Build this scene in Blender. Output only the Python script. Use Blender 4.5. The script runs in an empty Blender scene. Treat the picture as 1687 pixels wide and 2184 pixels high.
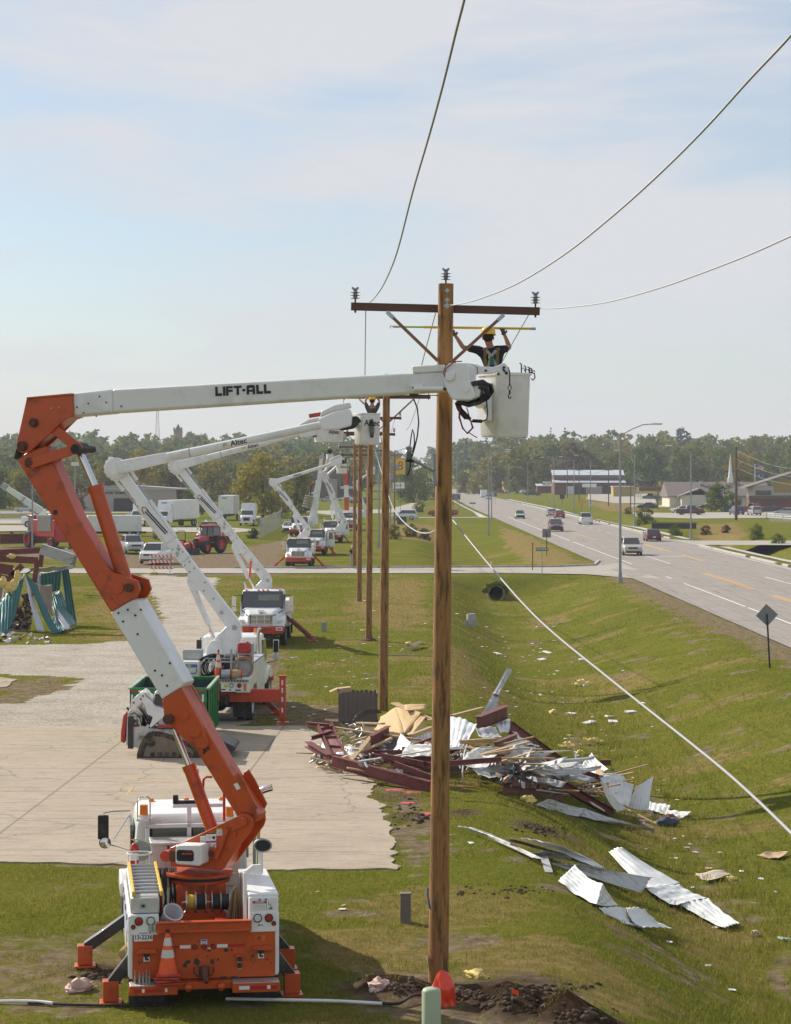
import bpy,math,random
import numpy as np
from mathutils import Vector,Matrix,Euler,noise
V=Vector
R=math.radians
rnd=random.Random(7)
scene=bpy.context.scene
COL=scene.collection
# ---- camera
F,CU,HV,CAMZ=4920.0,843.5,1009.0,8.2
cam_d=bpy.data.cameras.new('camera')
cam=bpy.data.objects.new('camera',cam_d)
COL.objects.link(cam)
cam.location=(0,0,CAMZ)
cam.rotation_euler=(R(90),0,0)
cam_d.sensor_fit='HORIZONTAL'
cam_d.sensor_width=24.0
cam_d.lens=F/1687.0*24.0
cam_d.shift_y=-(1091.5-HV)/1687.0
cam_d.clip_start=0.5
cam_d.clip_end=20000
scene.camera=cam
# ---- sky, sun, exposure
SUN_AZ=V((-0.72,0.69,0)).normalized()
SUN_EL=R(33)
world=bpy.data.worlds.new('World')
scene.world=world
world.use_nodes=True
wn,wl=world.node_tree.nodes,world.node_tree.links
bg=wn['Background']
sky=wn.new('ShaderNodeTexSky')
sky.sky_type='NISHITA'
sky.sun_disc=False
sky.sun_elevation=SUN_EL
sky.sun_rotation=math.atan2(SUN_AZ.x,SUN_AZ.y)
sky.air_density=1.0
sky.dust_density=0.6
sky.ozone_density=3.5
tc=wn.new('ShaderNodeTexCoord')
mp=wn.new('ShaderNodeMapping');mp.inputs['Scale'].default_value=(2.0,2.0,9.0)
mp.inputs['Rotation'].default_value=(R(3),R(-5),0)
nz=wn.new('ShaderNodeTexNoise');nz.inputs['Scale'].default_value=2.3
nz.inputs['Detail'].default_value=7;nz.inputs['Roughness'].default_value=0.55;nz.inputs['Distortion'].default_value=0.25
cr=wn.new('ShaderNodeValToRGB')
cr.color_ramp.elements[0].position=0.40;cr.color_ramp.elements[0].color=(0.24,0.24,0.24,1)
cr.color_ramp.elements[1].position=0.62;cr.color_ramp.elements[1].color=(0.96,0.96,0.96,1)
mx=wn.new('ShaderNodeMix');mx.data_type='RGBA'
mx.inputs['B'].default_value=(6.45,6.55,6.85,1)
wl.new(tc.outputs['Generated'],mp.inputs['Vector']);wl.new(mp.outputs['Vector'],nz.inputs['Vector'])
wl.new(nz.outputs['Fac'],cr.inputs['Fac']);sx_=wn.new('ShaderNodeSeparateXYZ');wl.new(tc.outputs['Generated'],sx_.inputs['Vector'])
hz_=wn.new('ShaderNodeMapRange');hz_.inputs['From Min'].default_value=0.0;hz_.inputs['From Max'].default_value=0.11;hz_.inputs['To Min'].default_value=0.92;hz_.inputs['To Max'].default_value=0.0
wl.new(sx_.outputs['Z'],hz_.inputs['Value'])
mxx=wn.new('ShaderNodeMath');mxx.operation='MAXIMUM';wl.new(hz_.outputs['Result'],mxx.inputs[0]);wl.new(cr.outputs['Color'],mxx.inputs[1])
wl.new(mxx.outputs[0],mx.inputs['Factor'])
wl.new(sky.outputs['Color'],mx.inputs['A']);wl.new(mx.outputs['Result'],bg.inputs['Color'])
bg.inputs['Strength'].default_value=0.092
sun_d=bpy.data.lights.new('sun','SUN')
sun_d.energy=5.0
sun_d.angle=R(0.53)
sun_d.color=(1.0,0.93,0.82)
sun=bpy.data.objects.new('sun',sun_d)
COL.objects.link(sun)
sdir=(SUN_AZ*math.cos(SUN_EL)+V((0,0,math.sin(SUN_EL))))
sun.rotation_euler=sdir.to_track_quat('Z','Y').to_euler()
sun.location=(-30,40,60)
scene.view_settings.view_transform='Standard'
scene.view_settings.look='None'
scene.view_settings.exposure=0.3
scene.view_settings.gamma=1.0
scene.view_settings.use_curve_mapping=False
scene.cycles.max_bounces=6
scene.cycles.diffuse_bounces=3
scene.cycles.transparent_max_bounces=6
scene.cycles.use_denoising=True
# ---- picture units -> world
def px(u,v,d):
 return V(((u-CU)/F*d,d,CAMZ-(v-HV)/F*d))
def gnd(u,v,z=0.0):
 d=(CAMZ-z)*F/(v-HV)
 return V(((u-CU)/F*d,d,z))
def smooth(a,b,x):
 t=np.clip((x-a)/(b-a),0,1)
 return t*t*(3-2*t)
_rs=np.random.RandomState(5)
_tab=_rs.rand(256,256)
def vnoise(x,y,s=1.0):
 x=np.asarray(x,float)/s;y=np.asarray(y,float)/s
 xi=np.floor(x).astype(int);yi=np.floor(y).astype(int)
 fx=x-xi;fy=y-yi
 fx=fx*fx*(3-2*fx);fy=fy*fy*(3-2*fy)
 g=lambda a,b:_tab[a%256,b%256]
 return(g(xi,yi)*(1-fx)+g(xi+1,yi)*fx)*(1-fy)+(g(xi,yi+1)*(1-fx)+g(xi+1,yi+1)*fx)*fy
def fbm(x,y,s=1.0,o=4):
 a,t,n=0.5,0.0,0.0
 for k in range(o):
  t=t+a*vnoise(x+17*k,y-31*k,s);n+=a
  a*=0.5;s*=0.5
 return t/n
# ---- terrain height
def road_cx(y):
 y=np.asarray(y,float)
 return 26.4-0.0013*(y-100)+np.where(y>820,-(np.minimum(y,1050)-820)**2*0.00021,0)-np.where(y>1050,(y-1050)*0.004,0)
def road_hw(y):
 return 7.9-1.5*smooth(500,900,np.asarray(y,float))
def terrain(x,y):
 x=np.asarray(x,float);y=np.asarray(y,float)
 c=7.5+0.5*np.sin(y*0.045)
 wl_=5.6;wr=9.6
 t=np.where(x<c,np.clip((c-x)/wl_,0,1),np.clip((x-c)/wr,0,1))
 prof=(np.cos(np.pi*np.clip((t-0.06)/0.94,0,1))+1)*0.5
 dep=1.85*smooth(188.4,181.8,y)+1.0*smooth(201,210,y)*smooth(400,300,y)
 z=-dep*prof
 z=z+0.05*(fbm(x,y,6.0,3)-0.5)*smooth(0.5,3,np.abs(x+3.0)*0+np.where((x<1.5)&(y>47)&(y<76),0,3))
 z=z-1.3*np.exp(-((x-41.5)/2.6)**2)*smooth(208,222,y)*smooth(330,300,y)
 z=z-0.9*np.exp(-((x-40.5)/3.0)**2)*smooth(340,380,y)*smooth(520,470,y)
 hill=17.0*smooth(640,1500,y)*(0.75+0.5*vnoise(x,y,420.0))
 rc=road_cx(y)
 cut=np.exp(-((x-rc)/26.0)**2)
 hill=hill*(1-cut)+cut*9.5*smooth(860,1700,y)
 z=z+hill
 return z
def th(x,y):
 return float(terrain(x,y))
def gter(u,v,dz=0.0):
 """ground point seen at picture position u, v"""
 d=20.0
 step=0.25
 while d<4000:
  p=px(u,v,d)
  if p.z<=th(p.x,p.y)+dz:
   lo,hi=d-step,d
   for _ in range(18):
    m=(lo+hi)/2;p=px(u,v,m)
    if p.z<=th(p.x,p.y)+dz:hi=m
    else:lo=m
   return px(u,v,hi)
  step=max(0.25,d*0.01);d+=step
 return px(u,v,d)
# ---- mesh builder
def frame_from(d,up=V((0,0,1))):
 d=d.normalized()
 if abs(d.dot(up))>0.99:up=V((0,1,0))
 s=d.cross(up).normalized()
 return d,s,s.cross(d).normalized()
class MB:
 def __init__(self):
  self.v=[];self.f=[];self.m=[]
 def add(self,vs,fs,mi=0,M=None):
  o=len(self.v)
  if M is not None:vs=[M@V(p)for p in vs]
  self.v+=[tuple(p)for p in vs]
  self.f+=[tuple(i+o for i in f)for f in fs]
  self.m+=[mi]*len(fs)
  return self
 def box(self,c,s,mi=0,rot=None,M=None,taper=None):
  hx,hy,hz=s[0]/2,s[1]/2,s[2]/2
  tx,ty=taper if taper else(1,1)
  vs=[V((-hx,-hy,-hz)),V((hx,-hy,-hz)),V((hx,hy,-hz)),V((-hx,hy,-hz)),V((-hx*tx,-hy*ty,hz)),V((hx*tx,-hy*ty,hz)),V((hx*tx,hy*ty,hz)),V((-hx*tx,hy*ty,hz))]
  if rot is not None:
   E=Euler(rot).to_matrix();vs=[E@p for p in vs]
  vs=[p+V(c)for p in vs]
  return self.add(vs,[(0,3,2,1),(4,5,6,7),(0,1,5,4),(1,2,6,5),(2,3,7,6),(3,0,4,7)],mi,M)
 def bar(self,p,q,w,h,mi=0,up=V((0,0,1)),w2=None,h2=None):
  p=V(p);q=V(q)
  d,s,t=frame_from(q-p,V(up))
  w2=w if w2 is None else w2;h2=h if h2 is None else h2
  vs=[]
  for c,a,b in((p,w,h),(q,w2,h2)):
   for sx,sz in((-1,-1),(1,-1),(1,1),(-1,1)):
    vs.append(c+s*sx*a/2+t*sz*b/2)
  return self.add(vs,[(3,2,1,0),(4,5,6,7),(0,1,5,4),(1,2,6,5),(2,3,7,6),(3,0,4,7)],mi)
 def tube(self,pts,r,n=8,mi=0,cap=True):
  pts=[V(p)for p in pts]
  k=len(pts)
  rs=r if isinstance(r,(list,tuple))else[r]*k
  vs=[];fs=[]
  ref=None
  for i,p in enumerate(pts):
   d=(pts[min(i+1,k-1)]-pts[max(i-1,0)])
   if d.length<1e-9:d=V((0,0,1))
   d.normalize()
   if ref is None:
    ref=V((0,0,1))if abs(d.z)<0.9 else V((1,0,0))
   s=d.cross(ref)
   if s.length<1e-6:s=d.cross(V((0.3,0.8,0.1)))
   s.normalize();t=s.cross(d);ref=t.copy()
   for j in range(n):
    a=2*math.pi*j/n
    vs.append(p+(s*math.cos(a)+t*math.sin(a))*rs[i])
  for i in range(k-1):
   for j in range(n):
    a=i*n+j;b=i*n+(j+1)%n
    fs.append((a,b,b+n,a+n))
  if cap:
   fs.append(tuple(range(n))[::-1]);fs.append(tuple(range((k-1)*n,k*n)))
  return self.add(vs,fs,mi)
 def cyl(self,p,q,r,r2=None,n=16,mi=0,cap=True):
  return self.tube([p,q],[r,r if r2 is None else r2],n,mi,cap)
 def prism(self,poly,o,ax,ay,az,t0,t1,mi=0):
  o,ax,ay,az=V(o),V(ax),V(ay),V(az)
  n=len(poly)
  vs=[o+ax*a+ay*b+az*t for t in(t0,t1)for a,b in poly]
  fs=[tuple(range(n))[::-1],tuple(range(n,2*n))]
  fs+=[(i,(i+1)%n,n+(i+1)%n,n+i)for i in range(n)]
  return self.add(vs,fs,mi)
 def lathe(self,prof,n=16,mi=0,M=None,cap=True):
  vs=[V((r*math.cos(2*math.pi*j/n),r*math.sin(2*math.pi*j/n),z))for r,z in prof for j in range(n)]
  fs=[]
  for i in range(len(prof)-1):
   for j in range(n):
    a=i*n+j;b=i*n+(j+1)%n
    fs.append((a,b,b+n,a+n))
  if cap:
   fs.append(tuple(range(n))[::-1]);k=len(prof)-1;fs.append(tuple(range(k*n,k*n+n)))
  return self.add(vs,fs,mi,M)
 def ball(self,c,r,n=12,m=8,mi=0,M=None,jit=0):
  if not isinstance(r,(tuple,list)):r=(r,r,r)
  c=V(c);vs=[];fs=[]
  for i in range(m+1):
   t=math.pi*i/m
   for j in range(n):
    a=2*math.pi*j/n
    k=1+(rnd.uniform(-jit,jit)if 0<i<m else 0)
    vs.append(c+V((r[0]*math.sin(t)*math.cos(a)*k,r[1]*math.sin(t)*math.sin(a)*k,r[2]*math.cos(t)*k)))
  for i in range(m):
   for j in range(n):
    a=i*n+j;b=i*n+(j+1)%n
    fs.append((a+n,b+n,b,a))
  return self.add(vs,fs,mi,M)
 def grid(self,fn,nu,nv,mi=0):
  vs=[fn(i/nu,j/nv)for j in range(nv+1)for i in range(nu+1)]
  fs=[(j*(nu+1)+i,j*(nu+1)+i+1,(j+1)*(nu+1)+i+1,(j+1)*(nu+1)+i)for j in range(nv)for i in range(nu)]
  return self.add(vs,fs,mi)
 def loft(self,rings,mi=0,cap=True):
  n=len(rings[0]);vs=[p for r in rings for p in r];fs=[]
  for i in range(len(rings)-1):
   for j in range(n):
    a=i*n+j;b=i*n+(j+1)%n
    fs.append((a,b,b+n,a+n))
  if cap:
   fs.append(tuple(range(n))[::-1]);k=len(rings)-1;fs.append(tuple(range(k*n,k*n+n)))
  return self.add(vs,fs,mi)
 def mesh(self,name,mats,ang=38,M=None):
  me=bpy.data.meshes.new(name)
  vs=self.v
  if M is not None:vs=[tuple(M@V(p))for p in vs]
  me.from_pydata(vs,[],self.f)
  for m in(mats if isinstance(mats,(list,tuple))else[mats]):me.materials.append(m)
  if any(self.m):me.polygons.foreach_set('material_index',self.m)
  if ang:
   me.polygons.foreach_set('use_smooth',[True]*len(me.polygons))
   me.set_sharp_from_angle(angle=R(ang))
  me.update()
  return me
 def build(self,name,mats,parent=None,ang=38,bev=0,seg=2,world=False,solid=0,fix=True):
  """link as ONE mesh object; world=True: the points are in world space and the parent is already placed"""
  M=None
  if world and parent is not None:
   q=parent;L=Matrix.Identity(4)
   while q is not None:
    L=(Matrix.Translation(q.location)@q.rotation_euler.to_matrix().to_4x4()@Matrix.Diagonal((*q.scale,1)))@L
    q=q.parent
   M=L.inverted()
  me=self.mesh(name,mats,ang,M)
  if fix:
   import bmesh
   b=bmesh.new();b.from_mesh(me);bmesh.ops.recalc_face_normals(b,faces=b.faces);b.to_mesh(me);b.free()
  ob=bpy.data.objects.new(name,me)
  COL.objects.link(ob)
  if parent is not None:ob.parent=parent
  if solid:
   s=ob.modifiers.new('thickness','SOLIDIFY');s.thickness=solid;s.offset=0
  if bev:
   b=ob.modifiers.new('bevel','BEVEL');b.width=bev;b.segments=seg;b.limit_method='ANGLE';b.angle_limit=R(35)
   b.harden_normals=False
  return ob
def tag(o,label=None,cat=None,group=None,kind=None):
 if label:o['label']=label
 if cat:o['category']=cat
 if group:o['group']=group
 if kind:o['kind']=kind
 return o
def thing(name,label,cat,loc=(0,0,0),rz=0.0,group=None):
 o=bpy.data.objects.new(name,None)
 o.empty_display_size=0.3
 COL.objects.link(o)
 o.location=loc;o.rotation_euler=(0,0,rz)
 return tag(o,label,cat,group)
def kids(o):
 return[c for c in COL.objects if c.parent==o]
_kid_cache={}
def dup(root,loc=None,rz=None,label=None,group=None,scale=None,recolor=None):
 """copy of a thing with copies of its parts and sub-parts (mesh data shared)"""
 def rec(o,parent):
  c=o.copy();COL.objects.link(c);c.parent=parent
  if recolor and o.type=='MESH' and o.data.materials:
   for i,s in enumerate(c.material_slots):
    if s.material and s.material.name in recolor:
     nm=s.material.name;s.link='OBJECT';s.material=recolor[nm]
  for ch in list(o.children):rec(ch,c)
  return c
 r=rec(root,None)
 if loc is not None:r.location=loc
 if rz is not None:r.rotation_euler=(0,0,rz)
 if label:r['label']=label
 if group:r['group']=group
 if scale is not None:r.scale=(scale,)*3 if not isinstance(scale,(tuple,list))else scale
 return r
def text_mesh(s,size=1.0,bold=0.0,ext=0.002,align='CENTER',width=1.0):
 cu=bpy.data.curves.new('lettering','FONT')
 cu.body=s;cu.size=size;cu.align_x=align;cu.align_y='CENTER';cu.offset=bold;cu.extrude=ext
 cu.resolution_u=3
 ob=bpy.data.objects.new('lettering',cu)
 COL.objects.link(ob)
 bpy.context.view_layer.update()
 dg=bpy.context.evaluated_depsgraph_get()
 me=bpy.data.meshes.new_from_object(ob.evaluated_get(dg))
 COL.objects.unlink(ob);bpy.data.objects.remove(ob)
 if width!=1.0:
  for vv in me.vertices:vv.co.x*=width
 return me
def text(s,parent,o,ax,ay,m,size,bold=0.0,width=1.0,name='lettering',world=False,align='CENTER'):
 """text lying in the plane o, ax, ay"""
 me=text_mesh(s,size,bold,0.002,align,width)
 ax=V(ax).normalized();ay=V(ay);az=ax.cross(ay).normalized();ay=az.cross(ax)
 M=Matrix(((ax.x,ay.x,az.x,o[0]),(ax.y,ay.y,az.y,o[1]),(ax.z,ay.z,az.z,o[2]),(0,0,0,1)))
 if world:
  q=parent;L=Matrix.Identity(4)
  while q is not None:
   L=(Matrix.Translation(q.location)@q.rotation_euler.to_matrix().to_4x4())@L;q=q.parent
  M=L.inverted()@M
 me.transform(M)
 me.materials.clear();me.materials.append(m)
 me.name=name
 ob=bpy.data.objects.new(name,me);COL.objects.link(ob)
 if parent is not None:ob.parent=parent
 return ob
# ---- materials
MATS={}
def mat(name,col,rough=0.5,metal=0.0,var=0.12,scale=4.0,bump=0.0,bscale=30.0,dirt=None,dscale=3.0,damt=0.5,spec=0.5,coat=0.0,stretch=(1,1,1),emit=None,alpha=1.0,trans=0.0,dlo=0.5):
 """procedural surface: base colour with noise, optional stains of another colour, fine bump"""
 if name in MATS:return MATS[name]
 m=bpy.data.materials.new(name);m.use_nodes=True
 n,l=m.node_tree.nodes,m.node_tree.links
 b=n['Principled BSDF']
 b.inputs['Metallic'].default_value=metal
 b.inputs['Roughness'].default_value=rough
 b.inputs['Specular IOR Level'].default_value=spec
 b.inputs['Coat Weight'].default_value=coat
 b.inputs['Coat Roughness'].default_value=0.1
 if trans:b.inputs['Transmission Weight'].default_value=trans
 if alpha<1:b.inputs['Alpha'].default_value=alpha
 tc=n.new('ShaderNodeTexCoord');mp=n.new('ShaderNodeMapping');mp.inputs['Scale'].default_value=stretch
 l.new(tc.outputs['Object'],mp.inputs['Vector'])
 nz=n.new('ShaderNodeTexNoise');nz.inputs['Scale'].default_value=scale;nz.inputs['Detail'].default_value=5
 l.new(mp.outputs['Vector'],nz.inputs['Vector'])
 mx=n.new('ShaderNodeMix');mx.data_type='RGBA'
 mx.inputs['A'].default_value=(*[c*(1-var)for c in col],1)
 mx.inputs['B'].default_value=(*[min(1,c*(1+var))for c in col],1)
 l.new(nz.outputs['Fac'],mx.inputs['Factor'])
 out=mx.outputs['Result']
 if dirt:
  n2=n.new('ShaderNodeTexNoise');n2.inputs['Scale'].default_value=dscale;n2.inputs['Detail'].default_value=8
  n2.inputs['Roughness'].default_value=0.65
  l.new(mp.outputs['Vector'],n2.inputs['Vector'])
  rp=n.new('ShaderNodeMapRange');rp.inputs['From Min'].default_value=dlo;rp.inputs['From Max'].default_value=dlo+0.12
  rp.inputs['To Max'].default_value=damt
  l.new(n2.outputs['Fac'],rp.inputs['Value'])
  m2=n.new('ShaderNodeMix');m2.data_type='RGBA';m2.inputs['B'].default_value=(*dirt,1)
  l.new(rp.outputs['Result'],m2.inputs['Factor']);l.new(out,m2.inputs['A']);out=m2.outputs['Result']
  ra=n.new('ShaderNodeMapRange');ra.inputs['To Min'].default_value=rough;ra.inputs['To Max'].default_value=min(1,rough+0.3)
  l.new(rp.outputs['Result'],ra.inputs['Value']);l.new(ra.outputs['Result'],b.inputs['Roughness'])
 l.new(out,b.inputs['Base Color'])
 if emit:
  b.inputs['Emission Color'].default_value=(*emit[0],1);b.inputs['Emission Strength'].default_value=emit[1]
 if bump:
  n3=n.new('ShaderNodeTexNoise');n3.inputs['Scale'].default_value=bscale;n3.inputs['Detail'].default_value=4
  l.new(mp.outputs['Vector'],n3.inputs['Vector'])
  bp=n.new('ShaderNodeBump');bp.inputs['Strength'].default_value=bump;bp.inputs['Distance'].default_value=0.02
  l.new(n3.outputs['Fac'],bp.inputs['Height']);l.new(bp.outputs['Normal'],b.inputs['Normal'])
 MATS[name]=m
 return m
white=mat('white_paint',(0.78,0.78,0.77),0.3,var=0.03,dirt=(0.42,0.39,0.34),dscale=1.3,damt=0.28,dlo=0.52,coat=0.2)
whiteold=mat('old_white_paint',(0.68,0.67,0.63),0.42,var=0.05,dirt=(0.30,0.25,0.19),dscale=2.2,damt=0.45,dlo=0.55)
fibre=mat('fibreglass',(0.75,0.745,0.72),0.35,var=0.04,dirt=(0.40,0.37,0.32),dscale=1.8,damt=0.25,dlo=0.5)
orange=mat('orange_paint',(0.52,0.072,0.005),0.38,var=0.14,scale=2.0,dirt=(0.13,0.03,0.012),dscale=2.6,damt=0.6,dlo=0.54,coat=0.15)
orangechip=mat('chipped_orange_paint',(0.53,0.080,0.006),0.45,var=0.14,dirt=(0.06,0.028,0.02),dscale=5.0,damt=0.85,dlo=0.59)
redor=mat('red_orange_paint',(0.55,0.055,0.018),0.38,var=0.12,dirt=(0.14,0.03,0.02),dscale=3.0,damt=0.5,dlo=0.55)
black=mat('black_rubber',(0.018,0.018,0.019),0.75,var=0.3,dirt=(0.10,0.085,0.065),dscale=4,damt=0.5,dlo=0.5)
dark=mat('dark_steel',(0.04,0.04,0.042),0.55,0.3,var=0.3,dirt=(0.09,0.06,0.04),dscale=5,damt=0.5)
chrome=mat('polished_metal',(0.72,0.73,0.75),0.16,1.0,var=0.05)
steel=mat('galvanised_steel',(0.42,0.43,0.44),0.42,0.75,var=0.15,scale=12)
treadplate=mat('diamond_plate',(0.55,0.54,0.51),0.38,0.7,var=0.12,scale=20,bump=0.7,bscale=60)
glass=mat('dark_glass',(0.025,0.03,0.034),0.06,0.0,var=0.2,spec=0.9,coat=0.6)
glassg=mat('green_glass',(0.16,0.19,0.14),0.12,0.0,var=0.3,spec=0.8)
redlens=mat('red_lens',(0.36,0.012,0.014),0.18,var=0.2,coat=0.5)
amber=mat('amber_lens',(0.75,0.20,0.012),0.2,var=0.1,coat=0.5)
clearlens=mat('clear_lens',(0.62,0.64,0.62),0.15,var=0.2,coat=0.5)
reflw=mat('white_reflector',(0.78,0.78,0.78),0.3,var=0.08)
reflr=mat('red_reflector',(0.40,0.02,0.015),0.35,var=0.2)
ink=mat('black_lettering',(0.015,0.015,0.017),0.5,var=0.1)
bluep=mat('blue_stripe',(0.05,0.13,0.45),0.35,var=0.1)
yellow=mat('yellow_paint',(0.72,0.46,0.02),0.4,var=0.1,dirt=(0.3,0.2,0.05),damt=0.4)
safety=mat('yellow_helmet',(0.80,0.50,0.01),0.25,var=0.05,coat=0.4)
redpaint=mat('red_paint',(0.45,0.02,0.02),0.3,var=0.1,coat=0.3)
conem=mat('cone_orange',(0.85,0.10,0.012),0.5,var=0.08,dirt=(0.3,0.08,0.04),damt=0.4)
greenp=mat('green_paint',(0.012,0.20,0.045),0.42,var=0.15,dirt=(0.03,0.09,0.035),dscale=2.5,damt=0.6)
woodpole=mat('treated_pole_wood',(0.31,0.148,0.040),0.65,var=0.6,scale=2.2,stretch=(6,6,0.9),dirt=(0.050,0.026,0.012),dscale=1.7,damt=0.75,dlo=0.50,bump=0.5,bscale=16)
woodarm=mat('crossarm_wood',(0.10,0.045,0.03),0.7,var=0.3,scale=3,stretch=(0.6,6,6),bump=0.3)
woodbrace=mat('brace_wood',(0.20,0.10,0.055),0.65,var=0.25,scale=3,bump=0.2)
lumber=mat('raw_lumber',(0.48,0.32,0.16),0.75,var=0.2,scale=5,stretch=(1,6,6),dirt=(0.25,0.16,0.09),damt=0.5,bump=0.2)
osb=mat('chipboard',(0.55,0.38,0.18),0.8,var=0.35,scale=26,dirt=(0.35,0.22,0.10),dscale=18,damt=0.6,bump=0.3,bscale=60)
fencew=mat('weathered_fence_wood',(0.17,0.135,0.115),0.85,var=0.25,scale=3,stretch=(6,6,0.6),bump=0.3)
sheetw=mat('white_sheet_metal',(0.70,0.71,0.70),0.5,0.0,var=0.05,dirt=(0.38,0.36,0.32),dscale=1.6,damt=0.45,dlo=0.56)
sheetg=mat('grey_sheet_metal',(0.40,0.40,0.39),0.55,0.0,var=0.1,dirt=(0.16,0.15,0.14),dscale=3,damt=0.5)
sheetdk=mat('dark_sheet_metal',(0.10,0.105,0.115),0.45,0.4,var=0.2,dirt=(0.22,0.20,0.18),damt=0.4)
maroon=mat('maroon_primer',(0.16,0.035,0.032),0.55,var=0.2,dirt=(0.08,0.03,0.025),dscale=4,damt=0.6)
insul=mat('yellow_insulation',(0.72,0.56,0.20),0.95,var=0.25,scale=9,bump=0.6)
insulp=mat('pink_insulation',(0.60,0.42,0.36),0.95,var=0.25,scale=9,bump=0.6)
litterw=mat('white_scrap',(0.72,0.72,0.70),0.8,var=0.15)
cardb=mat('cardboard',(0.46,0.31,0.19),0.85,var=0.15,bump=0.1)
teal=mat('teal_siding',(0.035,0.155,0.155),0.42,0.2,var=0.15,dirt=(0.10,0.14,0.135),damt=0.5)
skin=mat('skin',(0.36,0.17,0.105),0.6,var=0.1)
navy=mat('navy_cloth',(0.012,0.014,0.022),0.9,var=0.3)
hair=mat('dark_hair',(0.02,0.013,0.009),0.8,var=0.3)
denim=mat('denim',(0.06,0.08,0.13),0.9,var=0.2)
galv=mat('lamp_post_metal',(0.30,0.32,0.34),0.45,0.5,var=0.1)
palegreen=mat('pale_green_plastic',(0.36,0.42,0.29),0.5,var=0.08,dirt=(0.25,0.26,0.2),damt=0.3)
grn_cab=mat('utility_green',(0.035,0.07,0.045),0.5,var=0.1)
# ==== ground
def world_poly(pts,z=0.0):
 return np.array([(gnd(u,v,z).x,gnd(u,v,z).y)for u,v in pts])
def in_poly(x,y,poly):
 c=np.zeros(x.shape,bool);n=len(poly)
 for i in range(n):
  x1,y1=poly[i];x2,y2=poly[(i+1)%n]
  if y1==y2:continue
  k=((y1>y)!=(y2>y))&(x<(x2-x1)*(y-y1)/(y2-y1)+x1)
  c^=k
 return c
DIRT=[world_poly(p)for p in([(215,1184),(430,1184),(585,1156),(640,1150),(600,1180),(600,1226),(480,1228),(215,1224)],[(-40,1163),(215,1172),(215,1196),(-40,1186)],[(515,1395),(585,1385),(620,1430),(625,1500),(560,1540),(500,1545),(495,1460)],[(800,1675),(870,1680),(900,1770),(960,1810),(840,1850),(825,1760)],[(-20,2010),(140,1975),(240,1985),(270,2120),(150,2175),(-20,2150)],[(820,2062),(960,2085),(1080,2080),(1290,2120),(1410,2183),(1380,2260),(960,2240),(700,2140),(740,2090)],[(-20,1455),(120,1440),(180,1455),(60,1500),(-20,1510)],[(720,1545),(900,1540),(1000,1660),(930,1690),(760,1640)],[(590,1500),(720,1500),(820,1530),(800,1550),(600,1548)],)]
GRAVEL=[world_poly(p)for p in([(300,1224),(400,1229),(470,1232),(440,1262),(495,1300),(480,1380),(525,1440),(530,1548),(-60,1548),(-60,1505),(60,1498),(185,1450),(250,1420),(330,1350),(346,1312),(332,1272)],)]
GRAVEL.append(world_poly([(-90,1376),(150,1374),(285,1366),(345,1400),(250,1448),(120,1441),(-20,1436),(-90,1440)]))
DRY=[world_poly(p)for p in([(1068,1122),(1098,1130),(1150,1152),(1236,1193),(1200,1204),(1120,1192),(1080,1160)],[(165,1300),(270,1235),(345,1290),(352,1318),(300,1372),(200,1370),(240,1330)],[(780,1235),(905,1240),(915,1330),(820,1345),(740,1300)],[(1000,1990),(1160,1980),(1420,2060),(1480,2120),(1200,2120),(960,2080),(960,2020)],[(600,2030),(760,1990),(905,2030),(900,2080),(700,2080)],[(930,1370),(1020,1360),(1050,1440),(960,1480),(880,1460)],[(1430,1760),(1520,1700),(1610,1830),(1640,1990),(1560,1960),(1480,1840)],[(830,1112),(930,1118),(935,1150),(830,1152)],[(1250,1070),(1330,1072),(1400,1084),(1390,1092),(1290,1090)],[(1480,1120),(1570,1112),(1600,1140),(1540,1150),(1490,1146)],)]
def zone_at(x,y):
 wx=x+(fbm(x,y,1.6,3)-0.5)*2.2+(fbm(x,y,0.35,2)-0.5)*0.7
 wy=y+((fbm(x+91,y+13,1.6,3)-0.5)*2.6)*np.clip(y/60,0.6,3)
 r=np.zeros(x.shape);g=np.zeros(x.shape);b=np.zeros(x.shape)
 for k_,p in enumerate(DIRT):r=np.maximum(r,in_poly(wx,wy,p)*(1.0 if k_<2 else .42 if k_==4 else .62))
 for p in GRAVEL:g=np.maximum(g,in_poly(x+(wx-x)*0.5,y+(wy-y)*0.5,p)*1.0)
 for p in DRY:b=np.maximum(b,in_poly(wx,wy,p)*0.75)
 sh=(wx>road_cx(y)-road_hw(y)-1.9)&(wx<road_cx(y)-road_hw(y)+0.4)&(y>95)&(y<184)
 r=np.maximum(r,sh*0.6)
 r=np.where((wy>201)&(wy<203)&(x<16)&(x>-40),np.maximum(r,0.5),r)
 t=smooth(0.56,0.70,fbm(x+300,y,3.2,3))*(y<260)*0.62
 b=np.maximum(b,t)
 r=np.maximum(r,smooth(0.66,0.75,fbm(x-120,y+44,1.3,3))*0.6*(y<140))
 c=7.5+0.5*np.sin(y*0.045)
 r=np.maximum(r,np.exp(-((x-c+0.5*np.sin(y*0.6))/0.22)**2)*0.75*(y<90)*(fbm(x,y,3,2)>0.45))
 for ox in(0.0,1.9):
  lx=2.2+ox*0.55+(50-y)*0.33
  r=np.maximum(r,np.exp(-((x-lx)/0.16)**2)*0.9*(y>42.5)*(y<50.5)*(fbm(x,y,0.8,2)>0.42))
 return r,g,b
def axis(parts):
 out=[]
 for a,b,s in parts:
  out+=list(np.arange(a,b,s))
 return np.array(out)
ys=axis([(-40,28,4),(28,130,0.36),(130,262,0.9),(262,620,4)])
ys=np.concatenate([ys,620*(1.022**np.arange(0,70))])
xs=axis([(-34,44,0.42)])
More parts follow.
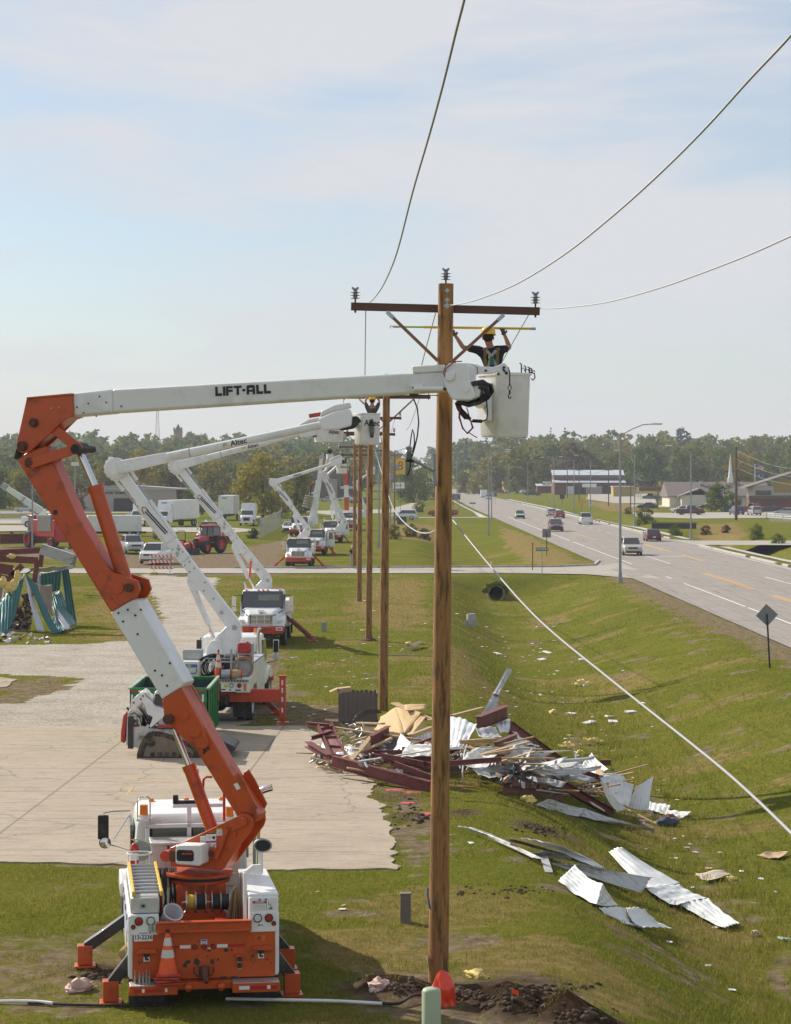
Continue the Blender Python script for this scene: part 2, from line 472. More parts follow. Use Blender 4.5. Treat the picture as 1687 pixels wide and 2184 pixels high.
g_=44+np.cumsum(1.2*1.105**np.arange(0,52));g2=-34-np.cumsum(1.2*1.105**np.arange(0,52))
xs=np.concatenate([g2[::-1],xs,g_])
X,Y=np.meshgrid(xs,ys)
Z=terrain(X,Y)
zr,zg,zb=zone_at(X,Y)
heap=np.zeros_like(X)
for(u,v,a,s)in((1000,2130,.24,.45),(1045,2125,.30,.35),(1090,2150,.26,.5),(1150,2165,.24,.55),(1215,2175,.20,.5),(1280,2190,.2,.6),(800,2110,.20,.5),(860,2112,.26,.4),(905,2118,.22,.35),(1120,2100,.12,.7),(250,2080,.14,.4),(190,2068,.14,.3),(845,1700,.12,.6),(870,1745,.12,.5),(985,1735,.15,.4),(1130,1762,.14,.5),(1180,1775,.10,.5)):
 p=gter(u,v)
 heap+=a*np.exp(-((X-p.x)**2+((Y-p.y)*0.8)**2)/s**2)
lump=(fbm(X,Y,0.45,2)-0.45)
Z=Z+heap*(0.55+2.2*lump)
zr=np.maximum(zr,np.clip(heap*9,0,1))
ny,nx=X.shape
me=bpy.data.meshes.new('ground')
vs=np.stack([X.ravel(),Y.ravel(),Z.ravel()],1)
idx=np.arange(nx*ny).reshape(ny,nx)
fs=np.stack([idx[:-1,:-1].ravel(),idx[:-1,1:].ravel(),idx[1:,1:].ravel(),idx[1:,:-1].ravel()],1)
def np_mesh(name,vs,fs,k=4):
 me=bpy.data.meshes.new(name)
 me.vertices.add(len(vs));me.vertices.foreach_set('co',np.asarray(vs,np.float32).ravel())
 me.loops.add(len(fs)*k);me.loops.foreach_set('vertex_index',np.asarray(fs,np.int32).ravel())
 me.polygons.add(len(fs));me.polygons.foreach_set('loop_start',np.arange(0,len(fs)*k,k,dtype=np.int32))
 me.update(calc_edges=True)
 return me
me=np_mesh('ground',vs,fs)
me.polygons.foreach_set('use_smooth',np.ones(len(fs),bool))
ca=me.color_attributes.new('zone','FLOAT_COLOR','POINT')
ca.data.foreach_set('color',np.stack([zr.ravel(),zg.ravel(),zb.ravel(),np.clip(heap.ravel()*6,0,1)],1).astype(np.float32).ravel())
ground=bpy.data.objects.new('ground',me);COL.objects.link(ground);tag(ground,kind='structure')
def grass_nodes(m,blades=False):
 n,l=m.node_tree.nodes,m.node_tree.links
 geo=n.new('ShaderNodeNewGeometry')
 def nz(s,d=4,ro=0.55,vec=None):
  k=n.new('ShaderNodeTexNoise');k.inputs['Scale'].default_value=s;k.inputs['Detail'].default_value=d;k.inputs['Roughness'].default_value=ro
  l.new(vec or geo.outputs['Position'],k.inputs['Vector']);return k.outputs['Fac']
 def ramp(f,stops):
  r=n.new('ShaderNodeValToRGB');e=r.color_ramp.elements
  while len(e)<len(stops):e.new(0.5)
  for q,(p,c)in zip(e,stops):q.position=p;q.color=(*c,1)
  l.new(f,r.inputs['Fac']);return r.outputs['Color']
 def mix(f,a,b,t='MIX'):
  k=n.new('ShaderNodeMix');k.data_type='RGBA';k.blend_type=t
  if isinstance(f,float):k.inputs['Factor'].default_value=f
  else:l.new(f,k.inputs['Factor'])
  for nm,q in(('A',a),('B',b)):
   if isinstance(q,tuple):k.inputs[nm].default_value=(*q,1)
   else:l.new(q,k.inputs[nm])
  return k.outputs['Result']
 big=nz(0.11,5);mid=nz(0.8,5);fine=nz(7.0,6,0.7)
 c1=ramp(big,[(0.33,(0.094,0.124,0.013)),(0.5,(0.176,0.180,0.026)),(0.66,(0.275,0.205,0.058))])
 c2=ramp(mid,[(0.30,(0.076,0.104,0.013)),(0.52,(0.162,0.168,0.028)),(0.72,(0.27,0.205,0.070))])
 g=mix(0.5,c1,c2)
 return n,l,geo,nz,ramp,mix,g,fine
gm=bpy.data.materials.new('grass_ground');gm.use_nodes=True
n,l,geo,nz_,ramp_,mix_,g,fine=grass_nodes(gm)
g=mix_(0.55,g,ramp_(fine,[(0.30,(0.040,0.056,0.007)),(0.5,(0.112,0.126,0.018)),(0.72,(0.23,0.195,0.06))]))
at=n.new('ShaderNodeVertexColor');at.layer_name='zone'
sp=n.new('ShaderNodeSeparateColor');l.new(at.outputs['Color'],sp.inputs['Color'])
def gate(val,lo,hi):
 ad=n.new('ShaderNodeMath');ad.operation='ADD'
 k=n.new('ShaderNodeMath');k.operation='MULTIPLY_ADD';k.inputs[1].default_value=2.0;k.inputs[2].default_value=-1.0
 l.new(nz_(3.2,6,0.7),k.inputs[0]);l.new(val,ad.inputs[0]);l.new(k.outputs[0],ad.inputs[1])
 mr=n.new('ShaderNodeMapRange');mr.inputs['From Min'].default_value=lo;mr.inputs['From Max'].default_value=hi
 l.new(ad.outputs[0],mr.inputs['Value']);return mr.outputs['Result']
g=mix_(gate(sp.outputs['Blue'],0.30,0.75),g,ramp_(nz_(2.2,5),[(0.3,(0.17,0.125,0.045)),(0.7,(0.30,0.215,0.095))]))
dirtc=ramp_(nz_(2.6,8,0.7),[(0.28,(0.085,0.058,0.036)),(0.5,(0.20,0.150,0.100)),(0.72,(0.34,0.275,0.20))])
g=mix_(gate(sp.outputs['Red'],0.28,0.62),g,dirtc)
vor=n.new('ShaderNodeTexVoronoi');vor.inputs['Scale'].default_value=14.0
l.new(geo.outputs['Position'],vor.inputs['Vector'])
sv=n.new('ShaderNodeSeparateColor');l.new(vor.outputs['Color'],sv.inputs['Color'])
grav=mix_(0.5,ramp_(sv.outputs['Red'],[(0.0,(0.21,0.19,0.16)),(0.5,(0.42,0.38,0.33)),(1.0,(0.60,0.56,0.50))]),ramp_(nz_(0.5,7,0.65),[(0.32,(0.30,0.235,0.165)),(0.5,(0.44,0.385,0.31)),(0.7,(0.54,0.50,0.43))]))
g=mix_(gate(sp.outputs['Green'],0.35,0.55),g,grav)
g=mix_(at.outputs['Alpha'],g,ramp_(nz_(4,8,0.7),[(0.3,(0.016,0.010,0.006)),(0.62,(0.058,0.036,0.022)),(0.8,(0.11,0.075,0.048))]))
b=n['Principled BSDF'];b.inputs['Roughness'].default_value=1.0;b.inputs['Specular IOR Level'].default_value=0.0
l.new(g,b.inputs['Base Color'])
bp=n.new('ShaderNodeBump');bp.inputs['Strength'].default_value=0.9;bp.inputs['Distance'].default_value=0.09
l.new(nz_(6.5,7,0.75),bp.inputs['Height']);l.new(bp.outputs['Normal'],b.inputs['Normal'])
me.materials.append(gm)
# ---- concrete and road surfaces
def paving(name,base,joint=None,lo=0.86,hi=1.1,crack=0.7,stain=(0.20,0.165,0.13),jd=(4.6,4.6),streak=False):
 m=bpy.data.materials.new(name);m.use_nodes=True
 n,l,geo,nz_,ramp_,mix_,_g,fine=grass_nodes(m)
 k=lambda f:tuple(c*f for c in base)
 c=ramp_(nz_(0.35,8,0.62),[(0.3,k(lo)),(0.5,base),(0.7,k(hi))])
 c=mix_(0.35,c,ramp_(nz_(9.0,8,0.75),[(0.3,k(0.72)),(0.5,base),(0.72,k(1.2))]))
 mp=n.new('ShaderNodeMapping');mp.inputs['Scale'].default_value=(0.55,2.4,1)if not streak else(1.9,0.03,1)
 l.new(geo.outputs['Position'],mp.inputs['Vector'])
 s=n.new('ShaderNodeMapRange');s.inputs['From Min'].default_value=0.50;s.inputs['From Max'].default_value=0.74;s.inputs['To Max'].default_value=0.8
 l.new(nz_(1.4,9,0.7,mp.outputs['Vector']),s.inputs['Value'])
 c=mix_(s.outputs['Result'],c,stain)
 s2=n.new('ShaderNodeMapRange');s2.inputs['From Min'].default_value=0.60;s2.inputs['From Max'].default_value=0.66;s2.inputs['To Max'].default_value=0.7
 l.new(nz_(4.5,5,0.6,mp.outputs['Vector']),s2.inputs['Value']);c=mix_(s2.outputs['Result'],c,k(0.45))
 if crack:
  wv=n.new('ShaderNodeVectorMath');wv.operation='MULTIPLY_ADD';wv.inputs[1].default_value=(1.6,1.6,0)
  nc=n.new('ShaderNodeTexNoise');nc.inputs['Scale'].default_value=0.7;nc.inputs['Detail'].default_value=6
  l.new(geo.outputs['Position'],nc.inputs['Vector']);l.new(nc.outputs['Color'],wv.inputs[0]);l.new(geo.outputs['Position'],wv.inputs[2])
  v=n.new('ShaderNodeTexVoronoi');v.feature='DISTANCE_TO_EDGE';v.inputs['Scale'].default_value=0.17
  l.new(wv.outputs[0],v.inputs['Vector'])
  e=n.new('ShaderNodeMapRange');e.inputs['From Min'].default_value=0.002;e.inputs['From Max'].default_value=0.006
  e.inputs['To Min'].default_value=crack;e.inputs['To Max'].default_value=0
  l.new(v.outputs['Distance'],e.inputs['Value']);c=mix_(e.outputs['Result'],c,(0.10,0.085,0.07))
 if joint:
  br=n.new('ShaderNodeTexBrick');br.offset=0.0;br.inputs['Scale'].default_value=1.0
  br.inputs['Brick Width'].default_value=jd[0];br.inputs['Row Height'].default_value=jd[1];br.inputs['Mortar Size'].default_value=0.035
  br.inputs['Mortar Smooth'].default_value=0.3
  mp2=n.new('ShaderNodeMapping');mp2.inputs['Rotation'].default_value=(0,0,R(2));mp2.inputs['Location'].default_value=(1.6,0.9,0)
  l.new(geo.outputs['Position'],mp2.inputs['Vector']);l.new(mp2.outputs['Vector'],br.inputs['Vector'])
  k2=n.new('ShaderNodeMath');k2.operation='MULTIPLY';k2.inputs[1].default_value=joint
  l.new(br.outputs['Fac'],k2.inputs[0]);c=mix_(k2.outputs[0],c,(0.13,0.115,0.095))
 b=n['Principled BSDF'];b.inputs['Roughness'].default_value=0.95;b.inputs['Specular IOR Level'].default_value=0.08
 l.new(c,b.inputs['Base Color'])
 bp=n.new('ShaderNodeBump');bp.inputs['Strength'].default_value=0.35;bp.inputs['Distance'].default_value=0.02
 l.new(nz_(16,6,0.7),bp.inputs['Height']);l.new(bp.outputs['Normal'],b.inputs['Normal'])
 return m
slab_m=paving('slab_concrete',(0.40,0.335,0.258),0.6,crack=0.45)
road_m=paving('road_concrete',(0.31,0.28,0.25),0.35,crack=0.3,stain=(0.235,0.22,0.205),jd=(3.8,6.0),streak=True)
street_m=paving('street_concrete',(0.40,0.37,0.32),0.3,crack=0.4)
walk_m=paving('walk_concrete',(0.52,0.50,0.46),0.5,crack=0,jd=(1.5,1.5))
paint_w=mat('road_white',(0.66,0.65,0.62),0.8,var=0.12,dirt=(0.34,0.32,0.29),dscale=2.0,damt=0.6,dlo=0.5)
paint_y=mat('road_yellow',(0.62,0.33,0.045),0.8,var=0.12,dirt=(0.36,0.27,0.14),dscale=2.0,damt=0.6,dlo=0.5)
def flat_sheet(name,poly,z,m,thick=0.0,jag=0.0,follow=True,kind='structure',step=1.0):
 """horizontal sheet with a slightly broken outline lying on the ground"""
 pts=[]
 n0=len(poly)
 for i in range(n0):
  a,b=V((*poly[i],0)),V((*poly[(i+1)%n0],0))
  k=max(1,int((b-a).length/step))if jag else 1
  for j in range(k):
   p=a.lerp(b,j/k)
   if jag:p=p+V((noise.noise(p*.6)*.35+noise.noise(p*2.1)*.18+rnd.uniform(-.02,.02),noise.noise(p*.6+V((9,0,0)))*.5+noise.noise(p*2.1+V((5,3,0)))*.25,0))
   pts.append(p)
 mb=MB()
 top=[V((p.x,p.y,(th(p.x,p.y)if follow else 0)+z))for p in pts]
 mb.add(top,[tuple(range(len(top)))])
 if thick:
  n=len(top)
  mb2=[p-V((0,0,thick))for p in top]
  mb.add(top+mb2,[(i,(i+1)%n,n+(i+1)%n,n+i)for i in range(n)])
 o=mb.build(name,m,ang=0,fix=False)
 for pl in o.data.polygons:pass
 import bmesh
 bm=bmesh.new();bm.from_mesh(o.data);bmesh.ops.triangulate(bm,faces=[f for f in bm.faces if len(f.verts)>4])
 for f in bm.faces:
  if f.normal.z<-0.5:f.normal_flip()
 bm.to_mesh(o.data);bm.free()
 return tag(o,kind=kind)
slab_poly=world_poly([(-140,1549),(300,1547),(640,1551),(705,1582),(770,1660),(838,1760),(842,1858),(560,1858),(238,1845),(-140,1838)])
flat_sheet('yard_slab',slab_poly,0.032,slab_m,0.2,0.07,step=0.22)
apron=world_poly([(-90,1376),(150,1374),(285,1366),(345,1400),(210,1446),(120,1441),(-20,1436),(-90,1440)])
flat_sheet('apron_corner',world_poly([(-90,1442),(-5,1446),(40,1450),(10,1466),(-90,1472)]),0.036,slab_m,0.2,0.05)
pad=world_poly([(-80,1553),(60,1552),(60,1556),(-80,1560)])
def strip(name,xf0,xf1,y0,y1,dy,z,m,dx=None):
 mb=MB();k=max(1,int((y1-y0)/dy))
 def P(i,j):
  y=y0+(y1-y0)*j;a,b=xf0(y),xf1(y);x=a+(b-a)*i
  return V((x,y,th(x,y)+z(y)))
 mb.grid(P,4 if dx is None else dx,k)
 return tag(mb.build(name,m,ang=60,fix=False),kind='structure')
rz_=lambda y:0.05+0.35*float(smooth(450,900,np.array(y)))
strip('main_road',lambda y:float(road_cx(y)-road_hw(y)),lambda y:float(road_cx(y)+road_hw(y)),-40,1700,6,rz_,road_m,8)
cross=[(-70,188.2),(10,188.6),(15.5,187),(18.2,180),(19.2,176),(20.5,176),(20.5,214),(18.9,214),(17.6,204),(14,200.5),(0,198.6),(-24,198.0),(-70,197.6)]
flat_sheet('cross_street',cross,0.046,street_m)
kerb=MB()
for a,b in((((17.6,204.2),(14,200.8))),((14,200.8),(0,198.9)),((0,198.9),(-14,198.3)),((18.9,214),(17.6,204.2))):
 kerb.bar((a[0],a[1],0.1),(b[0],b[1],0.1),0.18,0.2)
tag(kerb.build('street_kerb',walk_m),kind='structure')
side=[(33.4,262),(34.2,261),(36,263.5),(140,258),(140,279),(36,280.5),(34.2,285),(33.2,286)]
flat_sheet('side_street',side,0.044,street_m)
def kerb_run(y0,y1):
 mb=MB();y=y0
 while y<y1:
  L=min(3.0 if y<420 else 8.0,y1-y)
  a=float(road_cx(y)+road_hw(y))+0.1;b2=float(road_cx(y+L)+road_hw(y+L))+0.1
  if rnd.random()>0.12:
   mb.bar((a,y,th(a,y)+0.10),(b2,y+L-0.04,th(b2,y+L)+0.10),0.22,0.24)
  y+=L
 return mb
for a,b in((120,260),(287,900)):
 tag(kerb_run(a,b).build('road_kerb',walk_m),kind='structure')
for a,b in((120,258),(288,420),(440,720)):
 strip('sidewalk',lambda y:float(road_cx(y)+road_hw(y))+2.0,lambda y:float(road_cx(y)+road_hw(y))+3.2,a,b,6,lambda y:0.05,walk_m,1)
strip('footpath',lambda y:float(road_cx(y)-road_hw(y))-2.4+0.9*float(smooth(430,500,np.array(y))),lambda y:float(road_cx(y)-road_hw(y))-1.0,425,700,8,lambda y:0.05,walk_m,1)
tag(flat_sheet('path_crossing',[(2,424),(18,426),(18.6,432),(2,428)],0.05,walk_m))
def marks(name,segs,w,m):
 mb=MB()
 for x,y0,y1 in segs:
  k=max(1,int((y1-y0)/12))
  o=x-float(road_cx(180))
  mb.grid(lambda i,j:V((float(road_cx(y0+(y1-y0)*j))+o+(i-.5)*w,y0+(y1-y0)*j,th(float(road_cx(y0))+o,y0+(y1-y0)*j)+rz_(y0+(y1-y0)*j)+0.006)),1,k)
 return tag(mb.build(name,m,ang=0,fix=False),kind='structure')
marks('edge_line',[(21.35,100,182),(21.25,207,430),(33.6,130,255),(33.6,290,600)],0.15,paint_w)
marks('lane_line',[(29.1,100,186),(24.8,208,229),(24.8,240,244),(29.6,290,294)]+[(29.4,y,y+4)for y in range(300,640,14)],0.15,paint_w)
marks('centre_line',[(25.06,100,188),(25.36,100,188),(28.5,214,266),(28.8,214,266),(24.6,282,330),(24.6,345,380)]+[(25.0,y,y+22)for y in range(395,700,40)],0.15,paint_y)
sb=MB();sb.grid(lambda i,j:V((25.6+2.9*i,226+0.55*j,0.05+th(27,226)+0.007)),4,1)
tag(sb.build('stop_line',paint_w,ang=0,fix=False),kind='structure')
lots={'motel_lot':[(1255,1059),(1395,1060),(1400,1073),(1310,1073),(1250,1066)],'church_lot':[(1345,1092),(1420,1094),(1700,1091),(1700,1104),(1480,1106),(1360,1102)],'church_drive':[(1345,1076),(1560,1079),(1560,1083),(1345,1081)],'clinic_lot':[(-60,1090),(210,1090),(300,1088),(380,1091),(380,1093),(-60,1096)],'dealer_lot':[(-60,1120),(215,1122),(500,1126),(560,1131),(505,1136),(215,1134),(-60,1135)],'dealer_drive':[(-60,1107),(60,1106),(120,1113),(110,1117),(-60,1117)],'restaurant_lot':[(640,1090),(830,1086),(880,1072),(900,1074),(880,1092),(700,1098)],}
for k,p in lots.items():
 flat_sheet(k,world_poly(p),0.06,street_m)
# ---- grass blades (uncountable: one object)
def blade_field(name,areas,seed):
 rs=np.random.RandomState(seed)
 P=[];H_=[];W_=[]
 for y0,y1,den,h,w in areas:
  A=(y1-y0)*0.36*(y0+y1)/2*1.0
  k=int(A*den)
  y=np.sqrt(rs.rand(k)*(y1**2-y0**2)+y0**2)
  x=(rs.rand(k)-0.5)*0.375*y
  r,g,b=zone_at(x,y)
  ok=~in_poly(x,y,slab_poly)&~in_poly(x,y,apron)&((r+(fbm(x,y,0.4,2)-0.5))<0.42)&(g<0.5)
  ok&=(x<road_cx(y)-road_hw(y)-0.6)
  cl=fbm(x,y,0.9,3)
  ok&=rs.rand(k)<0.25+1.3*cl
  x,y,cl,b=x[ok],y[ok],cl[ok],b[ok]
  ditch=np.exp(-((x-7.6)/1.6)**2)*(y<110)
  P.append(np.stack([x,y],1));H_.append(h*(0.45+1.0*rs.rand(len(x)))*(0.6+0.9*cl)*(1+1.3*ditch));W_.append(np.full(len(x),w))
 P=np.concatenate(P);h=np.concatenate(H_);w=np.concatenate(W_)
 x,y=P[:,0],P[:,1]
 ix=np.clip(np.searchsorted(xs,x)-1,0,nx-2);iy=np.clip(np.searchsorted(ys,y)-1,0,ny-2)
 fx=(x-xs[ix])/(xs[ix+1]-xs[ix]);fy=(y-ys[iy])/(ys[iy+1]-ys[iy])
 z=(Z[iy,ix]*(1-fx)+Z[iy,ix+1]*fx)*(1-fy)+(Z[iy+1,ix]*(1-fx)+Z[iy+1,ix+1]*fx)*fy-0.01
 n_=len(x)
 a=rs.rand(n_)*np.pi;lean=rs.randn(n_,2)*0.45
 dx,dy=np.cos(a)*w/2,np.sin(a)*w/2
 v0=np.stack([x-dx,y-dy,z],1);v1=np.stack([x+dx,y+dy,z],1)
 v2=np.stack([x+lean[:,0]*h,y+lean[:,1]*h,z+h],1)
 vs=np.stack([v0,v1,v2],1).reshape(-1,3)
 me=np_mesh(name,vs,np.arange(n_*3).reshape(-1,3),3)
 at=me.attributes.new('shade','FLOAT','POINT')
 at.data.foreach_set('value',np.repeat(rs.rand(n_),3).astype(np.float32))
 o=bpy.data.objects.new(name,me);COL.objects.link(o)
 return o
grass=blade_field('grass',[(33,48,420,0.062,0.014),(48,68,200,0.065,0.020),(68,100,80,0.07,0.03),(100,150,22,0.075,0.045),(150,187,10,0.08,0.06)],3)
bm_=bpy.data.materials.new('grass_blades');bm_.use_nodes=True
n,l,geo,nz_,ramp_,mix_,g,fine=grass_nodes(bm_)
a_=n.new('ShaderNodeAttribute');a_.attribute_name='shade'
g=mix_(0.6,g,ramp_(a_.outputs['Fac'],[(0.0,(0.100,0.132,0.013)),(0.55,(0.208,0.215,0.032)),(0.85,(0.33,0.285,0.072)),(1.0,(0.45,0.36,0.14))]))
b=n['Principled BSDF'];b.inputs['Roughness'].default_value=1.0;b.inputs['Specular IOR Level'].default_value=0.0
l.new(g,b.inputs['Base Color'])
tr_=n.new('ShaderNodeBsdfTranslucent');l.new(g,tr_.inputs['Color']);ms_=n.new('ShaderNodeMixShader');ms_.inputs['Fac'].default_value=0.5
l.new(b.outputs['BSDF'],ms_.inputs[1]);l.new(tr_.outputs['BSDF'],ms_.inputs[2]);l.new(ms_.outputs['Shader'],n['Material Output'].inputs['Surface'])
grass.data.materials.append(bm_)
tag(grass,'short mown grass with straw-coloured tips covering the verge and ditch','grass',kind='stuff')
import bisect
_xl,_yl,_zl=xs.tolist(),ys.tolist(),Z.tolist()
def th(x,y):
 i=min(max(bisect.bisect_right(_xl,x)-1,0),nx-2);j=min(max(bisect.bisect_right(_yl,y)-1,0),ny-2)
 fx=(x-_xl[i])/(_xl[i+1]-_xl[i]);fy=(y-_yl[j])/(_yl[j+1]-_yl[j])
 a,b=_zl[j],_zl[j+1]
 return(a[i]*(1-fx)+a[i+1]*fx)*(1-fy)+(b[i]*(1-fx)+b[i+1]*fx)*fy
# ==== utility poles and conductors
def wobble_pole(base,top,r0,r1,seed,n=14,k=14):
 q=random.Random(seed);mb=MB();rings=[]
 for i in range(k+1):
  t=i/k;c=base.lerp(top,t)
  rr=r0+(r1-r0)*t
  ring=[]
  for j in range(n):
   a=2*math.pi*j/n
   f=1+0.035*noise.noise(V((math.cos(a)*1.3,math.sin(a)*1.3,t*9+seed)))
   ring.append(c+V((math.cos(a)*rr*f,math.sin(a)*rr*f,0)))
  rings.append(ring)
 mb.loft(rings)
 return mb
ins_m=mat('insulator_grey',(0.22,0.225,0.24),0.25,var=0.1,coat=0.4)
def insulator(parent,p,s=1.0):
 mb=MB();M=Matrix.Translation(p)@Matrix.Diagonal((s,s,s,1))
 mb.lathe([(0.014,-0.02),(0.014,0.07)],8,1,M)
 mb.lathe([(0.03,0.06),(0.085,0.072),(0.034,0.082),(0.036,0.105),(0.088,0.117),(0.036,0.127),(0.036,0.15),(0.088,0.162),(0.036,0.175),(0.032,0.20),(0.05,0.215),(0.046,0.23)],14,0,M)
 for sx in(-1,1):
  mb.bar(M@V((sx*0.02,0,0.225)),M@V((sx*0.055,0,0.243)),0.05*s,0.028*s,0)
 o=mb.build('insulator',[ins_m,dark],parent)
 return o
def utility_pole(base,top,r0,r1,label,seed,arm=None,half=1.52,tilt=0.0,brace=True,group='new wooden utility poles in a row',top_ins=True,rig=True):
 base,top=V(base),V(top)
 t=thing('utility_pole',label,'utility pole',base,0,group)
 wobble_pole(base-V((0,0,0.3)),top,r0,r1,seed).build('pole_shaft',woodpole,t,world=True,ang=60)
 if arm:
  for az,hf in(arm if isinstance(arm,list)else[(arm,half)]):
   k=(az-base.z)/(top.z-base.z);c=base.lerp(top,k);c.y+=r1+0.05
   e=V((hf,0,-tilt*hf))
   m=MB();m.bar(c-e,c+e,0.095,0.125);m.build('crossarm',woodarm,t,world=True,bev=0.006)
   for sx in(-0.955,0.955):
    q=c+e*sx+V((0,0,0.0625))
    insulator(t,q-t.location)
    m=MB();m.cyl(q-V((0,0,0.125)),q-V((0,0,0.165)),0.02,0.012,8);m.build('bolt',dark,t,world=True)
   if brace and hf>1.2:
    for sx in(-1,1):
     p=c+e*(0.60*sx)+V((0,-0.01,-0.10));q=c+V((sx*0.10,-0.03,-0.86))
     m=MB();m.bar(p,q,0.05,0.075,up=V((0,1,0)));b=m.build('brace',woodbrace,t,world=True)
     m=MB();d=(q-p).normalized();m.bar(p-d*0.04,p+d*0.10,0.062,0.085,up=V((0,1,0)));m.build('brace_end',steel,b,world=True)
 if top_ins:insulator(t,top-t.location)
 return t
pole1=utility_pole((0.68,37.0,-0.05),(0.808,37.0,11.24),0.165,0.122,'nearest tall brown wooden utility pole, an orange bag at its foot',3,arm=10.85,tilt=0.026)
for zz,sz in((10.88,0.075),(11.12,0.06),(10.97,0.06)):
 k=(zz+0.05)/11.29
 m=MB();m.box((0.68+0.128*k+0.02,37.0-0.128,zz),(sz,0.02,sz),rot=(0,R(40),0));m.cyl((0.70+0.128*k,36.87,zz),(0.70+0.128*k,36.84,zz),0.014)
 m.build('washer_plate',steel,pole1,world=True)
m=MB();m.tube([px(913,1893,36.83),px(912,1905,36.8),px(915,1925,36.8),px(918,1938,36.83)],0.016);m.build('cable_end',mat('blue_cable',(0.08,0.12,0.25),0.5),pole1,world=True)
pole_spec=[(817,1515,824.5,11.4,'brown wooden utility pole rising beside the picket fence at the debris heap',[(10.85,1.53),(9.9,0.0)]),(786,1366,791,11.3,'brown wooden utility pole with a ring of soil at its foot',[(10.9,1.5),(10.1,1.2)]),(766,1283,769,11.2,'brown wooden utility pole on the grass just before the cross street, fourth from the camera',[(10.8,1.5)]),(755.5,1210,757,11.0,'brown wooden utility pole just beyond the cross street where a man stands',[(10.5,1.5),(9.8,1.2)]),(784,1180,785,11.0,'thin brown wooden utility pole beyond the cross street, sixth from the camera',[(10.5,1.4)]),(841,1123,842,11.5,'distant wooden utility pole with transformer cans beside the small white roadside sign',[(11.0,1.3)]),]
poles=[pole1]
for i,(bu,bv,tu,hh,lab,arms)in enumerate(pole_spec):
 b=gter(bu,bv);tp=px(tu,HV,b.y);tp.z=b.z+hh
 a=[(b.z+z0,hf)for z0,hf in arms if hf>0]
 s=1.0 if i<5 else 0.8
 poles.append(utility_pole(b,tp,0.165*s,0.12*s,lab,11+i,arm=a))
for k_,lab in((2,'low ring of dug soil round the foot of the third pole'),):
 q=poles[k_].location;mb=MB();mb.ball((q.x,q.y,q.z-0.02),(0.42,0.42,0.16),16,8,jit=0.14)
 tag(mb.build('soil_heap',mat('dug_soil',(0.075,0.046,0.026),0.95,var=0.4,scale=9,bump=0.5),ang=80),lab,'soil heap')
for dz,dx in((8.6,0.45),(7.2,-0.45)):
 m=MB();q=poles[6].location;m.cyl((q.x+dx,q.y-0.1,q.z+dz),(q.x+dx,q.y-0.1,q.z+dz+1.0),0.28);m.build('transformer',galv,poles[6],world=True,bev=0.03)
m=MB();m.tube([px(928,1035,36.9),px(925,1000,36.8)],0.03);m.tube([px(922,1003,36.8),px(890,985,36.7),px(872,982,36.6)],0.022);m.box(px(927,1000,36.82),(0.05,0.06,0.5))
arm_o=m.build('light_bracket',galv,pole1,world=True)
m=MB();m.tube([px(866,982,36.6),px(884,983,36.6)],0.02)
pin=m.build('cutout',dark,arm_o,world=True)
m=MB();c=px(872,980,36.6)
M_=Matrix.Translation(c);m.lathe([(0.03,0),(0.075,0.02),(0.045,0.035),(0.075,0.055),(0.04,0.07),(0.07,0.09),(0.04,0.105),(0.062,0.125),(0.045,0.15),(0.05,0.20),(0.02,0.22)],12,0,M_)
m.build('arrester',ins_m,arm_o,world=True)
m=MB();m.tube([px(882,850,37),px(890,870,36.9),px(893,900,36.8),px(890,930,36.7),px(884,955,36.6),px(878,975,36.6),px(874,1000,36.6),px(869,1015,36.6)],0.013,6)
m.tube([px(874,953,36.6),px(877,930,36.6),px(880,915,36.6),px(883,925,36.6),px(884,945,36.6),px(880,962,36.6)],0.011,6)
m.build('loose_lead',black,pole1,world=True)
wire_m=mat('aluminium_wire',(0.36,0.355,0.35),0.5,0.4,var=0.1)
def wire(name,pts,r,label,mm=None,n=6,sub=6,group=None,ext=0):
 P=[V(p)for p in pts];out=[]
 for i in range(len(P)-1):
  a=P[max(i-1,0)];b=P[i];c=P[i+1];d=P[min(i+2,len(P)-1)]
  for k in range(sub):
   t=k/sub
   out.append(0.5*((2*b)+(c-a)*t+(2*a-5*b+4*c-d)*t*t+(3*b-a-3*c+d)*t**3))
 out.append(P[-1])
 if ext:out.append(out[-1]+(out[-1]-out[-2]).normalized()*ext)
 m=MB();m.tube(out,r,n)
 return tag(m.build(name,mm or wire_m,ang=80),label,'wire',group)
def wire_px(pts,xa,ya,xb,yb):
 """picture points on a wire whose plan is the straight line (xa, ya)-(xb, yb)"""
 out=[]
 for u,v in pts:
  k=(u-CU)/F;s=(xb-xa)/(yb-ya)
  d=(xa-s*ya)/(k-s)
  out.append(px(u,v,d))
 return out
q=px(788,645,36.85);w=px(990,0,13.5)
wire('overhead_wire',wire_px([(788,645),(801,632),(820,603),(846,540),(880,410),(915,290),(945,180),(972,70),(990,0),(1003,-60)],q.x,q.y,w.x,w.y),0.0085,'bare wire climbing steeply from the left end of the near crossarm',ext=24)
q=px(960,651,36.85);w=px(1687,75,14.0)
wire('overhead_wire',wire_px([(940,652),(975,649),(1020,638),(1100,606),(1200,545),(1300,466),(1400,377),(1500,278),(1600,168),(1687,75),(1780,-40)],q.x,q.y,w.x,w.y),0.0085,'bare wire rising from the top of the near pole steeply to the upper right',ext=24)
q=px(1155,657,36.95);w=px(1687,503,22.0)
wire('overhead_wire',wire_px([(1150,657),(1190,657),(1290,645),(1400,616),(1500,581),(1600,542),(1687,503),(1760,470)],q.x,q.y,w.x,w.y),0.0085,'bare wire leaving the right end of the near crossarm almost level',ext=24)
